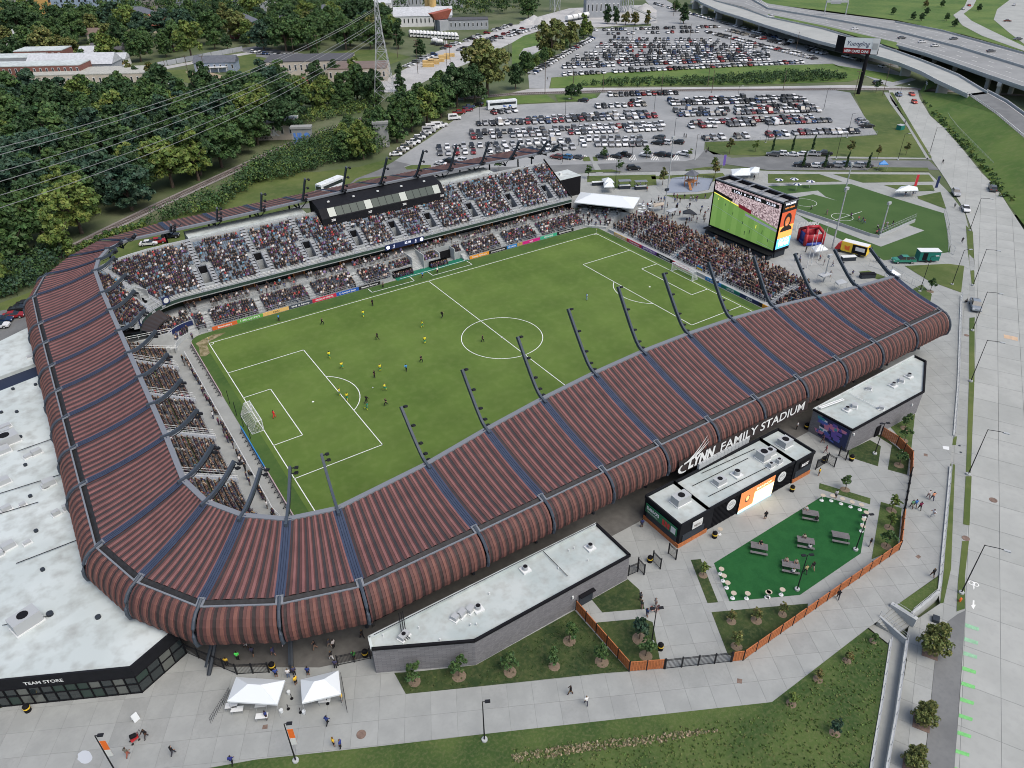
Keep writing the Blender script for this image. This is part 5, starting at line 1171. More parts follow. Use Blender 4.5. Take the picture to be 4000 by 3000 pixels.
text('lettering','TEAM STORE','lamp_white',ts,(q.x,q.y,6.75),(d1 .x,d1 .y,0),(0,0,1),.55,4.4,ext=.03,bold=.02)
q=pB-d1*20.2+n1*.06
text('lettering','OFFICE','lamp_white',ts,(q.x,q.y,6.75),(d1 .x,d1 .y,0),(0,0,1),.5,2.6,ext=.03)
for i,j,x,y,sx,sy,h,rz in((0,2,65,505,3.6,2.4,1.5,.2),(0,2,60,430,1.4,1.0,1.0,.2),(0,2,320,600,1.4,.9,.8,.3),(0,2,250,630,1.3,.7,.5,.3),(0,2,430,870,1.6,1.2,1.0,.2),(0,2,390,895,.8,.8,.8,.2),(0,2,60,1090,1.3,.8,.8,.3),(0,2,200,1050,.8,.6,.5,.3),(0,2,490,1130,1.0,.7,.8,.3),(0,2,590,1080,1.2,.7,.9,.2),(0,2,80,1415,1.6,1.0,.9,.3),(0,2,240,1380,.9,.5,.5,.3),(0,3,240,420,3.2,2.0,1.8,.35),(0,1,300,1420,2.6,.6,.5,.1),(0,2,10,1480,.8,.6,.6,.2),(0,2,40,380,2.0,1.0,.6,.2),(0,2,20,590,2.4,1.6,.8,.2),(0,2,30,860,2.0,1.2,.9,.2)):
 ac_unit(ts,W(i,j,x,y,ZS),ZS,sx,sy,h,rz,fan=sx>3)
b=MB()
for x,y in((115,48),(148,245),(180,462),(222,705),(265,975),(315,1275),(372,1610),(15,250),(310,10)):p=W(0,2,x,y,ZS);b.cyl(p,.28,ZS,ZS+.35,10)
p=W(0,3,850,360,ZS);b.cyl(p,.35,ZS,ZS+.3,12);p=W(0,3,435,335,ZS);b.cyl(p,.4,ZS,ZS+.4,12);b.build('roof_drains','steel_dark',ts)
b=MB()
for L in(((0,945),(575,765)),((150,580),(505,455)),((0,1120),(330,1020)),((140,1550),(660,1350))):b.tube([W(0,2,*L[0],z=ZS+.25),W(0,2,*L[1],z=ZS+.25)],.06,5)
b.tube([W(0,3,20,425,ZS+.25),W(0,3,440,340,ZS+.25)],.05,5);b.build('conduits','black_metal',ts)
#VIDEO SCREEN TOWER
vt=thing('video_screen_tower','giant video screen tower behind the standing terrace','screen')
xs,y0,y1,z0,z1=77.0,-10.8,12.2,5.4,17.8
b=MB();b.box(xs,xs+5.6,y0,y0+.3,z0-.2,z1+.3);b.box(xs,xs+5.6,y1-.3,y1,z0-.2,z1+.3);b.box(xs,xs+.4,y0,y1,z0-.2,z1+.3);b.box(xs+5.2,xs+5.6,y0,y1,z0,z1+.3);b.box(xs,xs+5.6,y0,y1,z0-.5,z0-.2);b.build('casing','screen_frame',vt)
b=MB()
for k in range(6):y=y0+(y1-y0)*k/5;b.bar((xs+.2,y,z1+.4),(xs+5.4,y,z1+.4),.25,.25)
b.bar((xs+.1,y0,z1+.45),(xs+.1,y1,z1+.45),.3,.3);b.bar((xs+5.5,y0,z1+.45),(xs+5.5,y1,z1+.45),.3,.3);b.build('top_frame','steel_grey',vt)
MB().box(xs+.5,xs+5.1,y0+.4,y1-.4,z1-.6,z1-.5).build('catwalk','rail_metal',vt)
b=MB()
for y in(y0+1,-3,4,y1-1):
 for x in(xs+.6,xs+5):b.box(x-.25,x+.25,y-.25,y+.25,G,z0)
b.box(xs+1,xs+5,y0+.5,y1-.5,G,z0-.6);b.build('base','steel_dark',vt)
b=MB();b.box(xs-1.6,xs-.3,y0+.5,y1-.5,G,G+1.05);bar_=b.build('bar_counter','steel_dark',vt)
MB().box(xs-2.2,xs,y0,y1,z0-.75,z0-.6).build('bar_roof','black',vt)
M('led_green',(.10,.19,.045),.5,emit=.85);M('led_green_b',(.12,.215,.055),.5,emit=.85);M('led_yellow',(.75,.68,.08),.5,emit=.9);M('led_black',(.01,.01,.012),.5);M('led_kit',(.02,.06,.05),.6)
def crowd_mat(name,base,hi,sc):
 m=M(name,base,.6);n=m.node_tree.nodes;l=m.node_tree.links;bb=n['Principled BSDF']
 g=n.new('ShaderNodeNewGeometry');v=n.new('ShaderNodeTexVoronoi');v.inputs['Scale'].default_value=sc;l.new(g.outputs['Position'],v.inputs['Vector'])
 r=n.new('ShaderNodeValToRGB');r.color_ramp.elements[0].color=base+(1,);r.color_ramp.elements[1].color=hi+(1,);sp=n.new('ShaderNodeSeparateColor');l.new(v.outputs['Color'],sp.inputs[0]);l.new(sp.outputs[0],r.inputs[0])
 l.new(r.outputs[0],bb.inputs['Base Color']);l.new(r.outputs[0],bb.inputs['Emission Color']);bb.inputs['Emission Strength'].default_value=.6
crowd_mat('led_crowd',(.10,.05,.06),(.65,.5,.5),3.0)
sf=xs-.06
def sq(a0,a1,b0,b1,m,dx=0,skew=(0,0)):
 Yq=lambda a:y1-.5-(y1-y0-1)*a;Zq=lambda v:z0+(z1-z0)*v
 return MB().mesh([(sf-dx,Yq(a0),Zq(b0)),(sf-dx,Yq(a1),Zq(b0+skew[0])),(sf-dx,Yq(a1),Zq(b1+skew[1])),(sf-dx,Yq(a0),Zq(b1))],[(0,1,2,3)]).build('screen_picture',m,vt)
sq(0,1,.0,1,'led_crowd');sq(0,1,0,.74,'led_green',.006,(0,-.26))
for k in range(6):sq(k/6,k/6+1/12,0,.72-.26*k/6,'led_green_b',.012,(0,-.022))
sq(0,.55,.735,.755,'led_yellow',.018,(-.14,-.14));sq(0,.30,.76,.82,'led_black',.018,(-.08,-.08));sq(.52,1,.50,.55,'ad_text_white',.018,(-.1,-.1));sq(.4,.6,.62,.7,'ad_crimson',.02,(-.05,-.05))
sq(.26,.97,.885,.965,'led_black',.03)
text('screen_digits','LOU  0 - 0  TBR    32:38','led_white',vt,(sf-.04,y1-.5-(y1-y0-1)*.30,z0+(z1-z0)*.9),(0,-1,0),(0,0,1),.6,(y1-y0-1)*.62,ext=.01)
for a,v,h in((.08,.62,.05),(.2,.55,.05),(.33,.42,.06),(.5,.3,.07),(.62,.14,.09),(.55,.08,.09),(.8,.26,.07),(.27,.66,.04),(.9,.13,.08),(.7,.32,.07)):sq(a,a+.008,v,v+h,'led_kit' if random.random()<.6 else 'led_yellow',.03)
sq(.3,.31,.05,.06,'ad_text_white',.03);sq(.0,1,.47,.475,'ad_text_white',.017,(-.3,-.3));sq(.75,1,.06,.068,'ad_text_white',.017,(-.05,-.05))
M('led_orange',(.85,.30,.07),.5,emit=.9);M('led_sky',(.10,.42,.80),.5,emit=1.0);M('led_face',(.50,.16,.05),.5,emit=.5);M('led_hair',(.02,.012,.01),.5,emit=.1);M('led_glow',(.45,.08,.03),.5,emit=.6)
yy=y0-.04
def sp_(a0,a1,b0,b1,m,dy):
 return MB().mesh([(xs+.1+5.4*a0,yy-dy,z0+.4+12.6*b0),(xs+.1+5.4*a1,yy-dy,z0+.4+12.6*b0),(xs+.1+5.4*a1,yy-dy,z0+.4+12.6*b1),(xs+.1+5.4*a0,yy-dy,z0+.4+12.6*b1)],[(0,1,2,3)]).build('side_picture',m,vt)
MB().box(xs,xs+5.6,y0-.02,y0+.1,z0,z1+.8).build('side_casing','screen_frame',vt)
sp_(0,1,0,1,'led_black',0);sp_(0,1,.0,.22,'led_sky',.006);sp_(0,1,.22,.48,'led_orange',.006);sp_(0,1,.40,.78,'led_glow',.004)
def ell(cx,cz,rx,rz_,m,dy,a0=0,a1=360):
 MB().face([(xs+.1+5.4*cx+rx*math.cos(math.radians(a0+(a1-a0)*k/20)),yy-dy,z0+.4+12.6*cz+rz_*math.sin(math.radians(a0+(a1-a0)*k/20)))for k in range(21 if a1<360 else 20)]).build('side_picture',m,vt)
ell(.5,.58,1.45,2.0,'led_hair',.012);ell(.5,.36,2.3,1.5,'led_hair',.014,0,180);ell(.5,.56,.85,1.25,'led_face',.018);ell(.42,.58,.12,.07,'led_hair',.022);ell(.58,.58,.12,.07,'led_hair',.022);ell(.5,.505,.28,.09,'ad_text_white',.022)
text('lettering','JOIN OUR','led_white',vt,(xs+.8,yy-.02,z0+.4+12.6*.145),(1,0,0),(0,0,1),.75,4.0,ext=.006,bold=.03)
text('lettering','TEAM','led_white',vt,(xs+.7,yy-.02,z0+.4+12.6*.05),(1,0,0),(0,0,1),1.0,4.2,ext=.006,bold=.06)
text('lettering','PAUL DAVIS','led_white',vt,(xs+.9,yy-.02,z0+.4+12.6*.92),(1,0,0),(0,0,1),.55,3.8,ext=.006,bold=.03)
text('lettering','NOW HIRING','led_orange',vt,(xs+.9,yy-.02,z0+.4+12.6*.84),(1,0,0),(0,0,1),.45,3.6,ext=.006)
#ROADSIDE BILLBOARD
bb_=thing('billboard','tall beer billboard on a slanting black pole by the railway crossing','billboard')
bp0=W(3,0,778,812);hd=16.5
vdir=Vector((CAM[0]-bp0 .x,CAM[1]-bp0 .y,0)).normalized();rdir=Vector((-vdir.y,vdir.x,0))
MB().cyl(bp0,.85,G-.2,20.6,14).build('pole','black',bb_)
c=Vector((bp0 .x,bp0 .y,20.2))+rdir*(-4.2);
def bq(u0,u1,v0,v1,m,nm='panel',off=.0):return MB().mesh([c+rdir*u0+vdir*(.6+off)+Vector((0,0,v0)),c+rdir*u1+vdir*(.6+off)+Vector((0,0,v0)),c+rdir*u1+vdir*(.6+off)+Vector((0,0,v1)),c+rdir*u0+vdir*(.6+off)+Vector((0,0,v1))],[(0,1,2,3)]).build(nm,m,bb_)
MB().prism([(c+rdir*-6.5+vdir*.55)[:2],(c+rdir*8.3+vdir*.55)[:2],(c+rdir*8.3-vdir*.4)[:2],(c+rdir*-6.5-vdir*.4)[:2]],20.1,27).build('box','black',bb_)
MB().prism([(c+rdir*-6.5+vdir*.5)[:2],(c+rdir*-6.6-vdir*.4)[:2],(c+rdir*-10.2-vdir*4.2)[:2],(c+rdir*-10.2-vdir*3.4)[:2]],20.3,27).build('back_panel','black',bb_)
M('bb_red',(.20,.01,.012),.6);bq(-6.4,8.2,2.4,6.8,'white');bq(-6.4,4.9,.1,2.4,'bb_red')
text('lettering','Yuengling','navy',bb_,c+rdir*-5.3+vdir*.6+Vector((0,0,3.4)),rdir,(0,0,1),2.0,9.6,ext=.12,shear=.3)
text('lettering','NEW CAMO CANS','white',bb_,c+rdir*-5.9+vdir*.6+Vector((0,0,.6)),rdir,(0,0,1),1.1,10.2,ext=.12,bold=.03)
bq(5.2,8.0,.2,6.9,'lamp_white','can_print',.1);bq(5.5,7.7,2.2,4.8,'rail_metal','can_band',.2)
gt=thing('sign_gantry','steel gantry with back of a road sign over the far motorway','gantry')
ga,gb=W(3,0,485,130,ZD-.9),W(3,0,670,130,ZD-.9)
for p in(ga,gb):MB().tube([p,p+Vector((0,0,9))],.4,5).build('leg','galv',gt)
MB().bar(ga+Vector((0,0,8.5)),gb+Vector((0,0,8.5)),1.2,1.2).build('beam','galv',gt);m=(ga+gb)/2;MB().bar(m+(ga-m)*.6+Vector((0,0,9.5)),m+(gb-m)*.35+Vector((0,0,9.5)),.5,5).build('sign_panel','rail_metal',gt)
#VEGETATION
def leaf_mesh(name,clumps,per,leaf,cols,seed,flat_=.35):
 r=np.random.default_rng(seed);N=len(clumps)*per
 c=np.repeat(np.array([q[:3]for q in clumps]),per,0);rad=np.repeat(np.array([q[3]for q in clumps]),per)
 d=r.normal(size=(N,3));d/=np.linalg.norm(d,axis=1)[:,None]
 d[:,2]=np.where(d[:,2]<-.35,-d[:,2],d[:,2])
 p=c+d*(rad*r.uniform(.62,1.05,N))[:,None]
 nrm=d+r.normal(size=(N,3))*.55;nrm/=np.linalg.norm(nrm,axis=1)[:,None]
 a=np.cross(nrm,r.normal(size=(N,3)));a/=np.linalg.norm(a,axis=1)[:,None];bq=np.cross(nrm,a)
 sz=leaf*r.uniform(.55,1.25,N);a*=sz[:,None];bq*=(sz*r.uniform(.5,.9,N))[:,None]
 V=np.stack([p-a-bq*.6,p+a*.2-bq,p+a+bq*.5,p-a*.3+bq],1).reshape(-1,3)
 me=bpy.data.meshes.new(name);me.vertices.add(N*4);me.vertices.foreach_set('co',V.astype(np.float32).ravel())
 me.loops.add(N*4);me.loops.foreach_set('vertex_index',np.arange(N*4,dtype=np.int32));me.polygons.add(N);me.polygons.foreach_set('loop_start',np.arange(0,N*4,4,dtype=np.int32))
 cc=np.array(cols)[r.integers(0,len(cols),len(clumps))];cc=np.repeat(cc,per,0)*r.uniform(.65,1.35,(N,1));cc[:,0]*=r.uniform(.85,1.2,N)
 colr=np.concatenate([np.repeat(cc,4,0),np.ones((N*4,1))],1).astype(np.float32)
 at=me.color_attributes.new('Col','FLOAT_COLOR','POINT');at.data.foreach_set('color',colr.ravel())
 me.materials.append(MATS['leaf']);me.update();me.validate();return me
PAL={'d':[(.024,.056,.02),(.034,.07,.026),(.04,.08,.03)],'m':[(.042,.088,.026),(.058,.108,.03),(.05,.098,.034)],'y':[(.10,.15,.034),(.13,.175,.04),(.08,.13,.032)],'l':[(.12,.145,.045),(.105,.135,.04),(.145,.155,.05)],'o':[(.14,.12,.04),(.105,.11,.036),(.085,.11,.033)],'b':[(.03,.068,.044),(.04,.08,.05),(.035,.072,.038)]}
CROWNS={}
def crown(kind,var,shape='round'):
 key=(kind,var,shape)
 if key in CROWNS:return CROWNS[key]
 r=random.Random(hash((kind,shape))%1000+var*17 if False else(ord(kind)*31+var*17+len(shape)))
 cl=[]
 if shape=='round':
  lobes=[(0,0,8.0,3.8),(0,0,4.6,3.4)]+[(math.cos(a)*3.1,math.sin(a)*3.1,r.uniform(2.6,4.4),r.uniform(1.8,2.5))for a in[i*math.pi/3+r.random()for i in range(6)]]+[(math.cos(a)*r.uniform(2.2,3.6),math.sin(a)*r.uniform(2.2,3.6),r.uniform(5.6,9.2),r.uniform(2.0,3.1))for a in[i*math.pi/3.5+r.random()for i in range(7)]]+[(r.uniform(-1.6,1.6),r.uniform(-1.6,1.6),r.uniform(10.2,12.0),r.uniform(1.5,2.3))for _ in range(3)]
 elif shape=='tall':
  lobes=[(r.uniform(-1.2,1.2),r.uniform(-1.2,1.2),2.0+1.2*i,2.7-.13*i)for i in range(10)]+[(r.uniform(-2.6,2.6),r.uniform(-2.6,2.6),r.uniform(4,10),1.7)for _ in range(5)]
 elif shape=='wide':
  lobes=[(0,0,6.5,3.2)]+[(math.cos(a)*3.4,math.sin(a)*3.4,r.uniform(3.4,5.2),r.uniform(1.9,2.6))for a in[i*math.pi/3+r.random()for i in range(6)]]+[(math.cos(a)*r.uniform(2.5,4.6),math.sin(a)*r.uniform(2.5,4.6),r.uniform(6.5,10.5),r.uniform(1.7,2.7))for a in[i*math.pi/5+r.random()for i in range(10)]]+[(r.uniform(-2,2),r.uniform(-2,2),r.uniform(9.5,12.5),r.uniform(1.8,2.4))for _ in range(4)]
 else:
  lobes=[(r.uniform(-.3,.3),r.uniform(-.3,.3),1.5+.32*i,.72-.06*i)for i in range(6)]+[(r.uniform(-.6,.6),r.uniform(-.6,.6),r.uniform(1.5,2.4),.42)for _ in range(4)]
 for(x,y,z,R)in lobes:
  n=9 if shape!='young' else 4
  for _ in range(n):
   th,ph=r.uniform(0,2*math.pi),math.acos(r.uniform(-.35,1));f=R*.72
   cl.append((x+f*math.sin(ph)*math.cos(th),y+f*math.sin(ph)*math.sin(th),z+f*math.cos(ph),R*r.uniform(.30,.46)))
 me=leaf_mesh('crown',cl,34 if shape!='young' else 20,.46 if shape!='young' else.15,PAL[kind],ord(kind)*7+var)
 tb=MB()
 if shape=='young':tb.tube([(0,0,0),(0,0,1.4),(0,0,2.8)],[.06,.05,.02],5)
 else:
  tb.tube([(0,0,-.3),(.1,0,3),(0,.1,6),(0,0,9.5)],[.42,.32,.24,.1],7)
  for i in range(5):
   a=i*1.26+r.random();tb.tube([(0,0,3.4+i*.7),(math.cos(a)*1.6,math.sin(a)*1.6,5.4+i*.7),(math.cos(a)*3.2,math.sin(a)*3.2,7.4+i*.6)],[.2,.14,.05],5)
 CROWNS[key]=(me,tb.data('trunk',['bark']));return CROWNS[key]
TREES=[]
def tree(p,h,kind='m',shape='round',label=None,group=None,name='broadleaf_tree',wide=1.0):
 me,tr=crown(kind,random.randrange(3),shape);s=h/(14.0 if shape=='round' else 13.5 if shape=='wide' else 14.5 if shape=='tall' else 3.6)
 t=put(name,None,loc=(p[0],p[1],G),rz=random.uniform(0,6.28),label=label,cat='tree',group=group,scale=(s*wide*random.uniform(.92,1.08),s*wide*random.uniform(.92,1.08),s))
 put('crown',me,t);put('trunk',tr,t);TREES.append((p[0],p[1]));return t
def poisson(poly,dist,tries=2500,avoid=()):
 xs_,ys_=[p[0]for p in poly],[p[1]for p in poly];out=[]
 for _ in range(tries):
  p=(random.uniform(min(xs_),max(xs_)),random.uniform(min(ys_),max(ys_)))
  if not inside(p,poly)or any((p[0]-q[0])**2+(p[1]-q[1])**2<dist*dist for q in out)or any((p[0]-q[0])**2+(p[1]-q[1])**2<q[2]**2 for q in avoid):continue
  out.append(p)
 return out
HUE={'d':'dark green','m':'mid green','y':'yellow-green','l':'pale green','o':'olive','b':'bluish green'};FORM={'round':'rounded','tall':'slender','wide':'spreading'}
wood=[(-135,70),(-97,82),(-84,98),(-69,115),(-48,130),(-10,158),(14,176),(26,212),(36,250),(0,262),(-60,282),(-130,310),(-185,210)]
for p in poisson(wood,9.0,5000):
 v=PJ((p[0],p[1],12))
 if not(-150<v[0]<4100):continue
 kk,sh=random.choice('dddmmmmbby'),random.choice(('round','round','tall','wide'))
 tree(p,random.uniform(13,19),kk,sh,'%s %s tree in the dense wood left of the railway'%(HUE[kk],FORM[sh]),'trees of the dense wood',wide=1.15)
one=[((0,1,560,560),15,'y','tall','pale slender tree leaning over the railway at the left'),((0,0,1150,1560),13,'y','round','bright yellow-green tree at the front of the dense wood'),((0,0,1720,1560),18,'y','tall','tall narrow yellow-green tree beside the railway curve'),((0,0,1300,1350),17,'m','tall','tall leafy tree in the middle of the dense wood'),((0,1,0,820),13,'y','tall','light green tree at the left edge behind the canopy'),((1,0,930,1375),14,'y','round','bushy light green tree between railway and coach lane'),((1,0,770,1385),10,'m','wide','spreading tree just left of the light green one by the coach lane'),((1,0,1220,1230),17,'m','tall','tall tree beside the graffiti pier'),((1,0,1350,1140),15,'m','round','rounded tree right of the graffiti pier'),((1,0,1480,1080),16,'y','round','yellowish tree at the left corner of the nearer car park'),((1,0,1600,1020),15,'m','round','dark tree bordering the nearer car park, right of the yellowish one'),((1,0,1740,930),17,'d','wide','broad dark tree above the white vans'),((1,0,1890,880),16,'d','round','dark rounded tree behind the red pickup'),((1,0,2000,830),25,'l','wide','very tall airy tree between the two car parks'),((2,0,30,770),12,'d','round','dark tree at the entrance of the far car park'),((2,0,130,620),10,'m','wide','small tree by the far car park entrance lane'),((2,0,340,500),21,'l','wide','tall pale tree left of the far car park'),((2,0,500,410),16,'l','round','medium pale tree beside the line of dark parked cars'),((2,0,620,330),15,'y','tall','slim yellow-green tree at the top corner of the far car park'),((2,0,510,860),7,'d','wide','dark bush-like tree on the grass island between the car parks'),((2,0,570,830),6,'d','round','smaller dark tree behind the bush on the grass island'),((1,0,400,960),14,'y','wide','bright broad tree behind the blue graffiti pier'),((1,0,600,930),15,'y','round','bright rounded tree north of the railway'),((1,0,740,900),14,'m','tall','tall green tree left of the pylon'),((1,0,880,880),17,'m','round','big green tree just left of the pylon'),((1,0,990,900),15,'d','wide','dark tree at the foot of the pylon'),((1,0,530,740),12,'d','round','dark tree beside the beige flat-roofed building'),((1,0,680,690),10,'d','round','small dark tree in front of the beige flat-roofed building'),((1,0,860,740),14,'y','tall','yellow-green tree in front of the beige flat-roofed building'),((1,0,1240,680),8,'d','tall','dark shrub-like tree right of the pylon'),((1,0,1250,790),8,'d','round','low dark tree below the pylon cross arm'),((1,0,1420,490),10,'d','round','round dark tree beside the gravel yard lane'),((1,0,1230,420),17,'d','tall','tall dark tree behind the pylon'),((1,0,990,420),17,'m','round','rounded tree behind the open field'),((1,0,780,430),19,'m','wide','largest green tree behind the open field'),((1,0,520,480),15,'m','tall','tree at the left end of the open field'),((0,0,180,345),23,'d','wide','huge dark tree beside the white house with chimneys'),((0,0,310,165),16,'d','round','dark tree left of the unfinished apartment block'),((0,0,420,380),13,'d','round','dark tree right of the white house with chimneys'),((0,0,670,385),21,'m','wide','huge round tree below the unfinished apartment block'),((0,0,880,255),16,'m','round','round tree in front of the grey-blue apartment end'),((0,0,1080,490),22,'d','tall','tallest dark tree of the neighbourhood'),((0,0,1220,530),17,'m','wide','broad tree beside the tallest dark one'),((0,0,640,480),12,'m','wide','spreading tree behind the brick row'),((0,0,740,570),9,'m','round','small tree behind the grey warehouse'),((0,0,880,610),9,'o','round','brownish small tree right of the grey warehouse'),((0,0,400,610),8,'d','wide','dark tree in front of the brick terrace with white roof'),((0,0,1130,690),10,'o','tall','brownish tree beside the cream flat roof'),((0,0,1200,710),8,'d','round','dark low tree right of the cream flat roof'),((0,0,1330,745),12,'o','tall','olive tree beside the narrow paved lane'),((0,0,1440,490),14,'m','round','tree left of the large pale tree by the long fence'),((0,0,1660,520),21,'y','wide','large pale yellow-green tree by the long fence'),((0,0,1860,425),13,'m','round','tree above the right end of the long fence'),((0,0,1960,275),19,'l','tall','tall pale tree left of the brick house with porch'),((0,0,1970,430),9,'d','wide','dark tree in front of the brick house with porch'),((0,0,2120,400),7,'d','wide','dark low tree beside the parked cars on the street'),((2,0,140,165),15,'m','wide','tree left of the gravel piles'),((2,0,820,205),13,'d','tall','dark conifer-like tree at the top of the far car park'),((2,0,900,210),12,'d','tall','dark slim tree at the top of the far car park'),((2,0,1170,215),10,'o','tall','olive tree at the top of the far car park'),((2,0,1480,205),14,'d','tall','dark conifer near the slip road bridge'),((2,0,1410,100),9,'m','round','round tree beside the slip road bridge'),((2,0,980,215),9,'o','round','pale shrub-like tree at the top of the far car park'),((2,0,1060,215),9,'o','round','second pale shrub-like tree at the top of the far car park')]
for a,h,k,s,lab in one:tree(W(*a),h,k,s,lab)
#HOUSES AND YARDS BEYOND THE RAILWAY
RZ=math.radians(-29.6);HOUSES=[]
for n,c in(('slate',(.10,.11,.13)),('shingle',(.075,.075,.08)),('tinroof',(.42,.44,.46)),('redroof',(.30,.09,.06)),('brownroof',(.16,.12,.10)),('pale',(.36,.36,.32))):M('r_'+n,c,.8,var=.15,scale=.8)
for n,c in(('white',(.62,.63,.62)),('cream',(.52,.48,.38)),('grey',(.30,.32,.34)),('blue',(.24,.29,.36)),('beige',(.47,.42,.35)),('bluegrey',(.26,.33,.42))):M('w_'+n,c,.8,var=.08,scale=.4)
def house(a,wd,dp,h,roof_k,wall,rcol,label,rz=RZ,storeys=2,chim=0,name='house',cat='house',porch=False):
 p=W(*a);t=thing(name,label,cat,p,rz);x,y=wd/2,dp/2;HOUSES.append((p.x,p.y,max(wd,dp)*.75))
 MB().box(-x,x,-y,y,-.1,h).build('wall',wall,t)
 rh=min(wd,dp)*.32;o=.45;b=MB()
 if roof_k=='gable':
  V=[(-x-o,-y-o,h-.1),(x+o,-y-o,h-.1),(x+o,y+o,h-.1),(-x-o,y+o,h-.1),(-x-o,0,h+rh),(x+o,0,h+rh)]
  b.mesh(V,[(0,1,5,4),(2,3,4,5),(0,4,3),(1,2,5),(3,2,1,0)])
 elif roof_k=='hip':
  V=[(-x-o,-y-o,h-.1),(x+o,-y-o,h-.1),(x+o,y+o,h-.1),(-x-o,y+o,h-.1),(-x+y*.9,0,h+rh),(x-y*.9,0,h+rh)]
  b.mesh(V,[(0,1,5,4),(2,3,4,5),(0,4,3),(1,2,5),(3,2,1,0)])
 else:b.box(-x-.1,x+.1,-y-.1,y+.1,h,h+.35);
 ro=b.build('roof',rcol,t)
 if roof_k=='flat':MB().box(-x+.3,x-.3,-y+.3,y-.3,h+.36,h+.4).build('roof_deck','membrane' if rcol=='membrane' else rcol,ro)
 for k in range(chim):MB().box(-x*.6+k*x*.6-.4,-x*.6+k*x*.6+.4,-.4,.4,h+rh*.4,h+rh+1.2).build('chimney','red_brick' if k%2 else 'w_white',ro)
 sh=h/storeys;n=max(2,int(wd/3.0));m=max(1,int(dp/3.6))
 for s in range(storeys):
  for k in range(n):
   xx=-x+wd*(k+.5)/n;f=MB().box(xx-.55,xx+.55,-y-.06,-y+.02,s*sh+sh*.32,s*sh+sh*.8).build('window','w_white',t)
   MB().box(xx-.42,xx+.42,-y-.09,-y-.05,s*sh+sh*.36,s*sh+sh*.76).build('pane','glass_house',f)
  for k in range(m):
   for sx in(-1,):
    yy_=-y+dp*(k+.5)/m;MB().box(sx*x-.06,sx*x+.06,yy_-.5,yy_+.5,s*sh+sh*.34,s*sh+sh*.78).build('window','glass_house',t)
 if porch:
  MB().box(-x*.6,x*.6,-y-2.2,-y,2.7,2.9).build('porch_roof','w_white',t)
  for k in range(4):MB().box(-x*.6+k*x*.4-.12,-x*.6+k*x*.4+.12,-y-2.1,-y-1.9,0,2.7).build('porch_post','w_white',t)
 return t
house((0,0,245,455),16,13,8,'hip','w_white','r_slate','white house with grey hip roof and tall chimneys',chim=3)
house((0,0,470,260),12,10,6,'hip','w_white','r_tinroof','small white house behind the dark round tree')
house((0,0,40,170),26,16,11,'flat','w_white','membrane','white block with flat roof at the top left corner')
house((0,0,890,370),14,10,6,'gable','w_cream','r_brownroof','cream house with brown gable roof among tall trees')
house((0,0,960,500),18,11,5,'gable','w_grey','r_shingle','dark roofed house with skylights near the long fence',storeys=1)
house((0,0,1040,560),10,8,4,'gable','w_white','r_tinroof','small white gabled house just left of the long fence',storeys=1)
house((0,0,830,510),14,9,4.5,'gable','w_grey','r_tinroof','pale metal-roofed shed beside the dark roofed house',storeys=1)
house((0,0,1210,215),22,14,8,'hip','w_grey','r_slate','large house with grey hip roof near the top left')
house((0,0,1370,240),14,16,8,'flat','red_brick','r_redroof','brick building behind the red roof near the top left')
house((0,0,1400,275),32,10,5,'gable','w_cream','r_redroof','long low house with red roof',storeys=1)
house((0,0,1500,190),11,9,7,'gable','w_white','r_slate','white gabled house right of the red roof')
house((0,0,1640,110),15,12,8,'gable','w_grey','r_slate','grey gabled house at the top behind trees')
house((0,0,1735,215),13,10,5,'gable','w_white','r_brownroof','low white house behind the utility pole',storeys=1)
house((0,0,2120,320),17,14,10,'hip','red_brick','r_slate','brick house with white porch above the street',porch=True)
house((0,0,2150,110),26,18,8,'flat','w_grey','r_shingle','dark flat-roofed block at the top')
house((0,0,1885,610),22,9,5,'gable','w_blue','r_slate','lone blue-grey house standing in the mown field',storeys=1,porch=True)
house((0,0,420,570),26,14,9,'flat','red_brick','membrane','brick terrace with white flat roof and tall bays',storeys=2,porch=True)
house((0,0,680,655),44,14,7,'gable','w_grey','r_tinroof','grey warehouse with three white doors',storeys=1,name='warehouse',cat='warehouse')
house((0,0,820,720),62,20,6,'flat','w_beige','r_pale','cream flat-roofed building behind the dense wood',storeys=1,name='warehouse',cat='warehouse')
house((0,0,190,715),70,14,9,'flat','red_brick','membrane','long brick building with white flat roof and many windows',storeys=2,name='warehouse',cat='building')
house((0,0,120,620),34,14,8,'flat','w_grey','membrane','white-roofed block behind the long brick building',storeys=1,name='warehouse',cat='building')
house((1,0,270,310),8,8,10,'gable','w_white','r_slate','narrow white gabled house near the street')
house((1,0,930,110),22,14,9,'gable','red_brick','r_tinroof','brick gabled building behind the open field')
house((1,0,1080,130),18,13,9,'gable','w_white','r_tinroof','white gabled building beside the brick one')
house((1,0,640,170),9,8,8,'gable','w_cream','r_slate','small cream house among trees near the top')
house((1,0,60,60),20,12,9,'flat','w_white','membrane','white flat-roofed building at the top left of centre')
house((1,0,1450,215),42,16,7,'gable','w_white','r_tinroof','white shed of the concrete plant',storeys=1,name='warehouse',cat='warehouse')
house((1,0,1800,245),34,14,6,'flat','w_grey','r_shingle','low dark-roofed office of the concrete plant',storeys=1,name='office_building',cat='building')
house((1,0,1380,60),80,26,9,'flat','w_grey','membrane','long warehouse with pale roof at the top',storeys=1,name='warehouse',cat='warehouse')
house((1,0,1720,-10),60,26,9,'flat','w_grey','membrane','second long warehouse at the top edge',storeys=1,name='warehouse',cat='warehouse')
house((2,0,770,140),26,14,12,'flat','w_grey','membrane','pale box building of the gravel works',storeys=1,name='warehouse',cat='building')
house((1,0,480,610),46,22,6.5,'flat','w_beige','r_shingle','beige flat-roofed building with dark roof in the open yard',storeys=1,name='warehouse',cat='building')
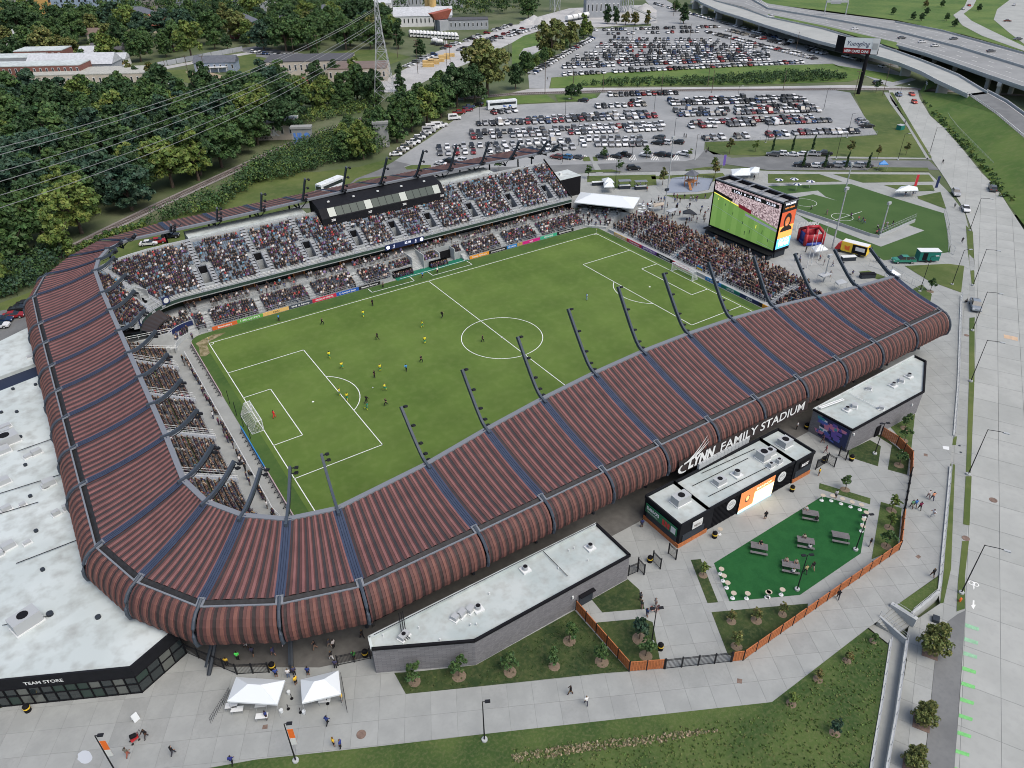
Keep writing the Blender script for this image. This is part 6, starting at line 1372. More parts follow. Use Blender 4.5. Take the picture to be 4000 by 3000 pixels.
house((1,0,900,670),30,20,6,'flat','w_beige','r_brownroof','lower brown-roofed wing beside the pylon',storeys=1,name='warehouse',cat='building')
house((1,0,130,960),24,14,6,'flat','w_grey','r_shingle','ruined grey building with graffiti in the scrap yard',storeys=1,name='ruin',cat='building')
gb_=house((1,0,150,1180),20,10,6.5,'flat','w_beige','membrane','white-roofed shed covered in graffiti beside the railway',storeys=1,name='shed',cat='shed')
text('graffiti','UHERK','w_white',gb_,(-8,-5.02,1.6),(1,0,0),(0,0,1),2.4,12,ext=.12,bold=.04);text('graffiti','SOUNER','glass_house',gb_,(-8,-5.02,.5),(1,0,0),(0,0,1),1.0,9,ext=.1)
ap=thing('apartment_block','large unfinished apartment block with grey and orange fronts','building',W(0,0,620,120),RZ);HOUSES.append((W(0,0,620,120).x,W(0,0,620,120).y,45))
M('w_orange',(.50,.30,.10),.8);M('w_stone',(.24,.23,.21),.8)
for x0,x1,m in((-62,-30,'w_stone'),(-30,-14,'w_orange'),(-14,18,'w_bluegrey'),(18,55,'w_bluegrey'),(55,80,'w_stone')):MB().box(x0,x1,0 if x0!=18 else-6,20,0,19).build('wall',m,ap)
for s in range(5):
 for k in range(28):
  x=-59+4.8*k;yq=-6.07 if 18<x<55 else-.07
  if random.random()<.8:MB().box(x,x+1.7,yq,yq+.1,1.5+3.6*s,3.7+3.6*s).build('window','glass_house',ap)
M('graf_blue',(.10,.22,.55),.6)
pr1=thing('old_pier','old concrete bridge pier with blue graffiti beside the track','pier',W(1,0,415,1255),RZ)
MB().box(-3.6,3.6,-1.4,1.4,0,6.5).box(-4,4,-1.7,1.7,6.5,7.3).build('stem','concrete_c',pr1);text('graffiti','HLC','graf_blue',pr1,(-3.0,-1.42,1.5),(1,0,0),(0,0,1),3.4,6.0,ext=.06,bold=.09)
pr2=thing('old_pier','old concrete pier overgrown with vines near the parked cars','pier',W(1,0,1095,1265),RZ)
MB().box(-2.6,2.6,-1.4,1.4,0,8.6).box(-3,3,-1.7,1.7,8.6,9.4).build('stem','concrete_c',pr2);text('graffiti','RINK','w_white',pr2,(-2.2,-1.42,.8),(1,0,0),(0,0,1),1.8,4.4,ext=.06,bold=.06)
put('vines',leaf_mesh('vines',[(random.uniform(-3,3),random.uniform(-1.8,1.8),random.uniform(4.5,9.6),.7)for _ in range(46)],22,.28,PAL['m'],77),pr2)
lw_=thing('long_fence','long pale panel fence along the street in the neighbourhood','fence')
pts=P([(0,0,1370,580),(0,0,1830,490),(0,0,2100,440)])
for a,c in zip(pts,pts[1:]):
 n=int((c-a).length/6)
 for k in range(n):p,q=a.lerp(c,k/n),a.lerp(c,(k+1)/n-.01);MB().obox((p+q)/2,q-p,(q-p).length/2,.12,G,G+2.6).build('fence_panel','w_grey',lw_)
ct=thing('cargo_container','white cargo container with open end in the scrap yard','container',W(1,0,70,850),RZ+.35)
MB().box(-7,7,-1.4,1.4,0,3).build('shell','w_white',ct);MB().box(7,7.02,-1.2,1.2,.2,2.8).build('opening','black',ct)
b=MB()
for _ in range(90):
 p=W(1,0,random.uniform(10,480),random.uniform(690,840));b.obox(p,(random.random()-.5,random.random()-.5),random.uniform(.4,1.6),random.uniform(.3,.8),G,G+random.uniform(.3,1.4),random.randrange(4))
b.build('scrap_heap',['red','w_white','steel_dark','r_brownroof'],kind='stuff',label='scrap metal strewn over the overgrown yard',cat='scrap')
M('silo_orange',(.50,.34,.13),.6,var=.1,scale=.5)
for k,(x,y)in enumerate(((1500,200),(1535,210))):
 t=thing('silo',('left','right')[k]+' of two tan silos at the concrete plant','silo',W(1,0,x,y));MB().cyl((0,0),2.8,4,22,16).build('drum','silo_orange',t);MB().cyl((0,0),2.8,22,23.5,16,r2=.6).build('cap','silo_orange',t)
 b=MB()
 for i in range(4):a=i*math.pi/2;b.tube([(2.4*math.cos(a),2.4*math.sin(a),0),(2.4*math.cos(a),2.4*math.sin(a),4.2)],.25,5)
 b.build('legs','steel_dark',t)
t=thing('aggregate_hopper','rusty hopper on steel legs beside the tan silos','hopper',W(1,0,1600,260));b=MB();b.mesh([(-8,-3,11),(8,-3,13),(8,3,13),(-8,3,11),(-5,-1.5,7),(5,-1.5,7),(5,1.5,7),(-5,1.5,7)],[(0,1,2,3),(0,4,5,1),(1,5,6,2),(2,6,7,3),(3,7,4,0),(7,6,5,4)]);b.build('bin','r_redroof',t)
b=MB();[b.tube([(x,y,0),(x,y,8)],.3,5)for x in(-4.5,4.5)for y in(-1.4,1.4)];b.build('legs','steel_dark',t);MB().box(-3,4,-4,3,0,6.5).build('cabin','w_grey',t)
def mixer():
 t=thing('mixer_truck','','truck');MB().box(-3.9,2.2,-1.2,1.2,.6,1.2).build('chassis','steel_dark',t)
 b=MB();b.tube([(-3.2,0,2.3),(-2.0,0,2.7),(0,0,2.7),(1.5,0,2.3)],[.7,1.35,1.4,.7],10);b.build('drum','w_white',t);MB().box(2.2,4.0,-1.2,1.2,.6,2.9).build('cab','w_white',t);MB().box(4.0,4.03,-1.0,1.0,1.8,2.7).build('windscreen','glass_dark',t)
 for x in(-2.8,-1.6,2.9):
  for y in(-1.1,1.1):MB().tube([(x,y-.15,.5),(x,y+.15,.5)],.5,10).build('wheel','tyre',t)
 return t
ORD=['first','second','third','fourth','fifth','sixth','seventh','eighth','ninth','tenth','eleventh','twelfth','thirteenth','fourteenth','fifteenth','sixteenth','seventeenth','eighteenth','nineteenth','twentieth']
def ordn(k):
 if k<20:return ORD[k]
 return{2:'twenty',3:'thirty',4:'forty',5:'fifty'}[(k+1)//10]+('-'+ORD[(k+1)%10-1]if(k+1)%10 else 'th').replace('twentyth','twentieth')
mx=mixer();
for k in range(14):
 f=k/13;p=W(1,0,1340+390*f,315+25*f);o=mx if k==0 else copy_tree(mx,p,0)
 o.location=p;o.rotation_euler[2]=RZ+math.pi/2+math.radians(190);o['label']='%s concrete mixer truck from the left in the yard line'%ordn(k);o['group']='concrete mixers in a line'
for k,(x,y)in enumerate(((1560,385),(1600,395))):copy_tree(mx,W(1,0,x,y),RZ,('left','right')[k]+' mixer truck parked apart below the yard line','concrete mixers apart')
for k,(x,y,r_)in enumerate(((190,195,9),(240,200,8),(290,200,8),(130,205,6),(560,150,10),(700,130,9),(1150,95,10))):
 p=W(2,0,x,y);b=MB();n=14;b.mesh([(p.x+r_*random.uniform(.85,1.1)*math.cos(i*2*math.pi/n),p.y+r_*random.uniform(.85,1.1)*math.sin(i*2*math.pi/n),G-.1)for i in range(n)]+[(p.x+r_*.45*math.cos(i*2*math.pi/n),p.y+r_*.45*math.sin(i*2*math.pi/n),G+r_*.34)for i in range(n)]+[(p.x,p.y,G+r_*.58)],[(i,(i+1)%n,n+(i+1)%n,n+i)for i in range(n)]+[(n+i,n+(i+1)%n,2*n)for i in range(n)])
 tag(b.build('gravel_pile','gravel',smooth=True),'%s grey gravel pile from the left at the works'%ordn(k),'pile','gravel piles at the works')
t=thing('tank_row','white rail tank wagons standing in the gravel works','wagon')
for k in range(4):p=W(2,0,470+48*k,190-9*k);q=W(2,0,510+48*k,183-9*k);MB().tube([p+Vector((0,0,2.6)),q+Vector((0,0,2.6))],1.7,10).build('tank','w_white',t);MB().obox((p+q)/2,q-p,(q-p).length/2,1.2,G,G+1.2).build('bogie','steel_dark',t)
for k,(x,y,h)in enumerate(((370,100,20),(1000,110,22),(940,100,17))):
 t=thing('works_tower',('left','tallest right','middle')[k]+' grey steel tower at the gravel works','tower',W(2,0,x,y));b=MB()
 for i in range(4):a=math.pi/4+i*math.pi/2;b.tube([(4*math.cos(a),4*math.sin(a),0),(4*math.cos(a),4*math.sin(a),h*.6)],.3,4);b.tube([(4*math.cos(a),4*math.sin(a),0),(4*math.cos(a+1.57),4*math.sin(a+1.57),h*.55)],.18,4)
 b.build('frame','galv',t);MB().cyl((0,0),3.6,h*.55,h,12).build('bin','w_grey',t)
b=MB();b.bar(W(2,0,1030,60,G+16),W(2,0,1250,160,G+1),1.2,1.0);tag(b.build('conveyor','galv'),'sloping conveyor running down from the works tower','conveyor')
t=thing('lumber_stack','stacks of tan timber in the gravel yard lane','timber')
for k in range(7):p=W(1,0,1490+45*(k%5),575-22*(k%5)-18*(k//5));MB().obox(p,(math.cos(RZ),math.sin(RZ)),3.2,1.6,G,G+1.6+.5*(k%2)).build('stack','silo_orange',t)
hood=[(p.x,p.y)for p in P([(0,0,-100,540),(0,0,350,560),(0,0,1150,560),(0,0,1340,500),(0,0,1900,400),(1,0,450,460),(1,0,1280,400),(1,0,1280,230),(1,0,2212,120),(2,0,200,100),(2,0,200,-80),(0,0,-100,-120)])]
av=HOUSES+[(x,y,11)for x,y in TREES]
hp=[p for p in poisson(hood,13.5,4200,av)if-60<PJ((p[0],p[1],8))[0]<4060 and-90<PJ((p[0],p[1],8))[1]]
hp.sort(key=lambda p:PJ((p[0],p[1],8))[2]);far_cl=[]
for k,p in enumerate(hp):
 kk,sh=random.choice('ddmmmbyl'),random.choice(('round','wide','round'))
 if k<95:tree(p,random.uniform(12,20),kk,sh,'%s %s tree among the houses of the neighbourhood'%(HUE[kk],FORM[sh]),'trees among the houses',wide=1.2)
 else:far_cl+=[(p[0]+random.gauss(0,3),p[1]+random.gauss(0,3),G+random.uniform(2.5,13),random.uniform(1.6,2.8))for _ in range(22)]
if far_cl:put('distant_trees',leaf_mesh('distant_trees',far_cl,26,.6,PAL['m']+PAL['d']+PAL['y'][:1],55),None,label='distant mass of trees at the top of the view',cat='trees',kind='stuff')
for p in poisson([(q.x,q.y)for q in P([(1,0,300,985),(1,0,700,960),(1,0,1040,930),(1,0,1080,840),(1,0,760,860),(1,0,440,900)])],7,300):tree(p,random.uniform(7,12),random.choice('mmyd'),'round','small tree in the thicket north of the railway','trees of the railway thicket')
for p in poisson([(q.x,q.y)for q in P([(1,0,700,1330),(1,0,1150,1265),(1,0,1440,1080),(1,0,1690,930),(1,0,1930,860),(1,0,1930,800),(1,0,1600,830),(1,0,1300,970),(1,0,1080,1085),(1,0,800,1160)])],8.5,500,[(x,y,5)for x,y in TREES]):
 kk=random.choice('mmydm');tree(p,random.uniform(9,15),kk,'round','%s tree of the belt between railway and nearer car park'%HUE[kk],'trees of the belt by the car park')
for p in poisson([(q.x,q.y)for q in P([(2,0,130,640),(2,0,380,480),(2,0,690,320),(2,0,640,290),(2,0,300,440),(2,0,60,600)])],8,300):tree(p,random.uniform(5,9),random.choice('mmy'),'round','small tree lining the far car park','trees lining the far car park')
for k,(x,y)in enumerate(((1080,125),(1360,60),(1325,180),(1540,180),(1500,60),(1365,130),(1250,170),(1610,230),(1820,95))):
 t=tree(W(3,0,x,y,ZD-.9),5,random.choice('dmo'),'round','%s small shrub on the motorway hillside'%ordn(k),'hillside shrubs','shrub');t.location.z=ZD-1
def thicket(name,L,hmin,hmax,n,cols,label,seed,leaf=.34,per=26):
 poly=[(p.x,p.y)for p in P(L)];r=random.Random(seed);xs_,ys_=[p[0]for p in poly],[p[1]for p in poly];cl=[]
 while len(cl)<n:
  p=(r.uniform(min(xs_),max(xs_)),r.uniform(min(ys_),max(ys_)))
  if inside(p,poly):hh=r.uniform(hmin,hmax);cl.append((p[0],p[1],G+hh*.45,hh*.6))
 return put(name,leaf_mesh(name,cl,per,leaf,cols,seed),None,label=label,cat='undergrowth',kind='stuff')
thicket('undergrowth',[(0,1,1250,300),(0,1,1500,190),(0,1,1900,60),(1,0,0,1450),(1,0,250,1330),(1,0,480,1240),(1,0,700,1175),(1,0,1060,1090),(1,0,1150,1200),(1,0,1110,1320),(1,0,860,1400),(1,0,560,1450),(1,0,330,1540),(1,0,0,1590),(0,1,1900,160)],1.8,5.2,1250,PAL['m']+PAL['y'][:1]+PAL['d'],'thick undergrowth between the railway and the coach lane',3)
thicket('undergrowth',[(0,1,-150,960),(0,1,200,880),(0,1,330,790),(0,1,600,545),(0,1,560,470),(0,1,330,560),(0,1,0,700),(0,1,-150,760)],1.5,4.5,330,PAL['m']+PAL['d']+PAL['b'],'dark undergrowth at the edge of the dense wood',4)
thicket('undergrowth',[(1,0,300,1110),(1,0,760,1010),(1,0,1060,950),(1,0,1060,880),(1,0,700,920),(1,0,300,1000)],1.0,3.4,260,PAL['m']+PAL['y'],'undergrowth north of the railway',5)
thicket('hedge',[(2,0,600,742),(2,0,1000,748),(2,0,2212,725),(3,0,650,695),(3,0,690,650),(3,0,400,630),(3,0,0,640),(2,0,2212,645),(2,0,1500,690),(2,0,900,700)],1.0,3.0,700,PAL['m']+PAL['d'],'long rough hedge on the bank between the car parks',6)
thicket('undergrowth',[(2,0,0,640),(2,0,140,640),(2,0,380,470),(2,0,330,440),(2,0,100,560),(1,0,2180,600)],.8,2.4,150,PAL['m']+PAL['y'],'rough weeds beside the far car park',7)
thicket('undergrowth',[(1,0,150,690),(1,0,460,640),(1,0,500,760),(1,0,420,850),(1,0,100,880),(1,0,0,800)],.6,1.8,160,PAL['m'],'weeds growing through the scrap yard',8)
thicket('undergrowth',[(0,1,600,560),(0,1,900,400),(0,1,1250,300),(0,1,1300,240),(0,1,900,370),(0,1,640,500)],.5,1.3,120,PAL['y']+PAL['m'],'low weeds along the near side of the track',9)
thicket('undergrowth',[(3,0,1330,870),(3,0,1420,990),(3,0,1700,1300),(3,1,1990,30),(3,1,2150,120),(3,1,2030,-60),(3,0,1600,1080)],.5,1.6,200,PAL['y']+PAL['m'],'weeds along the foot of the slip road bank',10)
yt=[((1,3,1370,912),3.4,'m','young tree in the plaza lawn nearest the white entrance tents'),((1,3,1755,868),3.6,'m','second young tree along the plaza lawn by the block wall'),((1,3,2195,832),3.6,'m','third young tree along the plaza lawn by the block wall'),((2,3,495,565),3.6,'m','young tree in the lawn corner beside the wooden fence start'),((2,3,365,782),3.2,'m','young tree in a bare soil ring near the plaza path'),((2,3,775,745),3.6,'m','young tree just left of the wooden fence bend'),((2,3,1155,692),3.4,'m','young tree inside the fence next to the trash can'),((2,3,1100,545),4.2,'b','dense dark shrub-like tree beside the plaza lamp'),((2,3,1940,612),3.0,'l','young tree just inside the fence right of the black gate'),((2,3,1895,395),2.0,'o','small shrub tree in the lawn right of the gate path'),((2,3,2110,385),2.2,'o','second small shrub tree in the lawn right of the gate path'),((3,3,125,335),2.4,'o','small shrub tree in the pointed lawn by the fence'),((3,2,665,915),3.0,'m','young tree in the narrow lawn strip above the turf'),((3,2,1065,1095),3.2,'y','yellowish young tree topmost in the lawn right of the turf'),((3,2,1045,1245),3.2,'y','middle yellowish young tree in the lawn right of the turf'),((3,2,1020,1405),3.2,'m','lowest young tree in the lawn right of the turf'),((3,2,1130,705),3.2,'m','young tree inside the curved wooden fence'),((3,2,1175,492),3.0,'m','young tree between block wall and curved fence'),((3,2,1180,385),3.2,'m','young tree nearest the block wall at the right'),((2,2,1650,1655),2.6,'y','small young tree in the narrow strip left of the turf'),((3,3,680,735),1.8,'o','shrub in the south lawn just below the plaza edge'),((3,3,430,895),1.8,'o','second shrub down the south lawn edge'),((3,3,200,1105),1.9,'y','third shrub down the south lawn edge'),((3,3,905,565),1.5,'m','shrub beside the top of the ramp'),((3,3,575,1360),2.6,'b','dark round shrub alone in the south lawn'),((3,1,1400,860),3.5,'m','young tree by the gate posts at the canopy end')]
M('soil',(.17,.13,.09),.95,var=.2,scale=5)
for a,h,k,lab in yt:
 p=W(*a);t=tree(p,h,k,'young',lab,'young plaza trees','young_tree',wide=1.15 if h>2.2 else 1.5);t.location.z=G+.05
 MB().cyl((0,0),.75,-.04,.03,12).build('soil_ring','soil',t)
for a,h,k,lab in(((3,3,1400,655),5.0,'l','largest olive street tree in a square planting bed'),((3,3,1325,1265),3.6,'l','middle olive street tree in a square planting bed'),((3,3,1240,1640),3.4,'l','lowest olive street tree at the bottom edge')):
 p=WR(*a);me,tr=crown(k,1,'round');s=h/13.0;t=put('street_tree',None,loc=p,label=lab,cat='tree',group='street trees',scale=(s*.95,s*.95,s))
 put('crown',me,t);put('trunk',tr,t)
 bd=MB().obox((p.x,p.y),(math.cos(AR),math.sin(AR)),1.1,.9,p.z+.03,p.z+.09).build('planting_bed','mulch',kind='structure')
for k,(x,y)in enumerate(((35,1320),(205,1315),(380,1310),(300,1450),(485,1460),(668,1465),(853,1470))):
 p=W(3,0,x,y);me,tr=crown('d',0,'tall');t=put('column_tree',None,loc=p,label='%s narrow columnar tree along the side street'%ordn(k),cat='tree',group='columnar street trees',scale=(.16,.16,.42));put('crown',me,t);put('trunk',tr,t)
for k,(i,j,x,y,h,c)in enumerate(((2,0,1878,1330,5,'o'),(2,0,2102,1310,3.5,'y'),(3,0,705,1350,5,'o'),(3,0,945,1370,4,'o'),(3,0,1190,1340,4,'o'),(2,0,660,1545,4,'m'),(2,0,930,1500,4,'m'),(2,0,795,1380,4,'m'),(2,0,1160,1370,4,'m'),(2,0,1745,1470,4,'y'),(2,0,1535,1365,3,'y'),(2,0,1750,1540,5,'o'),(2,0,1300,1600,5,'o'),(3,0,930,800,5,'d'),(1,0,2100,1480,4,'m'))):
 t=tree(W(i,j,x,y),h*1.2,c,'young','%s small street tree from the left along the side street'%ordn(k),'small trees by the side street','young_tree',wide=1.1)
thicket('dry_grass',[(2,3,0,1545),(2,3,600,1450),(2,3,1300,1370),(2,3,1780,1310),(2,3,1780,1345),(2,3,1300,1440),(2,3,600,1530),(2,3,0,1620)],.12,.3,420,[(.24,.21,.13),(.30,.26,.17),(.16,.17,.08)],'streak of dry pale grass along the south lawn',12,leaf=.09,per=16)
thicket('rough_grass',[(2,3,0,1500),(2,3,2212,1200),(3,3,100,1120),(3,3,860,520),(3,3,1010,640),(3,3,880,1560),(3,3,700,1800),(2,3,0,1900)],.08,.22,1500,[(.085,.14,.035),(.10,.155,.04),(.07,.12,.03),(.13,.16,.055)],'rough tufts of grass over the south lawn',13,leaf=.10,per=12)
thicket('rough_grass',[(1,3,1240,860),(1,3,1900,800),(2,3,0,640),(2,3,530,330),(2,3,980,810),(2,3,0,905),(1,3,1310,1000)],.06,.2,350,[(.05,.085,.025),(.065,.10,.03),(.04,.07,.02)],'short tufts over the lawn by the block wall',14,leaf=.08,per=10)
#VEHICLES
PAINTS=[((.66,.67,.67),34,'white'),((.013,.013,.015),17,'black'),((.10,.105,.11),14,'dark grey'),((.36,.37,.38),20,'silver'),((.20,.02,.02),6,'red'),((.03,.06,.14),5,'blue'),((.20,.19,.16),4,'tan'),((.05,.055,.06),4,'charcoal')]
def paint():
 k=random.choices(range(len(PAINTS)),[p[1]for p in PAINTS])[0];c=PAINTS[k][0];f=random.uniform(.85,1.15)
 return tuple(v*f for v in c),PAINTS[k][2]
KINDS={'saloon':dict(L=4.7,W=1.82,body=[(-2.35,.35),(-2.38,.72),(-2.25,.95),(-1.5,1.0),(1.0,.97),(1.9,.88),(2.3,.72),(2.35,.4)],cab=[(-1.75,.98),(-1.05,1.42),(.25,1.44),(1.15,.95)]),'suv':dict(L=4.8,W=1.95,body=[(-2.4,.4),(-2.42,.8),(-2.35,1.1),(-1.6,1.12),(1.05,1.1),(2.0,1.02),(2.35,.85),(2.4,.45)],cab=[(-2.3,1.1),(-1.95,1.70),(.15,1.74),(1.05,1.08)]),'hatchback':dict(L=4.3,W=1.8,body=[(-2.1,.38),(-2.14,.75),(-2.08,1.0),(-1.4,1.03),(1.0,1.0),(1.7,.9),(2.1,.72),(2.14,.4)],cab=[(-2.02,1.0),(-1.55,1.50),(.2,1.53),(1.1,.98)]),'pickup':dict(L=5.7,W=2.0,body=[(-2.85,.5),(-2.88,.9),(-2.85,1.12),(-1.2,1.12),(1.2,1.15),(2.4,1.1),(2.8,.9),(2.85,.5)],cab=[(-1.15,1.12),(-.95,1.82),(.6,1.85),(1.45,1.12)]),'van':dict(L=5.6,W=2.05,body=[(-2.8,.45),(-2.82,1.0),(-2.8,1.3),(-1.6,1.3),(1.5,1.3),(2.3,1.2),(2.75,1.0),(2.8,.5)],cab=[(-2.78,1.28),(-2.7,2.45),(1.0,2.5),(1.95,1.28)])}
def car_parts(kind):
 K=KINDS[kind];w=K['W']/2;bo,ca=K['body'],K['cab'];body=MB();n=len(bo)
 def sec(f,inset):return[(x*(1-inset*.02),s_*w*f,z)for(x,z)in bo for s_ in(1,)]
 L_=[(x,w*(.97 if z<.5 else 1.0 if z<.9 else.95),z)for x,z in bo]
 V=[(x,-y,z)for x,y,z in L_]+[(x,y,z)for x,y,z in L_]
 body.v=list(V)
 for i in range(n-1):body.f.append((i,n+i,n+i+1,i+1));body.m.append(0)
 body.f.append(tuple(range(n)));body.m.append(0);body.f.append(tuple(reversed(range(n,2*n))));body.m.append(0);body.f.append((0,n-1,2*n-1,n));body.m.append(2)
 b0,b1,b2,b3=ca;wt=w*.76;wb=w*.93
 k=len(body.v);body.v+=[(b0[0],-wb,b0[1]),(b3[0],-wb,b3[1]),(b3[0],wb,b3[1]),(b0[0],wb,b0[1]),(b1[0],-wt,b1[1]),(b2[0],-wt,b2[1]),(b2[0],wt,b2[1]),(b1[0],wt,b1[1])]
 for f,m in(((0,1,5,4),1),((1,2,6,5),1),((2,3,7,6),1),((3,0,4,7),1 if kind!='van' else 0),((4,5,6,7),0)):body.f.append(tuple(k+i for i in f));body.m.append(m)
 if kind=='van':body.m[-5]=0;body.m[-3]=0;body.box(-2.2,.9,-w*.93,-w*.89,1.5,2.1,1);body.box(-2.2,.9,w*.89,w*.93,1.5,2.1,1)
 if kind=='pickup':body.box(-2.7,-1.35,-w*.78,w*.78,1.1,1.14,2)
 for sy_2 in(-1,1):
  mx_=(b1[0]+b2[0])/2;body.bar((mx_,sy_2*wb*.99,b0[1]),(mx_,sy_2*wt*1.01,b1[1]),.10,.06,0)
 F,R_=bo[-2][0],bo[1][0];zf=bo[-2][1]-.06
 for sy_2 in(-1,1):body.box(F-.03,F+.03,sy_2*w*.72-.2,sy_2*w*.72+.2,zf-.08,zf+.08,3);body.box(R_-.03,R_+.03,sy_2*w*.78-.15,sy_2*w*.78+.15,zf,zf+.2,4)
 wh=[(s_*K['L']*.31,t_*(w-.1))for s_ in(-1,1)for t_ in(-1,1)]
 return body,wh
CM=['p_paint','car_glass','tyre','car_light','tail_light']
CAR_ONE,CAR_BODY={},{}
for kd in KINDS:
 body,wh=car_parts(kd);CAR_BODY[kd]=(body.data('body',CM),wh)
 b2_=MB();b2_.v,b2_.f,b2_.m=list(body.v),list(body.f),list(body.m)
 r_=.34 if kd in('saloon','hatchback')else.39
 for x,y in wh:b2_.tube([(x,y-.11,r_),(x,y+.11,r_)],r_,8,2)
 CAR_ONE[kd]=(b2_,b2_.data('car',CM))
wb_=MB();wb_.tube([(0,-.12,0),(0,.12,0)],.36,14,0);wb_.tube([(0,-.125,0),(0,.125,0)],.2,10,1);WHEEL=wb_.data('wheel',['tyre','galv'])
NAME={'saloon':'parked_car','suv':'parked_car','hatchback':'parked_car','pickup':'pickup_truck','van':'parked_van'};CAT={'pickup':'pickup','van':'van'}
def car(p,rz,kind,col,label,group=None,name=None):
 t=thing(name or NAME[kind],label,CAT.get(kind,'car'),p,rz,group);me,wh=CAR_BODY[kind]
 o=put('body',me,t);o['paint']=col
 for x,y in wh:put('wheel',WHEEL,t,loc=(x,y,.36))
 return t
def ANG(p,q):return math.atan2(q.y-p.y,q.x-p.x)
ROWS=[]
def row(nm,a,c,n,gaps=.06,lot='nearer'):ROWS.append((nm,W(*a),W(*c),n,gaps,lot))
row('front upper',(1,0,1582,1285),(2,0,487,1228),17,.1);row('front lower',(1,0,1592,1335),(2,0,520,1285),17,.15)
row('front right upper',(2,0,602,1215),(2,0,1105,1212),9,.0);row('front right lower',(2,0,622,1260),(2,0,1150,1255),10,.1)
row('second upper',(1,0,1865,1160),(2,0,1290,1085),31,.14);row('second lower',(1,0,1880,1195),(2,0,1325,1120),31,.12)
row('third upper',(1,0,1925,1080),(2,0,1195,975),29,.12);row('third lower',(1,0,2050,1080),(2,0,1230,1012),25,.08)
row('fourth',(2,0,740,932),(2,0,1135,912),8,.0);row('fifth short',(2,0,1040,882),(2,0,1100,880),2,0);row('back left',(1,0,2055,985),(2,0,20,965),4,0)
row('right back upper',(2,0,1365,880),(3,0,270,850),26,.1);row('right back lower',(2,0,1385,905),(3,0,310,875),26,.1)
row('right middle upper',(2,0,1415,968),(2,0,1850,958),9,.05);row('right middle lower',(2,0,1450,1000),(2,0,1825,990),8,0);row('far right middle upper',(2,0,1945,950),(3,0,375,925),15,.1);row('far right middle lower',(2,0,1940,985),(3,0,420,960),16,.06)
row('right front upper',(2,0,1570,1072),(3,0,410,1020),23,.12);row('right front lower',(2,0,1545,1102),(3,0,520,1050),26,.06)
row('fence',(2,0,1670,1205),(3,0,145,1170),11,.4);row('fence right',(3,0,230,1160),(3,0,760,1145),11,0)
row('back edge',(2,0,800,832),(2,0,1555,808),17,.35)
for k,(x0,y0,x1,y1,i1,n,g)in enumerate(((400,655,280,545,3,46,.04),(450,590,2205,518,2,44,.06),(530,525,2205,492,2,42,.08),(640,472,2205,458,2,38,.1),(735,412,2100,412,2,34,.12),(850,365,1850,372,2,27,.2),(790,300,1680,278,2,22,.45),(690,268,1780,238,2,32,.15))):
 row(ORD[k],(2,0,x0,y0),(i1,0,x1,y1),n,g,'far');
 if 0<k<6:row(ORD[k]+' rear',(2,0,x0+35,y0-22),(i1,0,x1-30,y1-16),n,g+.06,'far')
row('left edge',(2,0,175,640),(2,0,690,338),27,.03,'far edge');row('right edge',(2,0,1705,290),(3,0,400,512),30,.05,'far edge');row('outer right',(2,0,1870,270),(3,0,480,470),26,.2,'far edge');row('street',(2,0,1240,40),(3,0,60,330),30,.1,'lane');row('lane',(3,0,100,350),(3,0,1050,600),18,.25,'lane')
row('yard road',(1,0,1620,425),(1,0,2190,225),17,.15,'yard');row('yard middle',(1,0,1760,440),(2,0,250,235),22,.2,'yard');row('yard lower',(1,0,1980,360),(2,0,120,245),12,.15,'yard');row('yard near',(1,0,1300,580),(1,0,1540,480),7,0,'yard')
row('edge line',(1,0,1210,1345),(1,0,1495,1145),11,0,'edge');row('house street',(1,0,30,470),(1,0,430,495),8,.2,'lane');row('house street lower',(0,0,2190,455),(1,0,330,515),8,.2,'lane')
cand=[]
for nm,a,c,n,g,lot in ROWS:
 d=(c-a).normalized();rz=math.atan2(d.y,d.x)-math.pi/2
 if lot=='lane':rz+=math.pi/2
 if nm=='edge line':rz+=.35
 for k in range(n):
  if random.random()<g:continue
  p=a.lerp(c,k/max(1,n-1));cand.append((PJ((p.x,p.y,G+.5))[2],p,rz+(random.random()<.12)*math.pi+random.gauss(0,.02),nm,k,n,lot))
EXTRA=[((2,0,1270,1200),'suv'),((2,0,1255,1248),'suv'),((2,0,1320,1245),'suv'),((2,0,1430,1242),'suv')]
cand.sort(key=lambda t:t[0])
NEARCAP=262;far_v,far_f,far_m,far_c=[],[],[],[]
place=lambda k,n:ordn(k)+' from left'
stuffV,stuffF,stuffC,stuffM=[],[],[],[];voff=0
for idx,(dep,p,rz,nm,k,n,lot)in enumerate(cand):
 kd=random.choices(['saloon','suv','hatchback','pickup','van'],[30,44,12,12,2])[0];col,cn=paint()
 if idx<NEARCAP:
  lab='%s %s, %s, %s row of the %s car park'%(cn,kd,place(k,n),nm,lot)if lot in('nearer','far')else '%s %s, %s, %s car row'%(cn,kd,place(k,n),nm)
  o=put(NAME[kd],CAR_ONE[kd][1],None,loc=(p.x,p.y,G+.03),rz=rz,label=lab,cat=CAT.get(kd,'car'),group='cars in the '+nm+' row '+lot);o['paint']=col
 else:
  tb=CAR_ONE[kd][0];c_,s_=math.cos(rz),math.sin(rz);V=np.array(tb.v);X2=np.stack([p.x+V[:,0]*c_-V[:,1]*s_,p.y+V[:,0]*s_+V[:,1]*c_,G+.03+V[:,2]],1)
  stuffV.append(X2);stuffF+=[tuple(i+voff for i in f)for f in tb.f];voff+=len(V)
  pal=[col,(.012,.016,.018),(.012,.012,.012),(.8,.8,.78),(.3,.01,.01)];stuffC+=[pal[m]for m in tb.m]
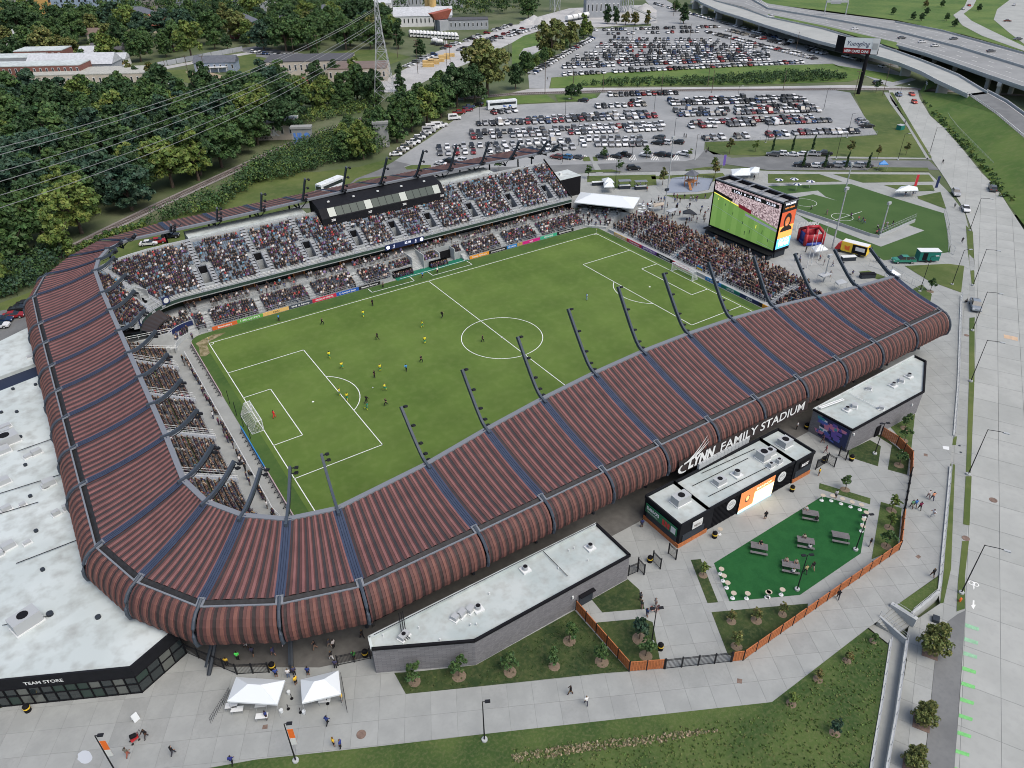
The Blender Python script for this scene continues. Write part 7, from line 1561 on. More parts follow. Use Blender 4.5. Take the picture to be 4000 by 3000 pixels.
def stuff_mesh(name,V,F,C,mat,**tags):
 me=bpy.data.meshes.new(name);me.from_pydata(np.concatenate(V).tolist(),[],F)
 at=me.color_attributes.new('Col','FLOAT_COLOR','CORNER');cnt_=np.array([len(f)for f in F]);cc=np.repeat(np.concatenate([np.array(C),np.ones((len(C),1))],1),cnt_,0).astype(np.float32);at.data.foreach_set('color',cc.ravel())
 me.materials.append(MATS[mat]);return put(name,me,None,kind='stuff',**tags)
stuff_mesh('parked_cars',stuffV,stuffF,stuffC,'vcol',label='mass of parked cars in the farther car parks and lanes',cat='cars')
wh_,bk_,gr,sv,rd=(.62,.63,.63),(.014,.014,.016),(.09,.095,.1),(.32,.33,.34),(.22,.02,.02)
near_cars=[((2,0,385,1370),'suv',(.16,.05,.045),'maroon suv first in the marked bays beyond the far stand',2.05),((2,0,467,1372),'suv',(.04,.14,.28),'blue suv second in the marked bays beyond the far stand',2.05),((2,0,565,1370),'saloon',gr,'grey saloon third in the marked bays beyond the far stand',2.05),((2,0,780,1364),'suv',gr,'dark suv behind the small bay tree',2.05),((2,0,900,1364),'saloon',bk_,'black saloon left of the black pickup in the marked bays',2.05),((2,0,967,1352),'pickup',bk_,'big black pickup in the marked bays',2.05),((2,0,1157,1352),'suv',wh_,'white suv behind a small tree in the marked bays',2.05),((2,0,1275,1350),'suv',bk_,'black suv in the marked bays near their right end',2.05),((2,0,1345,1354),'saloon',bk_,'black saloon in the marked bays next to the black suv',2.05),((2,0,1478,1342),'suv',wh_,'white suv at the right end of the marked bays',2.05),((2,0,1050,1468),'suv',bk_,'black suv driving along the side street',-.52),((1,0,1592,1425),'saloon',wh_,'white saloon alone behind the far canopy',2.05),((1,0,1670,1410),'pickup',bk_,'black pickup half hidden behind a canopy mast',2.05),((1,0,1770,1400),'suv',wh_,'white suv showing above the far canopy',2.05),((3,0,40,1348),'suv',gr,'grey suv at the left end of the street parking row',2.3),((3,0,105,1342),'suv',wh_,'large white suv second in the street parking row',2.3),((3,0,205,1348),'saloon',wh_,'white saloon third in the street parking row',2.3),((3,0,285,1345),'hatchback',wh_,'white hatchback fourth in the street parking row',2.3),((3,0,380,1345),'pickup',sv,'silver pickup fifth in the street parking row',2.3),((3,0,480,1342),'pickup',bk_,'black pickup at the right end of the street parking row',2.3),((3,0,290,1440),'pickup',bk_,'black pickup first along the plaza side of the street',2.3),((3,0,400,1445),'hatchback',wh_,'white hatchback along the plaza side of the street',2.3),((3,0,490,1443),'pickup',bk_,'second black pickup along the plaza side of the street',2.3),((3,0,580,1443),'suv',sv,'silver suv along the plaza side of the street',2.3),((3,0,650,1438),'suv',(.1,.13,.18),'slate blue suv along the plaza side of the street',2.3),((3,0,765,1444),'suv',sv,'grey suv near the last columnar tree',2.3),((3,0,840,1442),'saloon',gr,'dark saloon behind the last columnar tree',2.3),((3,0,800,1048),'saloon',gr,'uppermost of the four cars at the right end of the nearer car park',-.45),((3,0,815,1064),'suv',sv,'second of the four cars at the right end of the nearer car park',-.45),((3,0,830,1082),'saloon',sv,'third of the four cars at the right end of the nearer car park',-.45),((3,0,855,1104),'pickup',bk_,'dark pickup lowest of the four at the right end of the car park',-.45),((3,0,1125,828),'suv',(.2,.25,.35),'pale blue suv on the road by the railway crossing',.85),((3,0,1240,825),'saloon',(.5,.06,.03),'upper red car on the road below the bridge',-2.3),((3,0,1262,892),'hatchback',(.5,.06,.03),'lower red car on the road below the bridge',-2.3),((3,0,945,728),'suv',bk_,'dark suv on the gravel track by the crossing',-.5),((3,1,1620,25),'suv',sv,'silver suv uppermost at the kerb beside the sports fields',-2.45),((3,1,1703,160),'saloon',wh_,'white car at the kerb with people beside it',-2.45),((3,1,1785,1000),'pickup',(.2,.23,.26),'grey pickup with open bed parked at the road edge',-2.55),((3,0,1935,1645),'suv',(.08,.085,.09),'dark suv driving on the right hand road',.6),((0,1,20,1125),'saloon',(.012,.03,.08),'dark blue car in the yard left of the canopy',-.35),((0,1,125,1085),'saloon',(.25,.015,.02),'red car in the yard left of the canopy',-.35),((0,1,180,1025),'saloon',bk_,'black car in the yard left of the canopy',-.35),((0,1,-10,1175),'saloon',wh_,'white car at the left edge of the yard',-.35),((0,1,240,985),'saloon',bk_,'second black car half hidden by the canopy',-.35),((0,1,1370,440),'saloon',(.3,.02,.025),'red car seen between the canopy and the far stand',-.4),((0,1,1290,460),'saloon',wh_,'white car beside the red one behind the stand corner',-.4),((0,1,1480,395),'suv',bk_,'dark suv behind the stand corner',-.4),((1,0,1715,1035),'van',wh_,'white minibus alone at the left edge of the nearer car park',-.35),((1,0,1525,1120),'van',wh_,'left of two white vans at the edge of the nearer car park',-.35),((1,0,1570,1105),'van',wh_,'right of two white vans at the edge of the nearer car park',-.35),((1,0,1610,1092),'suv',wh_,'white suv beside the white vans',-.35),((1,0,1755,985),'pickup',rd,'maroon pickup at the corner of the nearer car park',-.35),((1,0,1830,962),'saloon',(.2,.015,.03),'crimson car next to the maroon pickup',-.35),((1,0,1840,938),'pickup',(.03,.05,.10),'navy pickup at the corner of the nearer car park',-.35),((1,0,1922,915),'suv',bk_,'black suv beside the large coach',2.0),((2,0,614,880),'suv',bk_,'black four-wheel drive alone at the grass island',2.05),((1,0,680,1652),'saloon',sv,'silver car behind the white coach',-.15)]
for a,kd,col,lab,rz in near_cars:
 p=WR(*a)if a[0]==3 and a[1]==1 else W(*a);car((p.x,p.y,p.z+.06),rz,kd,col,lab)
for k,a in enumerate(EXTRA):car(W(*a[0]),2.05,a[1],random.choice((bk_,wh_,gr)),('black or grey suv' if False else 'suv')+' %s in the small cluster right of the front row'%ordn(k),'cluster right of the front row')
for k,(x,y,c,r)in enumerate(((0,3,gr,0),(750,258,wh_,-.45),(1155,335,gr,-.4),(1330,370,wh_,-.4),(1440,402,wh_,-.4),(1600,342,gr,2.7),(1925,450,gr,-.4),(2068,188,(.15,.05,.03),-1.0),(2125,48,wh_,.4),(2155,345,gr,2.6),(1735,52,(.5,.03,.02),.7),(1685,82,wh_,.7),(20,150,wh_,2.7))):
 if k==0:continue
 p=W(3,0,x,y,ZD-.86);car(p,r,random.choice(('suv','saloon')),c,'vehicle on the motorway, %s from the left'%ordn(k-1),'motorway traffic','moving_car')
def coach(p,rz,label,L=13.6,nose=False):
 t=thing('coach',label,'coach',p,rz);x=L/2;b=MB();b.box(-x,x,-1.28,1.28,.4,3.55);b.box(-x+.1,x-.1,-1.15,1.15,3.55,3.7);b.build('body','white',t)
 for s in(-1,1):
  MB().box(-x+.6,x-.9,s*1.285-.012,s*1.285+.012,1.9,2.95).build('window_band','glass_dark',t)
  for wx in(-x+2.6,-x+3.9,x-2.6):MB().tube([(wx,s*1.2-.12,.5),(wx,s*1.2+.12,.5)],.5,14).build('wheel','tyre',t)
 MB().box(x-.02,x+.02,-1.1,1.1,1.2,3.0).build('windscreen','glass_dark',t)
 for k in range(3):MB().box(-x+2.5+3.6*k,-x+3.7+3.6*k,-.5,.5,3.68,3.82).build('roof_hatch','lamp_white',t)
 if nose:MB().box(x,x+1.6,-1.1,1.1,.5,1.7).build('bonnet','white',t)
 return t
a_,c_=W(1,0,2000,950),W(2,0,35,928);m=(a_+c_)/2;ch=coach((m.x,m.y,G+.03),ANG(a_,c_)+math.pi,'white touring coach with blue horse motif at the back of the car park');MB().mesh([(-2,1.31,1.0),(-.5,1.31,1.0),(0,1.31,1.7),(-1.2,1.31,1.5)],[(0,1,2,3)]).build('motif','ad_blue',ch);MB().mesh([(-4.2,1.31,1.0),(-3.2,1.31,.9),(-3.0,1.31,1.7),(-3.9,1.31,1.5)],[(0,1,2,3)]).build('motif','ad_blue',ch)
a_,c_=W(1,0,560,1690),W(1,0,735,1615);m=(a_+c_)/2;coach((m.x,m.y,G+.05),ANG(a_,c_)+math.pi,'white coach with bonnet on the lane behind the far stand',10.5,True)
def box_truck(p,rz,L,H,mats,label,name):
 t=thing(name,label,'truck',p,rz);MB().box(-L/2,L/2-1.6,-1.2,1.2,.6,H).build('box',mats[0],t);b=MB();b.mesh([(L/2-1.6,-1.1,.6),(L/2,-1.1,.6),(L/2,1.1,.6),(L/2-1.6,1.1,.6),(L/2-1.6,-1.1,2.3),(L/2-.7,-1.0,2.2),(L/2-.7,1.0,2.2),(L/2-1.6,1.1,2.3)],[(0,1,5,4),(1,2,6,5),(2,3,7,6),(4,5,6,7),(3,0,4,7)]);b.build('cab',mats[1],t)
 for x in(-L*.3,L*.32):
  for y in(-1.1,1.1):MB().tube([(x,y-.15,.42),(x,y+.15,.42)],.42,12).build('wheel','tyre',t)
 return t
a_,c_=W(3,1,600,500),W(3,1,830,560);m=(a_+c_)/2
ft=box_truck((m.x,m.y,G+.05),ANG(c_,a_),8.2,3.1,('yellow','red'),'yellow and red food truck with a painted chicken beside the turf','food_truck')
MB().box(-4.0,2.4,-1.1,1.1,3.1,3.16).build('roof','lamp_white',ft);MB().box(-4.1,-.4,1.2,1.24,.7,3.0).build('dark_panel','black',ft);MB().box(-3.6,-1.2,1.24,1.28,1.5,2.5).build('hatch','lamp_white',ft);MB().mesh([(.2,1.22,1.0),(1.4,1.22,1.1),(1.7,1.22,2.3),(.9,1.22,2.0),(.3,1.22,2.4)],[(0,1,2,3,4)]).build('painted_bird','orange',ft)
M('truck_green',(.02,.17,.12),.4)
p=W(3,1,1165,610);car((p.x,p.y,G+.05),math.radians(145),'pickup',(.03,.19,.13),'green and silver pickup towing a black trailer on the plaza')
p=W(3,1,1365,595);tr=thing('food_trailer','dark green food trailer with white roof hitched behind the pickup','trailer',(p.x,p.y,G+.05),math.radians(145));MB().box(-2.6,2.6,-1.15,1.15,.5,2.9).build('box','ad_teal',tr);MB().box(-2.7,2.7,-1.25,1.25,2.9,3.0).build('roof','lamp_white',tr);MB().box(.6,1.8,1.15,1.18,.6,2.6).build('door','black',tr)
for x in(-.5,.5):
 for y in(-1.1,1.1):MB().tube([(x,y-.12,.35),(x,y+.12,.35)],.35,12).build('wheel','tyre',tr)
b=MB()
for x in(500,610,830,850,1030,1220,1400):
 for q in range(5):a_=W(2,0,x-30+14*q,1338,G+.05);c_=W(2,0,x-10+14*q,1385,G+.05);d=(c_-a_).normalized()*.12;e=Vector((-d.y,d.x,0));b.face([a_-e,c_-e,c_+e,a_+e])
b.build('bay_markings','paint_white',kind='structure')
#PLAZA FURNITURE
def lamp_post(base,h,label,arm=None,heads=2,group=None,r=.09,rz=0.0,mat='black_metal',banner=False):
 t=thing('street_lamp' if arm else 'plaza_lamp',label,'lamp',base,rz,group)
 MB().cyl((0,0),.35,-.05,.25,12).build('footing','concrete_light',t);MB().tube([(0,0,.2),(0,0,h)],[r,r*.6],7).build('pole',mat,t)
 if arm:MB().tube([(0,0,h-.1),(arm*.7,0,h+.1),(arm,0,h+.1)],.05,5).build('arm',mat,t);MB().box(arm-.1,arm+.7,-.17,.17,h+.02,h+.16).build('lamp_head','galv',t)
 else:
  n=heads
  for k in range(n):a=k*math.pi;s=math.cos(a);MB().bar((0,0,h),(s*.55,0,h),.06,.06).build('arm',mat,t);MB().box(s*.55-.3,s*.55+.3,-.18,.18,h-.06,h+.06).build('lamp_head',mat,t)
 if banner:MB().box(.12,.72,-.02,.02,h*.45,h*.85).build('banner','orange',t);MB().box(.12,.72,-.03,.03,h*.45,h*.62).build('banner','lamp_white',t)
 return t
for i,j,x,y,h,hd_,lab,bn in((3,2,920,605,6.5,2,'plaza lamp beside the block wall right of the mural',False),(3,2,755,1435,7.0,2,'plaza lamp at the right edge of the picnic turf',False),(2,3,1205,582,6.8,2,'plaza lamp beside the dense shrub and gate path',False),(3,3,250,120,6.8,2,'plaza lamp at the lower edge of the picnic turf',False),(1,3,1975,1420,7.4,1,'lamp post at the lawn edge below the young trees',False),(1,3,345,1600,7.2,1,'lamp post with orange banner below the entrance tents',True),(0,3,1005,1700,7.2,1,'lamp post with orange banner at the bottom left',True)):
 p=W(i,j,x,y);lamp_post((p.x,p.y,G+.05),h,lab,None,hd_,rz=A27,banner=bn)
for k,(i,j,x,y)in enumerate(((3,3,1668,150),(3,2,1728,785),(3,1,1750,1640),(3,1,1765,1200),(3,1,1770,810),(3,1,1742,335),(3,0,1392,1335),(3,0,1110,925))):
 p=WR(i,j,x,y);lamp_post((p.x,p.y,p.z+.08),9.4,'tall street lamp, %s up the right hand road'%ordn(k),2.2,rz=AR-math.pi/2,group='street lamps on the right')
for k,(i,j,x,y)in enumerate(((2,0,460,1050),(2,0,575,1262),(2,0,1225,985),(2,0,1395,1232),(2,0,1035,1398),(2,0,435,1412),(1,0,1935,1050),(1,0,2070,1218),(3,0,480,950),(3,0,682,1190),(2,0,1937,930),(2,0,2190,1232),(3,0,588,1370),(3,0,1122,1380),(2,0,1578,1382),(2,0,890,1640),(3,1,1310,860),(3,1,1590,800))):
 lamp_post(W(i,j,x,y),9.0,'thin dark lamp pole, %s listed across the nearer car park'%ordn(k)if False else 'thin dark lamp pole number %s by nearness around the nearer car park'%ordn(k),1.2,rz=RZ,group='car park lamp poles')
def pole(a,h,label,arms=1,mat='bark',r=.16,group='utility poles'):
 t=thing('utility_pole',label,'pole',W(*a),RZ,group);MB().tube([(0,0,0),(0,0,h)],[r,r*.7],6).build('mast',mat,t)
 for k in range(arms):MB().box(-1.3,1.3,-.08,.08,h-.6-1.2*k,h-.4-1.2*k).build('crossarm',mat,t)
for k,(i,j,x,y,h,a_n)in enumerate(((2,0,530,722,10,1),(2,0,785,800,9,0),(2,0,1290,797,9,0),(2,0,1725,802,10,0),(2,0,285,812,14,0),(3,0,130,782,9,0),(3,0,745,825,11,1),(3,0,990,825,14,1),(2,0,1040,365,9,0),(2,0,1270,485,9,0),(2,0,1535,340,9,0),(2,0,1880,420,9,0),(3,0,242,432,10,0),(2,0,1450,228,9,0),(1,0,1400,640,17,3),(1,0,1650,580,14,1),(1,0,1680,580,14,0),(1,0,1225,500,13,1),(0,0,1790,710,13,1),(0,0,1650,730,14,1),(1,0,225,440,12,1),(1,0,335,520,12,1),(1,0,540,490,12,1),(0,0,1775,180,11,1),(0,0,2165,300,13,1),(2,0,1395,140,26,0),(2,0,145,590,9,0),(1,0,2180,520,9,0),(0,0,1445,650,8,0),(1,0,100,330,10,1),(2,0,1690,745,12,0))):pole((i,j,x,y),h,'wooden utility pole, %s in the background'%ordn(k),a_n)
for k,(i,j,x,y,h,lab)in enumerate(((2,0,1345,1645,16.8,'tall white light mast beside the playground'),(3,1,552,490,16.5,'tall grey light mast next to the food truck'),(3,1,972,365,9,'shorter grey mast at the corner of the sports court'),(2,1,1315,190,7.5,'grey mast with speaker box on the terrace plaza'),(3,1,480,780,7,'grey post among the umbrellas near the canopy end'),(3,0,665,1659,9,'grey mast beside the far sports field'))):
 t=thing('light_mast',lab,'mast',W(i,j,x,y));MB().tube([(0,0,0),(0,0,h)],[.22,.14],8).build('pole','galv',t);MB().box(-.6,.6,-.3,.3,h-.4,h+.3).build('lamp_head','galv' if k!=3 else 'steel_dark',t)
for k,(x,y)in enumerate(((335,655),(370,640),(425,610),(450,590))):
 t=thing('flagpole','%s white flagpole in front of the food truck'%ordn(k),'flagpole',W(3,1,x,y),group='white flagpoles');MB().tube([(0,0,0),(0,0,9)],[.08,.05],6).build('pole','lamp_white',t)
py=thing('pylon','tall lattice power pylon beside the railway','pylon',(68.5,203,G),RZ)
H_=44;b=MB()
hw=lambda z:5.4*(1-z/30)+1.5*(z/30)if z<30 else 1.5-.9*(z-30)/14
lv=[0,7,13,18.5,23,27,30,33,36,39,42,44]
for i in range(4):
 a=math.pi/4+i*math.pi/2;c0,c1=(math.cos(a),math.sin(a)),(math.cos(a+math.pi/2),math.sin(a+math.pi/2))
 for z0_,z1_ in zip(lv,lv[1:]):
  w0,w1=hw(z0_)*1.3,hw(z1_)*1.3
  b.bar((c0[0]*w0,c0[1]*w0,z0_),(c0[0]*w1,c0[1]*w1,z1_),.22,.22);b.bar((c0[0]*w0,c0[1]*w0,z0_),(c1[0]*w1,c1[1]*w1,z1_),.13,.13);b.bar((c1[0]*w0,c1[1]*w0,z0_),(c0[0]*w1,c0[1]*w1,z1_),.13,.13);b.bar((c0[0]*w1,c0[1]*w1,z1_),(c1[0]*w1,c1[1]*w1,z1_),.12,.12)
b.build('lattice','galv',py)
for z,l_ in((31,7.5),(36,6.5),(41,5)):
 b=MB()
 for s in(-1,1):b.bar((0,0,z+1.2),(0,s*l_,z),.16,.16);b.bar((0,0,z-1),(0,s*l_,z),.16,.16)
 b.build('crossarm','galv',py)
M('wire',(.22,.23,.23),.6)
cz,sz=math.cos(RZ),math.sin(RZ)
for z,l_ in((31,7.5),(36,6.5),(41,5)):
 for s in(-1,1):
  x0,y0_=68.5-sz*s*l_,203+cz*s*l_;e=Vector((-133-sz*s*l_,30+cz*s*l_,3+z));a0=Vector((x0,y0_,G+z-1.2));pts=[]
  for k in range(17):f=k/16;q=a0 .lerp(e,f);q.z-=10*4*f*(1-f)*.8;pts.append(q)
  w_o=MB().tube(pts,.075,4).build('power_line','wire');tag(w_o,'%s power line of the %s pylon arm running left'%('near' if s<0 else 'far',{31:'lowest',36:'middle',41:'top'}[z]),'cable','power lines')
def fence_run(t,a,c,h=1.9,step=2.35):
 a,c=Vector((a[0],a[1])),Vector((c[0],c[1]));d=(c-a).normalized();L=(c-a).length;n=max(1,round(L/step))
 for k in range(n):
  p,q=a+d*(L*k/n+.07),a+d*(L*(k+1)/n-.07);b=MB();nb=max(4,int((q-p).length/.17));e=Vector((-d.y,d.x))
  for i in range(nb):
   m0,m1=p.lerp(q,i/nb),p.lerp(q,(i+1)/nb-.012);off=.02 if i%2 else 0;b.prism([m0+e*(off-.02),m1+e*(off-.02),m1+e*(off+.03),m0+e*(off+.03)],G+.1,G+h-.04-.02*(i%2),i%2)
  b.obox((p+q)/2,d,(q-p).length/2,.05,G+h-.06,G+h,0);b.build('fence_panel',['fence_wood','fence_wood_b'],t)
 for k in range(n+1):p=a+d*(L*k/n);MB().obox(p,d,.06,.06,G,G+h+.1).build('post','black_metal',t)
f1=thing('wooden_fence','orange wooden fence from the block wall to the black gate','fence');fence_run(f1,(-34.1,-70.9),(-34.4,-82.0));fence_run(f1,(-34.4,-82.0),(-30.6,-84.1))
f2=thing('wooden_fence','long orange wooden fence along the outer edge of the picnic lawn','fence');fence_run(f2,(-22.9,-88.1),(-21.6,-88.75));fence_run(f2,(-21.6,-88.75),(11.3,-88.75));fence_run(f2,(11.3,-88.75),(17.9,-85.1))
f3=thing('wooden_fence','short curved orange wooden fence near the mural building','fence');fence_run(f3,(27.6,-80.2),(31.6,-77.8));fence_run(f3,(31.6,-77.8),(33.2,-74.2));fence_run(f3,(33.2,-74.2),(33.4,-71.0))
def iron(t,a,c,h=1.9,step=2.3,z=G,pick=.16):
 a,c=Vector((a[0],a[1])),Vector((c[0],c[1]));d=(c-a).normalized();L=(c-a).length;n=max(1,round(L/step))
 for k in range(n):
  b=MB();p,q=a+d*(L*k/n),a+d*(L*(k+1)/n)
  for zz in(.15,h-.25,h-.05):b.bar((p.x,p.y,z+zz),(q.x,q.y,z+zz),.05,.05)
  m_=int((q-p).length/pick)
  for i in range(1,m_):r_=p.lerp(q,i/m_);b.bar((r_.x,r_.y,z+.1),(r_.x,r_.y,z+h+.05),.03,.03)
  b.build('railing_panel','black_metal',t)
 for k in range(n+1):p=a+d*(L*k/n);MB().obox(p,d,.07,.07,z,z+h+.15).build('post','black_metal',t)
iron(thing('iron_gate','black iron gate closing the path between the orange fences','gate'),(-30.5,-84.2),(-23.0,-88.05))
iron(thing('iron_fence','black iron fence between orange fence runs at the right of the plaza','fence'),(17.9,-85.1),(27.6,-80.2))
g1=thing('iron_fence','black iron fence from the team store to the first canopy leg','fence');q0,q1=W(0,3,1612,665),W(0,3,2050,850);iron(g1,q0,q1)
g2=thing('iron_fence','black iron entrance fence left of the second tent','fence');iron(g2,W(0,3,2050,850),W(1,3,115,835))
g3=thing('iron_fence','black iron fence beside the block building corner at the entrance','fence');iron(g3,W(1,3,710,775),W(1,3,990,715))
for k,(a,c,lab)in enumerate((((2,2,1005,1659),(2,2,1085,1625),'open black gate leaf nearest the block building'),((2,2,1085,1590),(2,2,1140,1650),'second open gate leaf near the block building'),((2,2,1215,1530),(2,2,1280,1600),'free standing open gate leaf on the plaza'),((2,2,1350,1465),(2,2,1415,1520),'open gate leaf beside the seasoning stand'),((3,2,410,740),(3,2,490,690),'open gate leaf right of the black building'),((3,2,505,680),(3,2,570,720),'open gate leaf in the middle of the mural passage'),((3,2,610,620),(3,2,670,660),'open gate leaf at the foot of the mural'))):
 iron(thing('gate_leaf',lab,'gate'),W(*a),W(*c),2.0,3,pick=.13)
def mesh_fence(label,L,h,mat='galv'):
 t=thing('mesh_fence',label,'fence');pts=P(L)
 for a,c in zip(pts,pts[1:]):
  n=max(1,int((c-a).length/3));b=MB()
  for zz in(.1,h):b.tube([a+Vector((0,0,zz)),c+Vector((0,0,zz))],.035,4)
  for k in range(n+1):p=a.lerp(c,k/n);b.tube([p,p+Vector((0,0,h))],.045,4)
  for k in range(n*5):p=a.lerp(c,k/(n*5));b.bar(p,p+Vector((0,0,h)),.012,.012)
  b.build('fence_bay',mat,t)
mesh_fence('wire fence along the car park edge above the grass strip',[(2,0,1670,1225),(2,0,2212,1215),(3,0,600,1188),(3,0,940,1165)],1.4)
mesh_fence('wire fence at the roadside end of the sports field',[(3,1,1520,185),(3,1,1550,330),(3,1,1560,520),(3,1,1600,545)],2.2)
mesh_fence('wire fence along the slip road bank',[(3,0,1480,880),(3,0,1560,1050),(3,0,1640,1150),(3,0,1930,1450)],2.0)
mesh_fence('long wire fence on the plaza near the canopy end',[(3,1,870,640),(3,1,1060,700),(3,1,1330,850)],1.8)
mesh_fence('wire fence along the far car park bank',[(2,0,400,668),(2,0,930,620),(2,0,1450,585),(2,0,2212,568),(3,0,480,556)],1.3)
ce=thing('court_end_wall','grey boarded goal wall at the end of the sports court','wall');a_,c_=W(3,1,955,400),W(3,1,1265,262)
wall_line(ce,[a_,c_],.2,G,G+1.0,'galv','board');rail(ce,[a_+Vector((0,0,1)),c_+Vector((0,0,1))],1.6,2,.8,'galv',.03,'cage_bars')
ce=thing('court_side_wall','low grey boards along the near side of the sports court','wall');wall_line(ce,P([(3,1,250,170),(3,1,600,285),(3,1,880,385),(3,1,955,400)]),.15,G,G+.9,'galv','board')
def bin_(p,label):
 t=thing('trash_can',label,'bin',p,group='black trash cans');MB().cyl((0,0),.38,0,.95,12).build('drum','black',t);MB().cyl((0,0),.4,.55,.75,12).build('label_band','yellow',t);MB().cyl((0,0),.36,.95,1.2,12,r2=.2).build('lid','black',t)
for i,j,x,y,lab in((2,2,1190,1535,'black trash can between the open gate leaves'),(2,2,1748,1325,'black trash can at the corner of the black building'),(3,2,205,925,'black trash can under the right round sign'),(3,2,330,385,'black trash can at the top of the mural passage'),(3,2,478,675,'black trash can beside the gate leaf right of the black building'),(3,2,718,660,'black trash can at the mural corner lawn'),(2,3,1280,632,'black trash can on the gate path'),(0,3,245,1165,'trash can in front of the team store windows'),(1,3,145,800,'trash can behind the entrance tents'),(1,3,945,690,'trash can inside the entrance fence')):bin_(W(i,j,x,y)+Vector((0,0,.02)),lab)
M('table_grey',(.13,.125,.125),.7,var=.15,scale=2);M('table_tan',(.42,.36,.28),.6)
def picnic(p,rz,label):
 t=thing('picnic_table',label,'picnic table',p,rz,'grey picnic tables')
 for k in range(5):MB().box(-1.2,1.2,-.45+.18*k,-.29+.18*k,.72,.77).build('plank','table_grey',t)
 for s in(-1,1):
  for k in range(2):MB().box(-1.2,1.2,s*.95-.2+.2*k,s*.95-.02+.2*k,.42,.47).build('bench_plank','table_grey',t)
  for x in(-.95,.95):MB().bar((x,s*.3,.72),(x,s*.42,0),.08,.08).build('leg','black_metal',t);MB().bar((x,s*.95,.42),(x,s*.95,0),.08,.08).build('leg','black_metal',t)
PT=[(3,2,360,1150),(3,2,320,1390),(3,2,620,1345),(3,2,190,1600),(2,2,2130,1440)]
for a,lab in zip(PT,('uppermost picnic table with people on the turf','middle picnic table with two people on the turf','empty picnic table at the right of the turf','lowest picnic table crowded with people on the turf','leftmost picnic table cut by nothing, at the left of the turf')):picnic(W(*a)+Vector((0,0,.05)),math.radians(-50),lab.replace(' cut by nothing,',''))
def cocktail(p,label):
 t=thing('cocktail_table',label,'table',p,group='round cocktail tables');MB().cyl((0,0),.32,0,.05,14).build('base','lamp_white',t);MB().cyl((0,0),.05,.05,1.05,8).build('stem','lamp_white',t);MB().cyl((0,0),.38,1.05,1.1,16).build('top','table_tan',t)
CT=[(3,2,462,1008),(3,2,545,1012),(3,2,630,1038),(3,2,712,1065),(3,2,792,1090),(3,2,832,1155),(3,2,815,1218),(3,2,805,1275),(2,3,1822,45),(2,3,1853,105),(2,3,1905,195),(2,3,2025,198),(2,3,2200,188),(3,3,0,185),(3,3,112,165),(2,2,1800,1645),(2,2,1790,1300)]
for k,a in enumerate(CT):cocktail(W(*a)+Vector((0,0,.05)),'%s white cocktail table clockwise round the turf edge'%ordn(k)if k<8 else '%s white cocktail table along the lower turf edge'%ordn(k-8)if k<16 else 'white cocktail table beside the black building corner')
def tent(corners,label,ze=2.3,rise=1.1,mat='white',ridge=0.0,name='tent',valance=.25,legs=True):
 q=[Vector((p[0],p[1],G+ze))for p in corners];c=sum(q,Vector())/4;t=thing(name,label,'tent',(c.x,c.y,G))
 q=[p-Vector((c.x,c.y,G))for p in q];m0,m1=(q[0]+q[3])/2,(q[1]+q[2])/2;up=Vector((0,0,rise))
 r0,r1=m0 .lerp(m1,.5-ridge/2)+up,m0 .lerp(m1,.5+ridge/2)+up;b=MB()
 if ridge<.05:[b.face([q[k],q[(k+1)%4],r0])for k in range(4)]
 else:b.face([q[0],q[1],r1,r0]);b.face([q[1],q[2],r1]);b.face([q[2],q[3],r0,r1]);b.face([q[3],q[0],r0])
 b.build('canopy',mat,t);b=MB()
 for k in range(4):a,d=q[k],q[(k+1)%4];b.face([a,a-Vector((0,0,valance)),d-Vector((0,0,valance)),d])
 b.build('valance',mat,t)
 if legs:
  for p in q:MB().tube([(p.x*.97,p.y*.97,0),(p.x*.97,p.y*.97,ze)],.035,5).build('leg','rail_metal',t)
 return t
def tent_px(L,label,ze=2.3,**k):return tent([W(*a,z=G+ze)for a in L],label,ze,**k)
tent_px([(0,3,2040,872),(1,3,250,900),(1,3,183,1110),(0,3,1962,1082)],'left white entrance tent in front of the canopy corner',2.5,rise=1.2,ridge=.25)
tent_px([(1,3,385,895),(1,3,712,815),(1,3,733,1018),(1,3,397,1098)],'right white entrance tent in front of the canopy corner',2.5,rise=1.2,ridge=.25)
z1t=lambda x,y:(2,1,(200+x/4.424)*2.212,(-10+y/4.424)*2.212)
tent_px([z1t(300,45),z1t(1325,140),z1t(1210,330),z1t(190,220)],'long white marquee above the diagonal corner tiers',2.9,rise=1.5,ridge=.5,name='marquee')
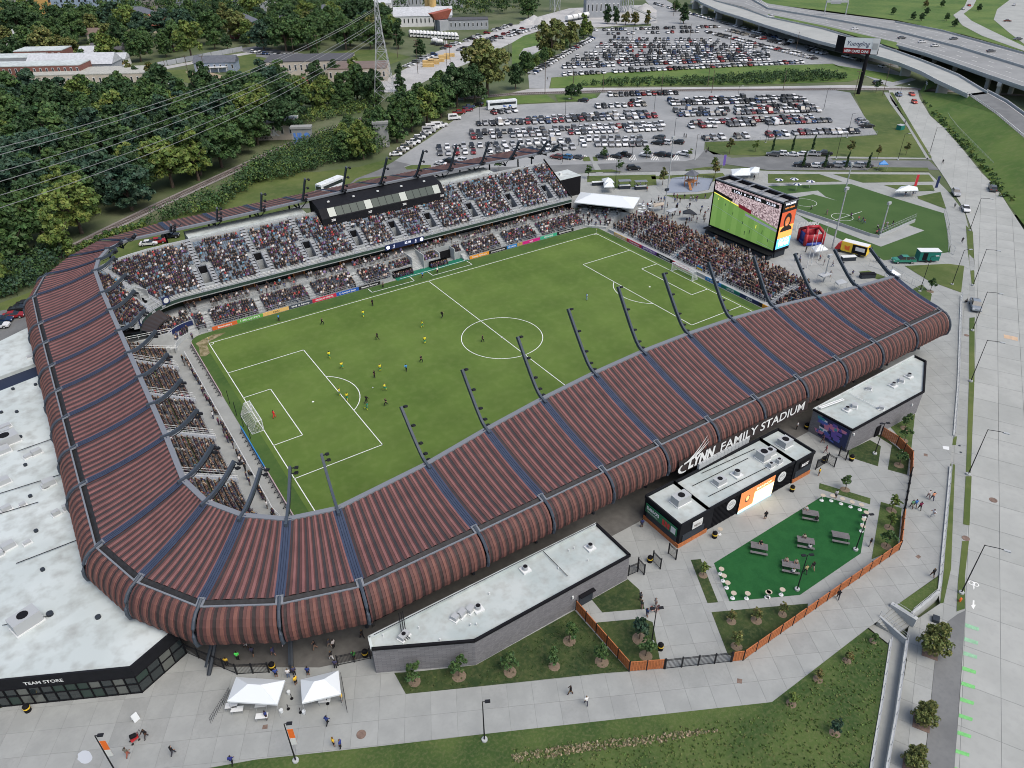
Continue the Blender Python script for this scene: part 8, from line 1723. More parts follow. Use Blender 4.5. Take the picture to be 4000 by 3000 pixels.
for L,lab,kw in(([(2,0,775,1545),(2,0,860,1545),(2,0,885,1575),(2,0,800,1580)],'upper of two small white peaked tents beyond the far stand',{}),([(2,0,790,1585),(2,0,870,1580),(2,0,885,1612),(2,0,795,1615)],'lower of two small white peaked tents beyond the far stand',{}),([(2,0,1895,1460),(2,0,2060,1450),(2,0,2060,1510),(2,0,1900,1515)],'large white tent behind the video screen tower',{}),([(2,0,2060,1445),(2,0,2140,1448),(2,0,2135,1490),(2,0,2050,1490)],'smaller white tent behind the video screen tower',{}),([(3,0,1150,1610),(3,0,1290,1615),(3,0,1300,1645),(3,0,1100,1650)],'white tent beside the red feather flag near the road',{}),([(3,0,960,1405),(3,0,1025,1402),(3,0,1042,1420),(3,0,960,1420)],'small blue canopy on the side street',dict(mat='ad_sky')),([(3,1,375,475),(3,1,470,455),(3,1,520,495),(3,1,410,515)],'white canopy beside the inflatable house',{}),([(3,1,1015,690),(3,1,1060,675),(3,1,1148,712),(3,1,1050,735)],'small white tent by the end of the near canopy',{}),([(2,1,1475,165),(2,1,1560,160),(2,1,1600,190),(2,1,1480,185)],'black canopy on the terrace plaza',dict(mat='steel_dark')),([(2,1,1220,95),(2,1,1310,88),(2,1,1315,105),(2,1,1225,125)],'cream canopy on the terrace plaza',dict(mat='table_tan',rise=.3)),([(2,1,1330,160),(2,1,1400,135),(2,1,1440,145),(2,1,1370,175)],'grey solar-style canopy on the terrace plaza',dict(mat='galv',rise=.1)),([(3,1,430,710),(3,1,500,690),(3,1,560,705),(3,1,480,735)],'grey flat shade among the tables near the canopy',dict(mat='galv',rise=.1)),([(3,1,580,770),(3,1,640,750),(3,1,690,780),(3,1,610,800)],'second grey flat shade near the canopy edge',dict(mat='galv',rise=.1))):
 tent_px(L,lab,2.3,**kw)
for k,(x,y)in enumerate(((85,1610),(215,1605),(355,1625),(240,1650))):
 t=thing('parasol','%s blue and white parasol on the lawn beyond the screen'%ordn(k),'parasol',W(3,0,x,y),group='blue and white parasols');MB().tube([(0,0,0),(0,0,2.4)],.04,5).build('pole','lamp_white',t)
 b=MB()
 for q in range(8):a0,a1=q*math.pi/4,(q+1)*math.pi/4;b.face([(0,0,2.7),(1.4*math.cos(a0),1.4*math.sin(a0),2.2),(1.4*math.cos(a1),1.4*math.sin(a1),2.2)],q%2)
 b.build('canopy',['lamp_white','navy'],t)
for k in range(16):
 p=W(2,1,1085+random.uniform(0,115),110+random.uniform(0,100));t=thing('round_table','%s white round table on the plaza beside the marquee'%ordn(k),'table',p,group='white tables beside the marquee');MB().cyl((0,0),.5,.72,.77,14).build('top','white',t);MB().cyl((0,0),.05,0,.72,6).build('stem','galv',t)
inf=thing('bouncy_house','red and blue inflatable house beside the video tower','inflatable',W(3,1,360,440)+Vector((0,0,.02)),A27)
M('inf_red',(.35,.02,.03),.45);M('inf_blue',(.03,.06,.30),.45)
b=MB();[b.tube([(-2.6,-2+i,.5+.0*i),(2.6,-2+i,.5)],.5,8,1)for i in range(5)];[b.tube([(x,y,.3),(x,y,3.4)],.5,8,0)for x in(-2.4,2.4)for y in(-2,2)];b.tube([(-2.4,-2,3.4),(-1.5,0,4.6),(-2.4,2,3.4)],.45,8,0);b.tube([(2.4,-2,3.4),(1.5,0,4.6),(2.4,2,3.4)],.45,8,0);b.tube([(-1.5,0,4.6),(1.5,0,4.6)],.45,8,0);b.box(-2.3,2.3,-2.1,-1.9,.8,3.2,0);b.box(-2.3,2.3,1.9,2.1,.8,3.2,0);b.box(-2.4,-2.2,-2,2,.8,3.2,1);b.build('inflated_shell',['inf_red','inf_blue'],inf,smooth=True)
lt=thing('giant_letters','row of giant white letters beyond the video tower','letters');q0,q1=W(3,1,235,330),W(3,1,430,330);text('lettering','LOUCITY','lamp_white',lt,(q0 .x,q0 .y,G),(q1-q0),(0,0,1),2.6,(q1-q0).length,ext=.3,bold=.05)
pl_=thing('playground_tower','wooden playground tower with slides on blue-grey paving','playground',W(2,0,1540,1610),.4)
b=MB();[b.tube([(x,y,0),(x,y,4)],.12,5,0)for x in(-1.5,1.5)for y in(-1.5,1.5)];b.box(-1.6,1.6,-1.6,1.6,1.8,1.95,0);b.build('frame',['wood'],pl_)
MB().mesh([(-1.9,-1.9,4),(1.9,-1.9,4),(1.9,1.9,4),(-1.9,1.9,4),(0,0,5.6)],[(0,1,4),(1,2,4),(2,3,4),(3,0,4)]).build('roof','r_slate',pl_);MB().bar((1.5,0,1.9),(4.5,-1.5,.2),.8,.1).build('slide','galv',pl_);MB().bar((-1.5,0,1.9),(-4.0,-1.8,.2),.8,.1).build('slide','wood',pl_)
mesh_fence('black railing round the playground',[(2,0,1380,1545),(2,0,1740,1550),(2,0,1700,1640)],1.2,'black_metal')
t=thing('sandwich_board','white A-frame sign standing on the store forecourt','sign',W(0,3,1175,1240),.4);MB().bar((0,-.3,0),(0,0,1.1),.7,.04).build('leaf','white',t);MB().bar((0,.3,0),(0,0,1.1),.7,.04).build('leaf','white',t)
for k,(a,c,lab)in enumerate((((0,3,1825,1275),(0,3,1930,1110),'steel crowd barrier left of the entrance tents'),((0,3,1935,1115),(0,3,1990,1010),'steel crowd barrier just behind the left entrance tent'),((1,3,740,880),(1,3,765,1020),'upper black crowd barrier right of the entrance tents'),((1,3,765,1025),(1,3,790,1180),'lower black crowd barrier right of the entrance tents'))):
 rail(thing('crowd_barrier',lab,'barrier'),[W(*a),W(*c)],1.1,2,.25,'black_metal',.02,'frame')
for k,(x,y)in enumerate(((310,1060),(280,1150),(385,1180),(620,1105))):t=thing('queue_post','%s black rope post between the entrance tents'%ordn(k),'post',W(1,3,x,y),group='rope posts');MB().cyl((0,0),.2,0,.05,12).build('base','black',t);MB().cyl((0,0),.04,.05,1.0,6).build('stem','black',t)
for k,(i,j,x,y)in enumerate(((0,3,2060,1180),(0,3,2010,1150),(1,3,600,1100),(1,3,530,1085),(1,3,490,1090),(1,3,60,1240),(1,3,55,1140))):t=thing('bag_check_table','%s grey folding table at the entrance tents'%ordn(k),'table',W(i,j,x,y),A27,'bag check tables');MB().box(-.7,.7,-.35,.35,.72,.77).build('top','lamp_white',t);[MB().tube([(x_,y_,0),(x_,y_,.72)],.025,5).build('leg','galv',t)for x_ in(-.6,.6)for y_ in(-.28,.28)]
for k,(i,j,x,y)in enumerate(((1,3,285,1015),(1,3,222,1175),(1,3,417,1185))):t=thing('bucket','%s white bucket weighting a tent leg'%ordn(k),'bucket',W(i,j,x,y),group='white buckets');MB().cyl((0,0),.2,0,.45,10,r2=.23).build('pail','white',t)
for k,(i,j,x,y,r_)in enumerate(((1,3,910,1370,.55),(3,2,1945,1005,.6),(3,2,1708,1335,.55),(3,1,1715,1240,.5),(3,2,1655,535,.2),(3,2,1665,592,.2))):
 p=W(i,j,x,y)if i==1 else WR(i,j,x,y);MB().cyl((p.x,p.y),r_,p.z,p.z+.075,18).build('manhole_cover','mulch' if r_>.3 else 'steel_dark',road if i==3 else plaza)
for L in([(2,3,1945,885),(2,3,1990,892),(2,3,1985,932),(2,3,1942,925)],[(3,2,1272,1490),(3,2,1300,1475),(3,2,1325,1495),(3,2,1298,1512)],[(3,2,1345,600),(3,2,1378,605),(3,2,1380,628),(3,2,1345,622)],[(1,3,60,1290),(1,3,102,1282),(1,3,100,1320),(1,3,52,1326)],[(3,2,1508,535),(3,2,1565,542),(3,2,1565,572),(3,2,1515,562)]):flat('drain_grate',P(L),'mulch' if L[0]!=(3,2,1508,535)else 'lamp_white',plaza,dz=.026)
flat('pale_patch',[W(0,3,735+65*math.cos(a*.4)*(1+.1*math.sin(a*3)),1565+58*math.sin(a*.4))for a in range(15)],M('pale_bluish',(.44,.47,.5),.6),plaza,dz=.026)  # rounded patch, paler and bluer than the paving around it
hy=thing('fire_hydrant','orange hydrant on the roadside verge near the bike symbol','hydrant',WR(3,3,1655,222)+Vector((0,0,.09)));MB().cyl((0,0),.14,0,.6,10).build('barrel','orange',hy);MB().cyl((0,0),.17,.55,.72,10,r2=.06).build('bonnet','orange',hy);MB().bar((-.25,0,.42),(.25,0,.42),.12,.12).build('nozzles','orange',hy)
t=thing('transformer_box','green utility box on the grass beside the right hand road','utility box',W(3,0,1140,1120));MB().box(-1.3,1.3,-1,1,0,1.8).build('cabinet','ad_teal',t);MB().box(-1.35,1.35,-1.05,1.05,1.8,1.9).build('lid','galv',t)
for k,(i,j,x,y)in enumerate(((3,3,1445,385),(3,3,1225,1580),(3,3,1302,1255))):t=thing('planter',('dark square planter above the largest street tree','dark square planter at the bottom edge','low round shrub pot in the middle planting bed')[k],'planter',WR(i,j,x,y)+Vector((0,0,.04)),AR);MB().box(-.5,.5,-.4,.4,0,.5).build('tub','steel_dark',t)
t=thing('crossing_signal','white crossbuck railway crossing signal below the slip road','signal',W(3,0,1352,790));MB().tube([(0,0,0),(0,0,4.2)],.1,6).build('post','galv',t);b=MB();b.bar((-.8,-.8,3.2),(.8,.8,4.4),.3,.06);b.bar((-.8,-.8,4.4),(.8,.8,3.2),.3,.06);b.build('crossbuck','white',t)
for k,(i,j,x,y,m,lab)in enumerate(((3,0,1250,1640,'flag_r','red and white feather flag beside a white tent near the road'),(3,0,1430,1655,'navy','dark feather flag near the road kerb'),(2,0,1815,1460,'mural_purple','purple feather flag at the plaza entrance'))):
 p=W(i,j,x,y);t=thing('feather_flag',lab,'flag',p,RZ);MB().tube([(0,0,0),(0,0,5)],.04,5).build('pole','galv',t);MB().box(0,.9,-.02,.02,1.2,4.9).build('sail',m,t)
for k,(i,j,x,y,lab)in enumerate(((2,0,970,1630,'wood and glass bar kiosk left of the playground'),(2,0,1110,1635,'second wood and glass bar kiosk left of the playground'),(3,1,690,590,'dark kiosk counter below the food truck'),(3,1,855,740,'black branded counter near the end of the canopy'),(2,0,740,1600,'stack of grey panels beyond the far stand'))):
 t=thing('kiosk',lab,'kiosk',W(i,j,x,y),A27);MB().box(-1.8,1.8,-.6,.6,0,1.1).build('counter','steel_dark',t);MB().box(-1.9,1.9,-.7,.7,1.1,1.18).build('top','lamp_white' if k!=3 else 'black',t)
 if k<2:[MB().tube([(x_,y_,0),(x_,y_,2.6)],.06,5).build('post','black_metal',t)for x_ in(-1.8,1.8)for y_ in(-.6,.9)];MB().box(-2,2,-.9,1.1,2.6,2.7).build('roof','steel_grey',t)
#PEOPLE
def skin_person(pose):
 J={'pelvis':(0,0,.95,.135),'chest':(0,0,1.30,.16),'neck':(.01,0,1.49,.062),'head':(.03,0,1.61,.098),'top':(.03,0,1.72,.085)}
 arms={'stand':[((0,.2,1.42),(-.02,.26,1.16),(.08,.25,.92),(.11,.25,.83)),((0,-.2,1.42),(-.02,-.26,1.16),(.08,-.25,.92),(.11,-.25,.83))],'walk':[((0,.2,1.42),(-.13,.25,1.18),(.0,.25,.95),(.05,.25,.87)),((0,-.2,1.42),(.12,-.25,1.18),(.3,-.23,1.0),(.36,-.22,.94))],'run':[((0,.2,1.42),(-.22,.27,1.24),(-.02,.27,1.08),(.06,.26,1.06)),((0,-.2,1.42),(.14,-.27,1.2),(.36,-.2,1.22),(.43,-.18,1.26))],'sit':[((0,.2,1.42),(.06,.26,1.18),(.3,.2,1.08),(.38,.17,1.06)),((0,-.2,1.42),(.06,-.26,1.18),(.3,-.2,1.08),(.38,-.17,1.06))],'kick':[((0,.2,1.42),(.02,.42,1.3),(.1,.6,1.2),(.13,.68,1.18)),((0,-.2,1.42),(-.1,-.4,1.3),(-.2,-.58,1.22),(-.22,-.66,1.2))]}[pose]
 legs={'stand':[((0,.1,.9),(.01,.11,.5),(0,.12,.09),(.14,.13,.05)),((0,-.1,.9),(.01,-.11,.5),(0,-.12,.09),(.14,-.13,.05))],'walk':[((0,.1,.9),(.2,.1,.52),(.27,.1,.1),(.4,.1,.06)),((0,-.1,.9),(-.08,-.1,.5),(-.3,-.1,.14),(-.2,-.1,.05))],'run':[((0,.1,.9),(.33,.1,.62),(.2,.1,.24),(.33,.1,.16)),((0,-.1,.9),(-.12,-.1,.5),(-.42,-.1,.3),(-.42,-.1,.17))],'sit':[((0,.1,.9),(.42,.14,.92),(.44,.14,.5),(.58,.14,.46)),((0,-.1,.9),(.42,-.14,.92),(.44,-.14,.5),(.58,-.14,.46))],'kick':[((0,.1,.9),(.12,.12,.5),(.05,.13,.09),(.18,.13,.05)),((0,-.1,.9),(.3,-.14,.6),(.58,-.18,.4),(.7,-.19,.44))]}[pose]
 dz=-.45 if pose=='sit' else 0
 V,E,Rr,seg=[],[],[],[]
 def add(p,r):V.append((p[0],p[1],p[2]+dz));Rr.append(r);return len(V)-1
 ids={k:add(v[:3],v[3])for k,v in J.items()}
 def con(a,c,cls):E.append((a,c));seg.append(cls)
 con(ids['pelvis'],ids['chest'],'shirt');con(ids['chest'],ids['neck'],'shirt');con(ids['neck'],ids['head'],'skin');con(ids['head'],ids['top'],'hair')
 for arm in arms:
  prev=ids['chest']
  for p,r,cls in zip(arm,(.075,.05,.038,.042),('shirt','shirt','skin','skin')):k=add(p,r);con(prev,k,cls);prev=k
 for leg in legs:
  prev=ids['pelvis']
  for p,r,cls in zip(leg,(.105,.07,.05,.045),('pants','pants','legs','shoe')):k=add(p,r);con(prev,k,cls);prev=k
 me=bpy.data.meshes.new('person');me.from_pydata(V,E,[]);ob=bpy.data.objects.new('tmp',me);COL.objects.link(ob)
 sk=ob.modifiers.new('skin','SKIN');ob.modifiers.new('sub','SUBSURF').levels=1
 for i,r in enumerate(Rr):me.skin_vertices[0].data[i].radius=(r*1.25,r*1.25)
 me.skin_vertices[0].data[0].use_root=True
 dg=bpy.context.evaluated_depsgraph_get();out=bpy.data.meshes.new_from_object(ob.evaluated_get(dg));bpy.data.objects.remove(ob)
 VV=np.array(V);A_=np.array([VV[e[0]]for e in E]);B_2=np.array([VV[e[1]]for e in E]);out.materials.clear()
 order=['shirt','pants','skin','hair','shoe','legs'];cls_i=np.array([order.index(s)for s in seg])
 for m in('p_shirt','p_pants','p_skin','p_hair','shoe','p_legs'):out.materials.append(MATS[m])
 mi=[]
 for p in out.polygons:
  c=np.array(p.center);ab=B_2-A_;t=np.clip(((c-A_)*ab).sum(1)/np.maximum(1e-9,(ab*ab).sum(1)),0,1);d=np.linalg.norm(A_+ab*t[:,None]-c,axis=1);k=cls_i[d.argmin()]
  hx,hz=c[0],c[2]-dz
  if k in(2,3)and hz>1.5:k=3 if(hz>1.69 or hx<.0)else 2
  mi.append(int(k))
 out.polygons.foreach_set('material_index',mi);out.polygons.foreach_set('use_smooth',[True]*len(mi));out.name='person_'+pose;out.update();return out
attr_mat('p_legs','legs','OBJECT',rough=.8,spec=.2)
POSE={p:skin_person(p)for p in('stand','walk','run','sit','kick')}
SKINS=[(.30,.175,.12),(.34,.21,.15),(.25,.14,.09),(.15,.08,.05),(.08,.04,.025)]
def person(p,rz,pose,shirt,pants,label,group=None,legs=None,skin=None,hair=None,h=1.0,name='person'):
 sk_=skin or random.choice(SKINS[:3]+SKINS);o=put(name,POSE[pose],None,loc=p,rz=rz,label=label,cat='person',group=group,scale=h)
 o['shirt']=shirt;o['pants']=pants;o['skin']=sk_;o['hair']=hair or random.choice([(.02,.014,.01),(.05,.03,.015),(.12,.08,.04),(.015,.015,.015)]);o['legs']=legs or(sk_ if random.random()<.35 else pants);return o
BLK,YEL,TEAL=(.014,.014,.016),(.70,.62,.04),(.02,.28,.16)
pl_black=[(1,1,1008,985,'stand','black kit footballer nearest the far technical area'),(1,1,575,1150,'run','black kit footballer alone left of the far half'),(1,1,1610,1090,'run','black kit footballer right of the yellow pair near halfway'),(1,1,1050,1280,'run','black kit footballer in the middle of the left half'),(1,1,1958,1297,'walk','black kit footballer standing inside the centre circle'),(1,1,1428,1475,'run','black kit footballer left of the centre circle'),(1,1,1025,1605,'stand','black kit footballer beside a yellow player outside the box arc'),(1,2,960,168,'kick','black kit footballer tangled with a green shorts opponent'),(1,2,1125,190,'run','black kit footballer sprinting nearest the canopy arm')]
pl_yel=[(1,1,930,1080,'walk','yellow kit footballer nearest the far touchline'),(1,1,1437,1172,'walk','yellow kit footballer farther of the pair left of the circle'),(1,1,1460,1310,'stand','yellow kit footballer nearer of the pair left of the circle'),(1,1,637,1438,'walk','yellow kit footballer at the far side of the box edge'),(1,1,745,1530,'run','yellow kit footballer just outside the box edge'),(1,1,1075,1550,'stand','yellow kit footballer beside the referee and a black player'),(1,2,725,100,'stand','yellow kit footballer on the penalty box line'),(1,2,790,140,'walk','yellow kit footballer just inside the penalty arc'),(1,2,1115,60,'run','yellow kit footballer near the ball'),(1,2,965,225,'kick','teal shirted footballer in the tackle nearest the canopy')]
ST_=['far','near']
for i,j,x,y,po,lab in pl_black:person(W(i,j,x,y,0)+Vector((0,0,.02)),random.uniform(0,6.28),po,BLK,BLK,lab,'players in black',legs=(.03,.03,.03),h=1.06)
for k,(i,j,x,y,po,lab)in enumerate(pl_yel):person(W(i,j,x,y,0)+Vector((0,0,.02)),random.uniform(0,6.28),po,YEL if k<9 else TEAL,TEAL,lab,'players in yellow',legs=(.6,.6,.05),h=1.06)
person(W(1,2,160,295,0)+Vector((0,0,.02)),0,'walk',(.75,.05,.05),(.75,.05,.05),'goalkeeper in red in front of the near left goal',h=1.08);person(W(2,1,645,935,0)+Vector((0,0,.02)),3,'stand',(.35,.5,.6),(.35,.5,.6),'goalkeeper in pale blue outside the far right box',h=1.08)
person(W(1,1,1300,1550,0)+Vector((0,0,.02)),1,'run',(.08,.28,.55),BLK,'referee in blue shirt among the players',h=1.04);person(W(1,1,200,1115,0)+Vector((0,0,.02)),-1,'stand',(.08,.28,.55),BLK,'assistant referee in blue by the tan board');person(W(1,1,1440,742,0)+Vector((0,0,.02)),-1.5,'stand',(.08,.28,.55),BLK,'fourth official in blue at the halfway line');person(W(1,1,1568,702,0)+Vector((0,0,.02)),-1.5,'stand',(.7,.7,.68),BLK,'coach in white shirt standing in the technical box',legs=BLK);person(W(1,1,1098,826,0)+Vector((0,0,.02)),-1.5,'stand',(.12,.12,.13),BLK,'coach in grey standing by the black board',legs=BLK);person(W(0,1,1665,1270,0),-1,'stand',(.10,.09,.16),BLK,'steward in dark clothes at the curved corner wall',legs=BLK)
bl=W(1,2,1010,36,0);m_=bmesh.new();bmesh.ops.create_icosphere(m_,subdivisions=2,radius=.13);bm_=bpy.data.meshes.new('ball');m_.to_mesh(bm_);m_.free();bm_.materials.append(MATS['white']);put('football',bm_,None,loc=(bl.x,bl.y,.14),label='white football near the edge of the penalty arc',cat='ball')
for k,x in enumerate(list(np.linspace(-6.2,-1.2,11))+list(np.linspace(4.6,9.2,10))):
 CROWD.append((x,41.7,.05,-math.pi/2,'sit'))
for x0,x1,lab in((-6.6,-1.0,'left'),(4.2,9.6,'right')):
 t=thing('team_bench','%s covered team bench on the green technical area'%lab,'bench');MB().box(x0,x1,41.4,41.9,.3,.45).build('seat','seat_black',t);MB().box(x0,x1,42.2,42.3,.0,1.6).build('back','black',t);MB().mesh([(x0,42.3,1.6),(x1,42.3,1.6),(x1,41.5,2.0),(x0,41.5,2.0)],[(0,1,2,3)]).build('hood','lamp_white' if lab=='right' else 'black',t)
vis=[((2,3,505,1025),'walk',BLK,(.3,.2,.1),2.4,'woman in black walking on the lower plaza path'),((2,3,640,1115),'walk',(.7,.7,.68),(.06,.06,.08),1.2,'person in white shirt and red cap on the lower plaza path'),((1,3,620,1285),'walk',(.03,.05,.18),BLK,.5,'person in navy shirt below the right entrance tent'),((1,3,675,1470),'stand',(.72,.45,.04),BLK,0,'person in yellow shirt at the forecourt edge'),((1,3,735,1490),'stand',(.03,.05,.22),BLK,2.5,'person in blue shirt beside the yellow shirted one'),((1,3,745,1085),'stand',(.72,.45,.04),BLK,3,'steward in yellow at the right entrance tent'),((1,3,95,1240),'stand',(.03,.05,.20),BLK,3.4,'guard in blue at the left bag table'),((0,3,2010,1630),'walk',(.03,.04,.2),BLK,1,'person in blue shirt stepping onto the south lawn'),((0,3,1500,1545),'walk',BLK,(.05,.05,.06),.2,'person in black with tan belt crossing the forecourt'),((0,3,1110,1560),'walk',(.16,.15,.12),(.30,.10,.07),.6,'person in olive top and rust trousers on the forecourt'),((0,3,1270,1400),'walk',BLK,(.06,.05,.05),3.6,'person in black pushing a stroller'),((1,3,180,875),'stand',(.04,.07,.25),BLK,1.2,'guard in blue shirt behind the entrance tents'),((1,3,285,880),'stand',(.6,.6,.6),(.12,.16,.25),1.2,'person in white shirt and jeans behind the tents'),((1,3,335,860),'stand',(.05,.05,.1),BLK,1.2,'person in dark clothes at the open gate'),((1,3,350,940),'stand',(.72,.45,.04),BLK,2,'steward in yellow leaning at the gate'),((1,3,455,860),'stand',(.03,.05,.18),BLK,1,'guard in navy right of the canopy leg'),((1,3,690,800),'stand',(.05,.05,.1),BLK,1,'person in dark clothes at the fence end'),((1,3,850,725),'stand',(.1,.7,.1),BLK,1,'steward in lime vest behind the iron fence'),((0,3,2060,730),'stand',(.1,.75,.12),BLK,1,'steward in lime vest at the first canopy leg'),((0,3,1965,780),'stand',(.6,.4,.05),BLK,1,'person in yellow behind the store fence'),((0,3,2190,690),'walk',(.05,.05,.08),BLK,1,'person walking under the canopy corner'),((0,3,2130,625),'walk',(.3,.15,.15),(.4,.4,.4),2,'person in pinkish top under the canopy corner'),((1,3,155,690),'walk',(.05,.05,.12),(.06,.06,.1),2,'couple partner in navy inside the entrance'),((1,3,230,600),'walk',(.55,.5,.5),(.5,.4,.4),1,'person in pale clothes inside the entrance'),((1,3,515,635),'walk',BLK,(.2,.16,.12),3,'person in black striding inside the entrance'),((1,3,640,620),'walk',(.04,.04,.05),(.3,.25,.2),2,'person in black top near the beam inside the entrance'),((1,3,675,625),'stand',(.45,.42,.4),BLK,2,'person in pale top near the beam inside the entrance'),((1,3,655,725),'walk',BLK,(.6,.6,.6),2,'person in black top and white shorts inside the entrance'),((1,3,920,540),'walk',BLK,BLK,2,'person in black near the block building corner'),((1,3,1020,440),'stand',BLK,(.1,.1,.1),2,'person in black under the canopy edge'),((2,2,1120,1240),'stand',(.03,.04,.12),(.05,.05,.06),1,'person in navy beside the seasoning sign'),((2,2,2185,1170),'stand',BLK,BLK,1,'person in black below the lit video board'),((3,2,580,990),'stand',(.35,.35,.36),(.07,.07,.08),1,'person with pale bag at the top corner of the turf'),((3,2,875,1405),'stand',BLK,(.35,.32,.28),2,'person in black polo on the path right of the turf'),((3,2,435,795),'stand',(.7,.42,.03),BLK,2,'guard in yellow sitting by the gate right of the black building'),((3,2,470,510),'walk',(.08,.04,.06),(.06,.04,.05),2,'person in dark clothes in the mural passage'),((3,2,495,600),'walk',(.25,.1,.1),(.3,.2,.2),2,'person in pink in the mural passage'),((3,2,245,395),'stand',(.5,.5,.5),BLK,2,'person in pale shirt under the canopy by the mural'),((3,2,1235,1075),'walk',(.10,.22,.12),(.3,.27,.22),.9,'man in green shirt walking on the road side plaza'),((3,2,1265,1070),'walk',(.05,.15,.4),(.2,.2,.2),.9,'child in blue between two adults on the plaza'),((3,2,1305,1090),'walk',(.16,.02,.05),BLK,.9,'woman in maroon with the child on the plaza'),((3,2,1380,990),'walk',(.55,.5,.48),(.3,.2,.2),.9,'woman in white top of the pair nearer the road'),((3,2,1415,1005),'walk',(.55,.25,.15),(.04,.04,.08),.9,'woman in orange top of the pair nearer the road'),((3,2,1415,1155),'run',(.6,.62,.64),(.3,.32,.34),2.5,'jogger in pale grey beside the retaining wall'),((3,2,380,1610),'run',BLK,(.3,.25,.2),1,'person in black walking past the lowest picnic table'),((3,2,320,1640),'walk',(.35,.3,.15),(.05,.05,.05),1,'person in olive beside the turf lamp'),((3,3,600,200),'walk',BLK,(.05,.05,.06),.6,'person in black walking along the long wooden fence'),((3,3,1415,10),'walk',BLK,BLK,1,'person in black at the top of the small lawn'),((2,3,1118,285),'stand',(.05,.06,.05),(.3,.2,.15),0,'person in dark top at the lawn corner near the gate path'),((2,3,1108,215),'stand',(.1,.1,.1),BLK,0,'person in grey behind the lawn corner group'),((2,3,1163,355),'stand',(.03,.05,.12),(.2,.2,.25),0,'person in navy beside the plaza lamp'),((2,3,1205,315),'sit',(.55,.12,.12),(.5,.4,.35),0,'person in red crouching by the plaza lamp'),((2,3,1265,305),'sit',(.5,.25,.25),(.45,.3,.28),3,'second person in red crouching by the plaza lamp'),((2,3,1240,265),'stand',(.35,.32,.3),(.35,.3,.28),3,'person in beige behind the crouching pair'),((3,1,1672,445),'run',BLK,(.05,.05,.06),.8,'cyclist-like figure in black on the road side path'),((3,1,1610,135),'stand',(.4,.4,.4),BLK,.8,'person in grey at the kerb beside the white car'),((3,1,1655,160),'stand',(.2,.2,.22),(.3,.3,.3),.8,'person loading at the white kerb car'),((3,1,1708,965),'sit',(.1,.1,.1),BLK,.8,'person sitting by the grey pickup'),((3,1,725,730),'walk',(.05,.05,.1),(.3,.25,.2),1,'person crossing the plaza near the flat shades'),((3,1,940,610),'walk',BLK,BLK,1,'person in black near the pickup and trailer'),((3,1,480,635),'stand',(.1,.1,.12),(.3,.3,.3),2,'person near the white flagpoles'),((3,0,1505,1420),'run',BLK,(.05,.05,.06),.8,'cyclist in black on the upper road'),((3,0,1180,1075),'walk',(.15,.15,.2),(.05,.05,.06),.8,'pedestrian on the road side path beyond the field'),((2,0,1485,1190),'walk',BLK,(.1,.1,.12),2,'left of two people crossing the nearer car park'),((2,0,1503,1195),'walk',(.05,.05,.06),BLK,2,'right of two people crossing the nearer car park'),((2,0,1675,1325),'walk',(.1,.08,.09),BLK,2,'left of two people at the car park exit'),((2,0,1693,1310),'walk',BLK,BLK,2,'right of two people at the car park exit'),((2,0,308,695),'walk',BLK,BLK,2,'lone person at the far car park entrance')]
for a,po,sh,pa,rz,lab in vis:
 p=WR(*a)if(a[0],a[1])==(3,1)and a[2]>1580 else W(*a);person(p+Vector((0,0,.05)),rz,po,sh,pa,lab)
st=thing('stroller','black and red stroller on the store forecourt','stroller',W(0,3,1170,1425),3.4);MB().mesh([(-.4,-.25,.45),(.4,-.25,.4),(.4,.25,.4),(-.4,.25,.45),(-.5,-.25,1.0),(-.5,.25,1.0)],[(0,1,2,3),(0,3,5,4)]).build('seat','red',st);MB().tube([(-.3,0,.9),(.3,0,1.1)],.28,8).build('hood','black',st)
for x in(-.35,.4):
 for y in(-.28,.28):MB().tube([(x,y-.03,.14),(x,y+.03,.14)],.14,10).build('wheel','tyre',st)
MB().tube([(-.4,-.25,.5),(-.8,-.25,1.0),(-.8,.25,1.0),(-.4,.25,.5)],.025,5).build('handle','black',st)
for k,(t_,s)in enumerate(((0,(.8,0)),(0,(-.6,.2)),(1,(.5,.0)),(1,(-.2,.9)),(3,(.3,0)),(3,(-.6,.1)),(3,(.7,.9)),(4,(.2,.9)))):
 p=W(*PT[t_]);a=math.radians(-50);off=Vector((math.cos(a)*s[0]-math.sin(a)*(.95 if s[1]else-.95),math.sin(a)*s[0]+math.cos(a)*(.95 if s[1]else-.95),.05));person(p+off,a+(-math.pi/2 if s[1]else math.pi/2),'sit',random.choice((BLK,(.3,.25,.2),(.05,.05,.1),(.4,.4,.4))),(.1,.1,.12),'person %s seated at the %s picnic table'%(ordn(k%3),('uppermost','middle','right','lowest','leftmost')[t_]),'people at picnic tables')
def scatter(n,L,label,group,poses=('stand','walk')):
 poly=[(p.x,p.y)for p in P(L)]
 for p in poisson(poly,1.0,n):person((p[0],p[1],G+.05),random.uniform(0,6.28),random.choice(poses),random.choice((BLK,BLK,(.3,.3,.3),(.08,.04,.1),(.5,.5,.5),(.3,.1,.08),(.05,.08,.2))),random.choice((BLK,(.2,.18,.15),(.1,.12,.2))),label,group)
scatter(75,[(2,1,1090,100),(2,1,1250,40),(2,1,1700,60),(2,1,1690,300),(2,1,1500,280),(2,1,1230,180)],'visitor standing on the plaza between marquee and video tower','visitors on the terrace plaza')
scatter(14,[(3,1,860,320),(3,1,1100,290),(3,1,1060,330),(3,1,940,390)],'young player at the near end of the sports court','children on the sports court',('run','walk'))
scatter(16,[(3,1,300,120),(3,1,900,260),(3,1,860,290),(3,1,450,200)],'person spread along the sports court','people on the sports court',('run','walk'))
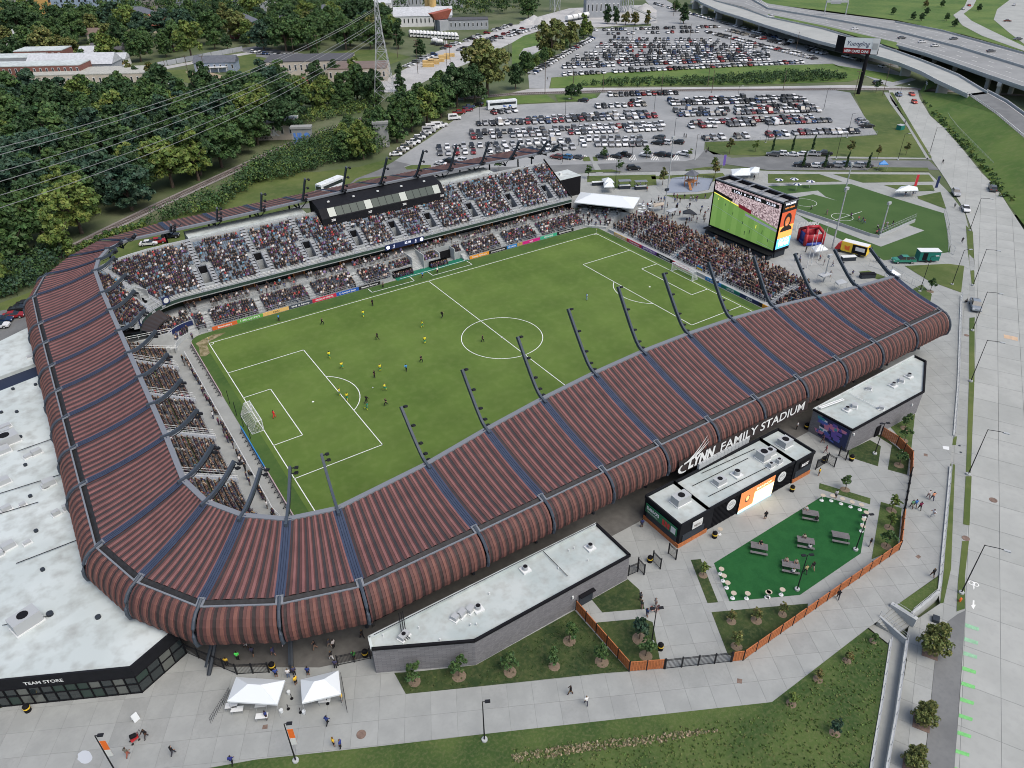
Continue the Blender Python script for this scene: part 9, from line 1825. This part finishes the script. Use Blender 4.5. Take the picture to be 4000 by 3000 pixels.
scatter(16,[(3,1,80,540),(3,1,320,480),(3,1,620,640),(3,1,560,760),(3,1,350,760)],'visitor near the flagpoles and shades','visitors near the flagpoles')
scatter(12,[(2,0,940,1620),(2,0,1200,1610),(2,0,1250,1659),(2,0,960,1659)],'visitor at the kiosks left of the playground','visitors at the kiosks')
scatter(10,[(3,1,1060,10),(3,1,1290,0),(3,1,1270,40),(3,1,1100,50)],'visitor under the white tent near the road','visitors under the road tent')
scatter(8,[(2,0,1980,1520),(2,0,2120,1510),(2,0,2120,1560),(2,0,2000,1560)],'visitor under the white tents behind the screen','visitors behind the screen')
SH=[(BLK,44),((.03,.02,.04),16),((.08,.08,.085),9),((.30,.30,.31),7),((.55,.55,.55),8),((.10,.03,.07),8),((.05,.06,.13),6),((.33,.05,.05),4),((.45,.36,.30),4),((.2,.15,.3),3),((.1,.25,.35),2)]
def shirt():return random.choices([s[0]for s in SH],[s[1]for s in SH])[0]
def tmpl(pose):
 parts=[]
 def bx(x0,x1,y0,y1,z0,z1,c,taper=1.0):
  xm,ym=(x0+x1)/2,(y0+y1)/2;V=[]
  for z,f in((z0,1.0),(z1,taper)):
   for x,y in((x0,y0),(x1,y0),(x1,y1),(x0,y1)):V.append((xm+(x-xm)*f,ym+(y-ym)*f,z))
  parts.append((V,c))
 o=.45 if pose=='sit' else.92
 bx(-.13,.12,-.2,.2,o,o+.55,0,1.08);bx(-.08,.13,-.09,.09,o+.58,o+.74,2);bx(-.11,.10,-.10,.10,o+.74,o+.83,3,.75)
 if pose=='sit':
  bx(-.1,.48,-.2,.2,.38,.54,1);bx(.36,.48,-.18,.18,0,.4,1,.9);bx(.0,.36,.2,.27,.62,.69,2);bx(.0,.3,-.29,-.2,.62,.72,0)
 else:
  bx(-.1,.1,-.18,.18,.45,o,1);bx(-.08,.08,-.16,.16,0,.45,1,.9);bx(-.05,.1,.2,.28,o-.05,o+.5,2);bx(-.05,.12,-.3,-.2,o+.1,o+.5,0)
 V=np.array([v for p in parts for v in p[0]]);F=[];C=[]
 for k,(pv,c)in enumerate(parts):
  for f in((4,5,6,7),(0,1,5,4),(1,2,6,5),(2,3,7,6),(3,0,4,7)):F.append([8*k+i for i in f]);C.append(c)
 return V,np.array(F),np.array(C)
TM={p:tmpl(p)for p in('sit','stand')}
def visible(p):return not(p[0]<-72.2 and p[1]<52)and not(p[1]<-44)
info=sorted(range(len(CROWD)),key=lambda i:(not visible(CROWD[i]),PJ(CROWD[i][:3])[2]))
solo=set(i for i in info[:130]if visible(CROWD[i]))
cv,cf,cc_=[],[],[];off=0
for i,(x,y,z,fa,pose)in enumerate(CROWD):
 sh=shirt()if not(x<-60 and random.random()<.5)else random.choice((BLK,(.03,.018,.04)))
 sk_=random.choice(SKINS[:3]+SKINS[:2]+SKINS);pa=random.choice((BLK,(.04,.05,.08),(.10,.09,.08),(.03,.02,.03)));hr=random.choice(((.02,.014,.01),(.05,.03,.015),(.12,.08,.04),(.015,.015,.015),(.3,.22,.12)))
 fa+=random.gauss(0,.18);s=random.uniform(.92,1.08)
 if i in solo:
  person((x,y,z),fa,pose,sh,pa,'spectator in the rows behind the near left goal','spectators behind the near goal',skin=sk_,hair=hr,h=s);continue
 V,F,C=TM[pose];c_,s_=math.cos(fa)*s,math.sin(fa)*s
 cv.append(np.stack([x+V[:,0]*c_-V[:,1]*s_,y+V[:,0]*s_+V[:,1]*c_,z+V[:,2]*s],1));cf.append(F+off);off+=len(V)
 sk_=tuple(v*.72 for v in sk_);cc_.append(np.array([sh,pa,sk_,hr])[C])
def quad_stuff(name,V,F,C,mat,**tags):
 V=np.concatenate(V).astype(np.float32);F=np.concatenate(F).astype(np.int32);C=np.concatenate(C);n=len(F)
 me=bpy.data.meshes.new(name);me.vertices.add(len(V));me.vertices.foreach_set('co',V.ravel());me.loops.add(4*n);me.loops.foreach_set('vertex_index',F.ravel());me.polygons.add(n);me.polygons.foreach_set('loop_start',np.arange(0,4*n,4,dtype=np.int32))
 at=me.color_attributes.new('Col','FLOAT_COLOR','CORNER');at.data.foreach_set('color',np.repeat(np.concatenate([C,np.ones((n,1))],1),4,0).astype(np.float32).ravel());me.materials.append(MATS[mat]);me.update();me.validate()
 return put(name,me,None,kind='stuff',**tags)
quad_stuff('crowd',cv,cf,cc_,'vcol',label='dense crowd of spectators filling the stands',cat='crowd')
SV=np.array([(-.05,-.22,.40),(.4,-.22,.42),(.4,.22,.42),(-.05,.22,.40),(-.08,-.22,.42),(-.16,-.22,.86),(-.16,.22,.86),(-.08,.22,.42)]);SFc=np.array([(0,1,2,3),(4,7,6,5)]);sv_,sf_,scl=[],[],[];off=0
for(x,y,z,fa)in SEATS:
 c_,s_=math.cos(fa),math.sin(fa);sv_.append(np.stack([x+SV[:,0]*c_-SV[:,1]*s_,y+SV[:,0]*s_+SV[:,1]*c_,z+SV[:,2]-.02],1));sf_.append(SFc+off);off+=8
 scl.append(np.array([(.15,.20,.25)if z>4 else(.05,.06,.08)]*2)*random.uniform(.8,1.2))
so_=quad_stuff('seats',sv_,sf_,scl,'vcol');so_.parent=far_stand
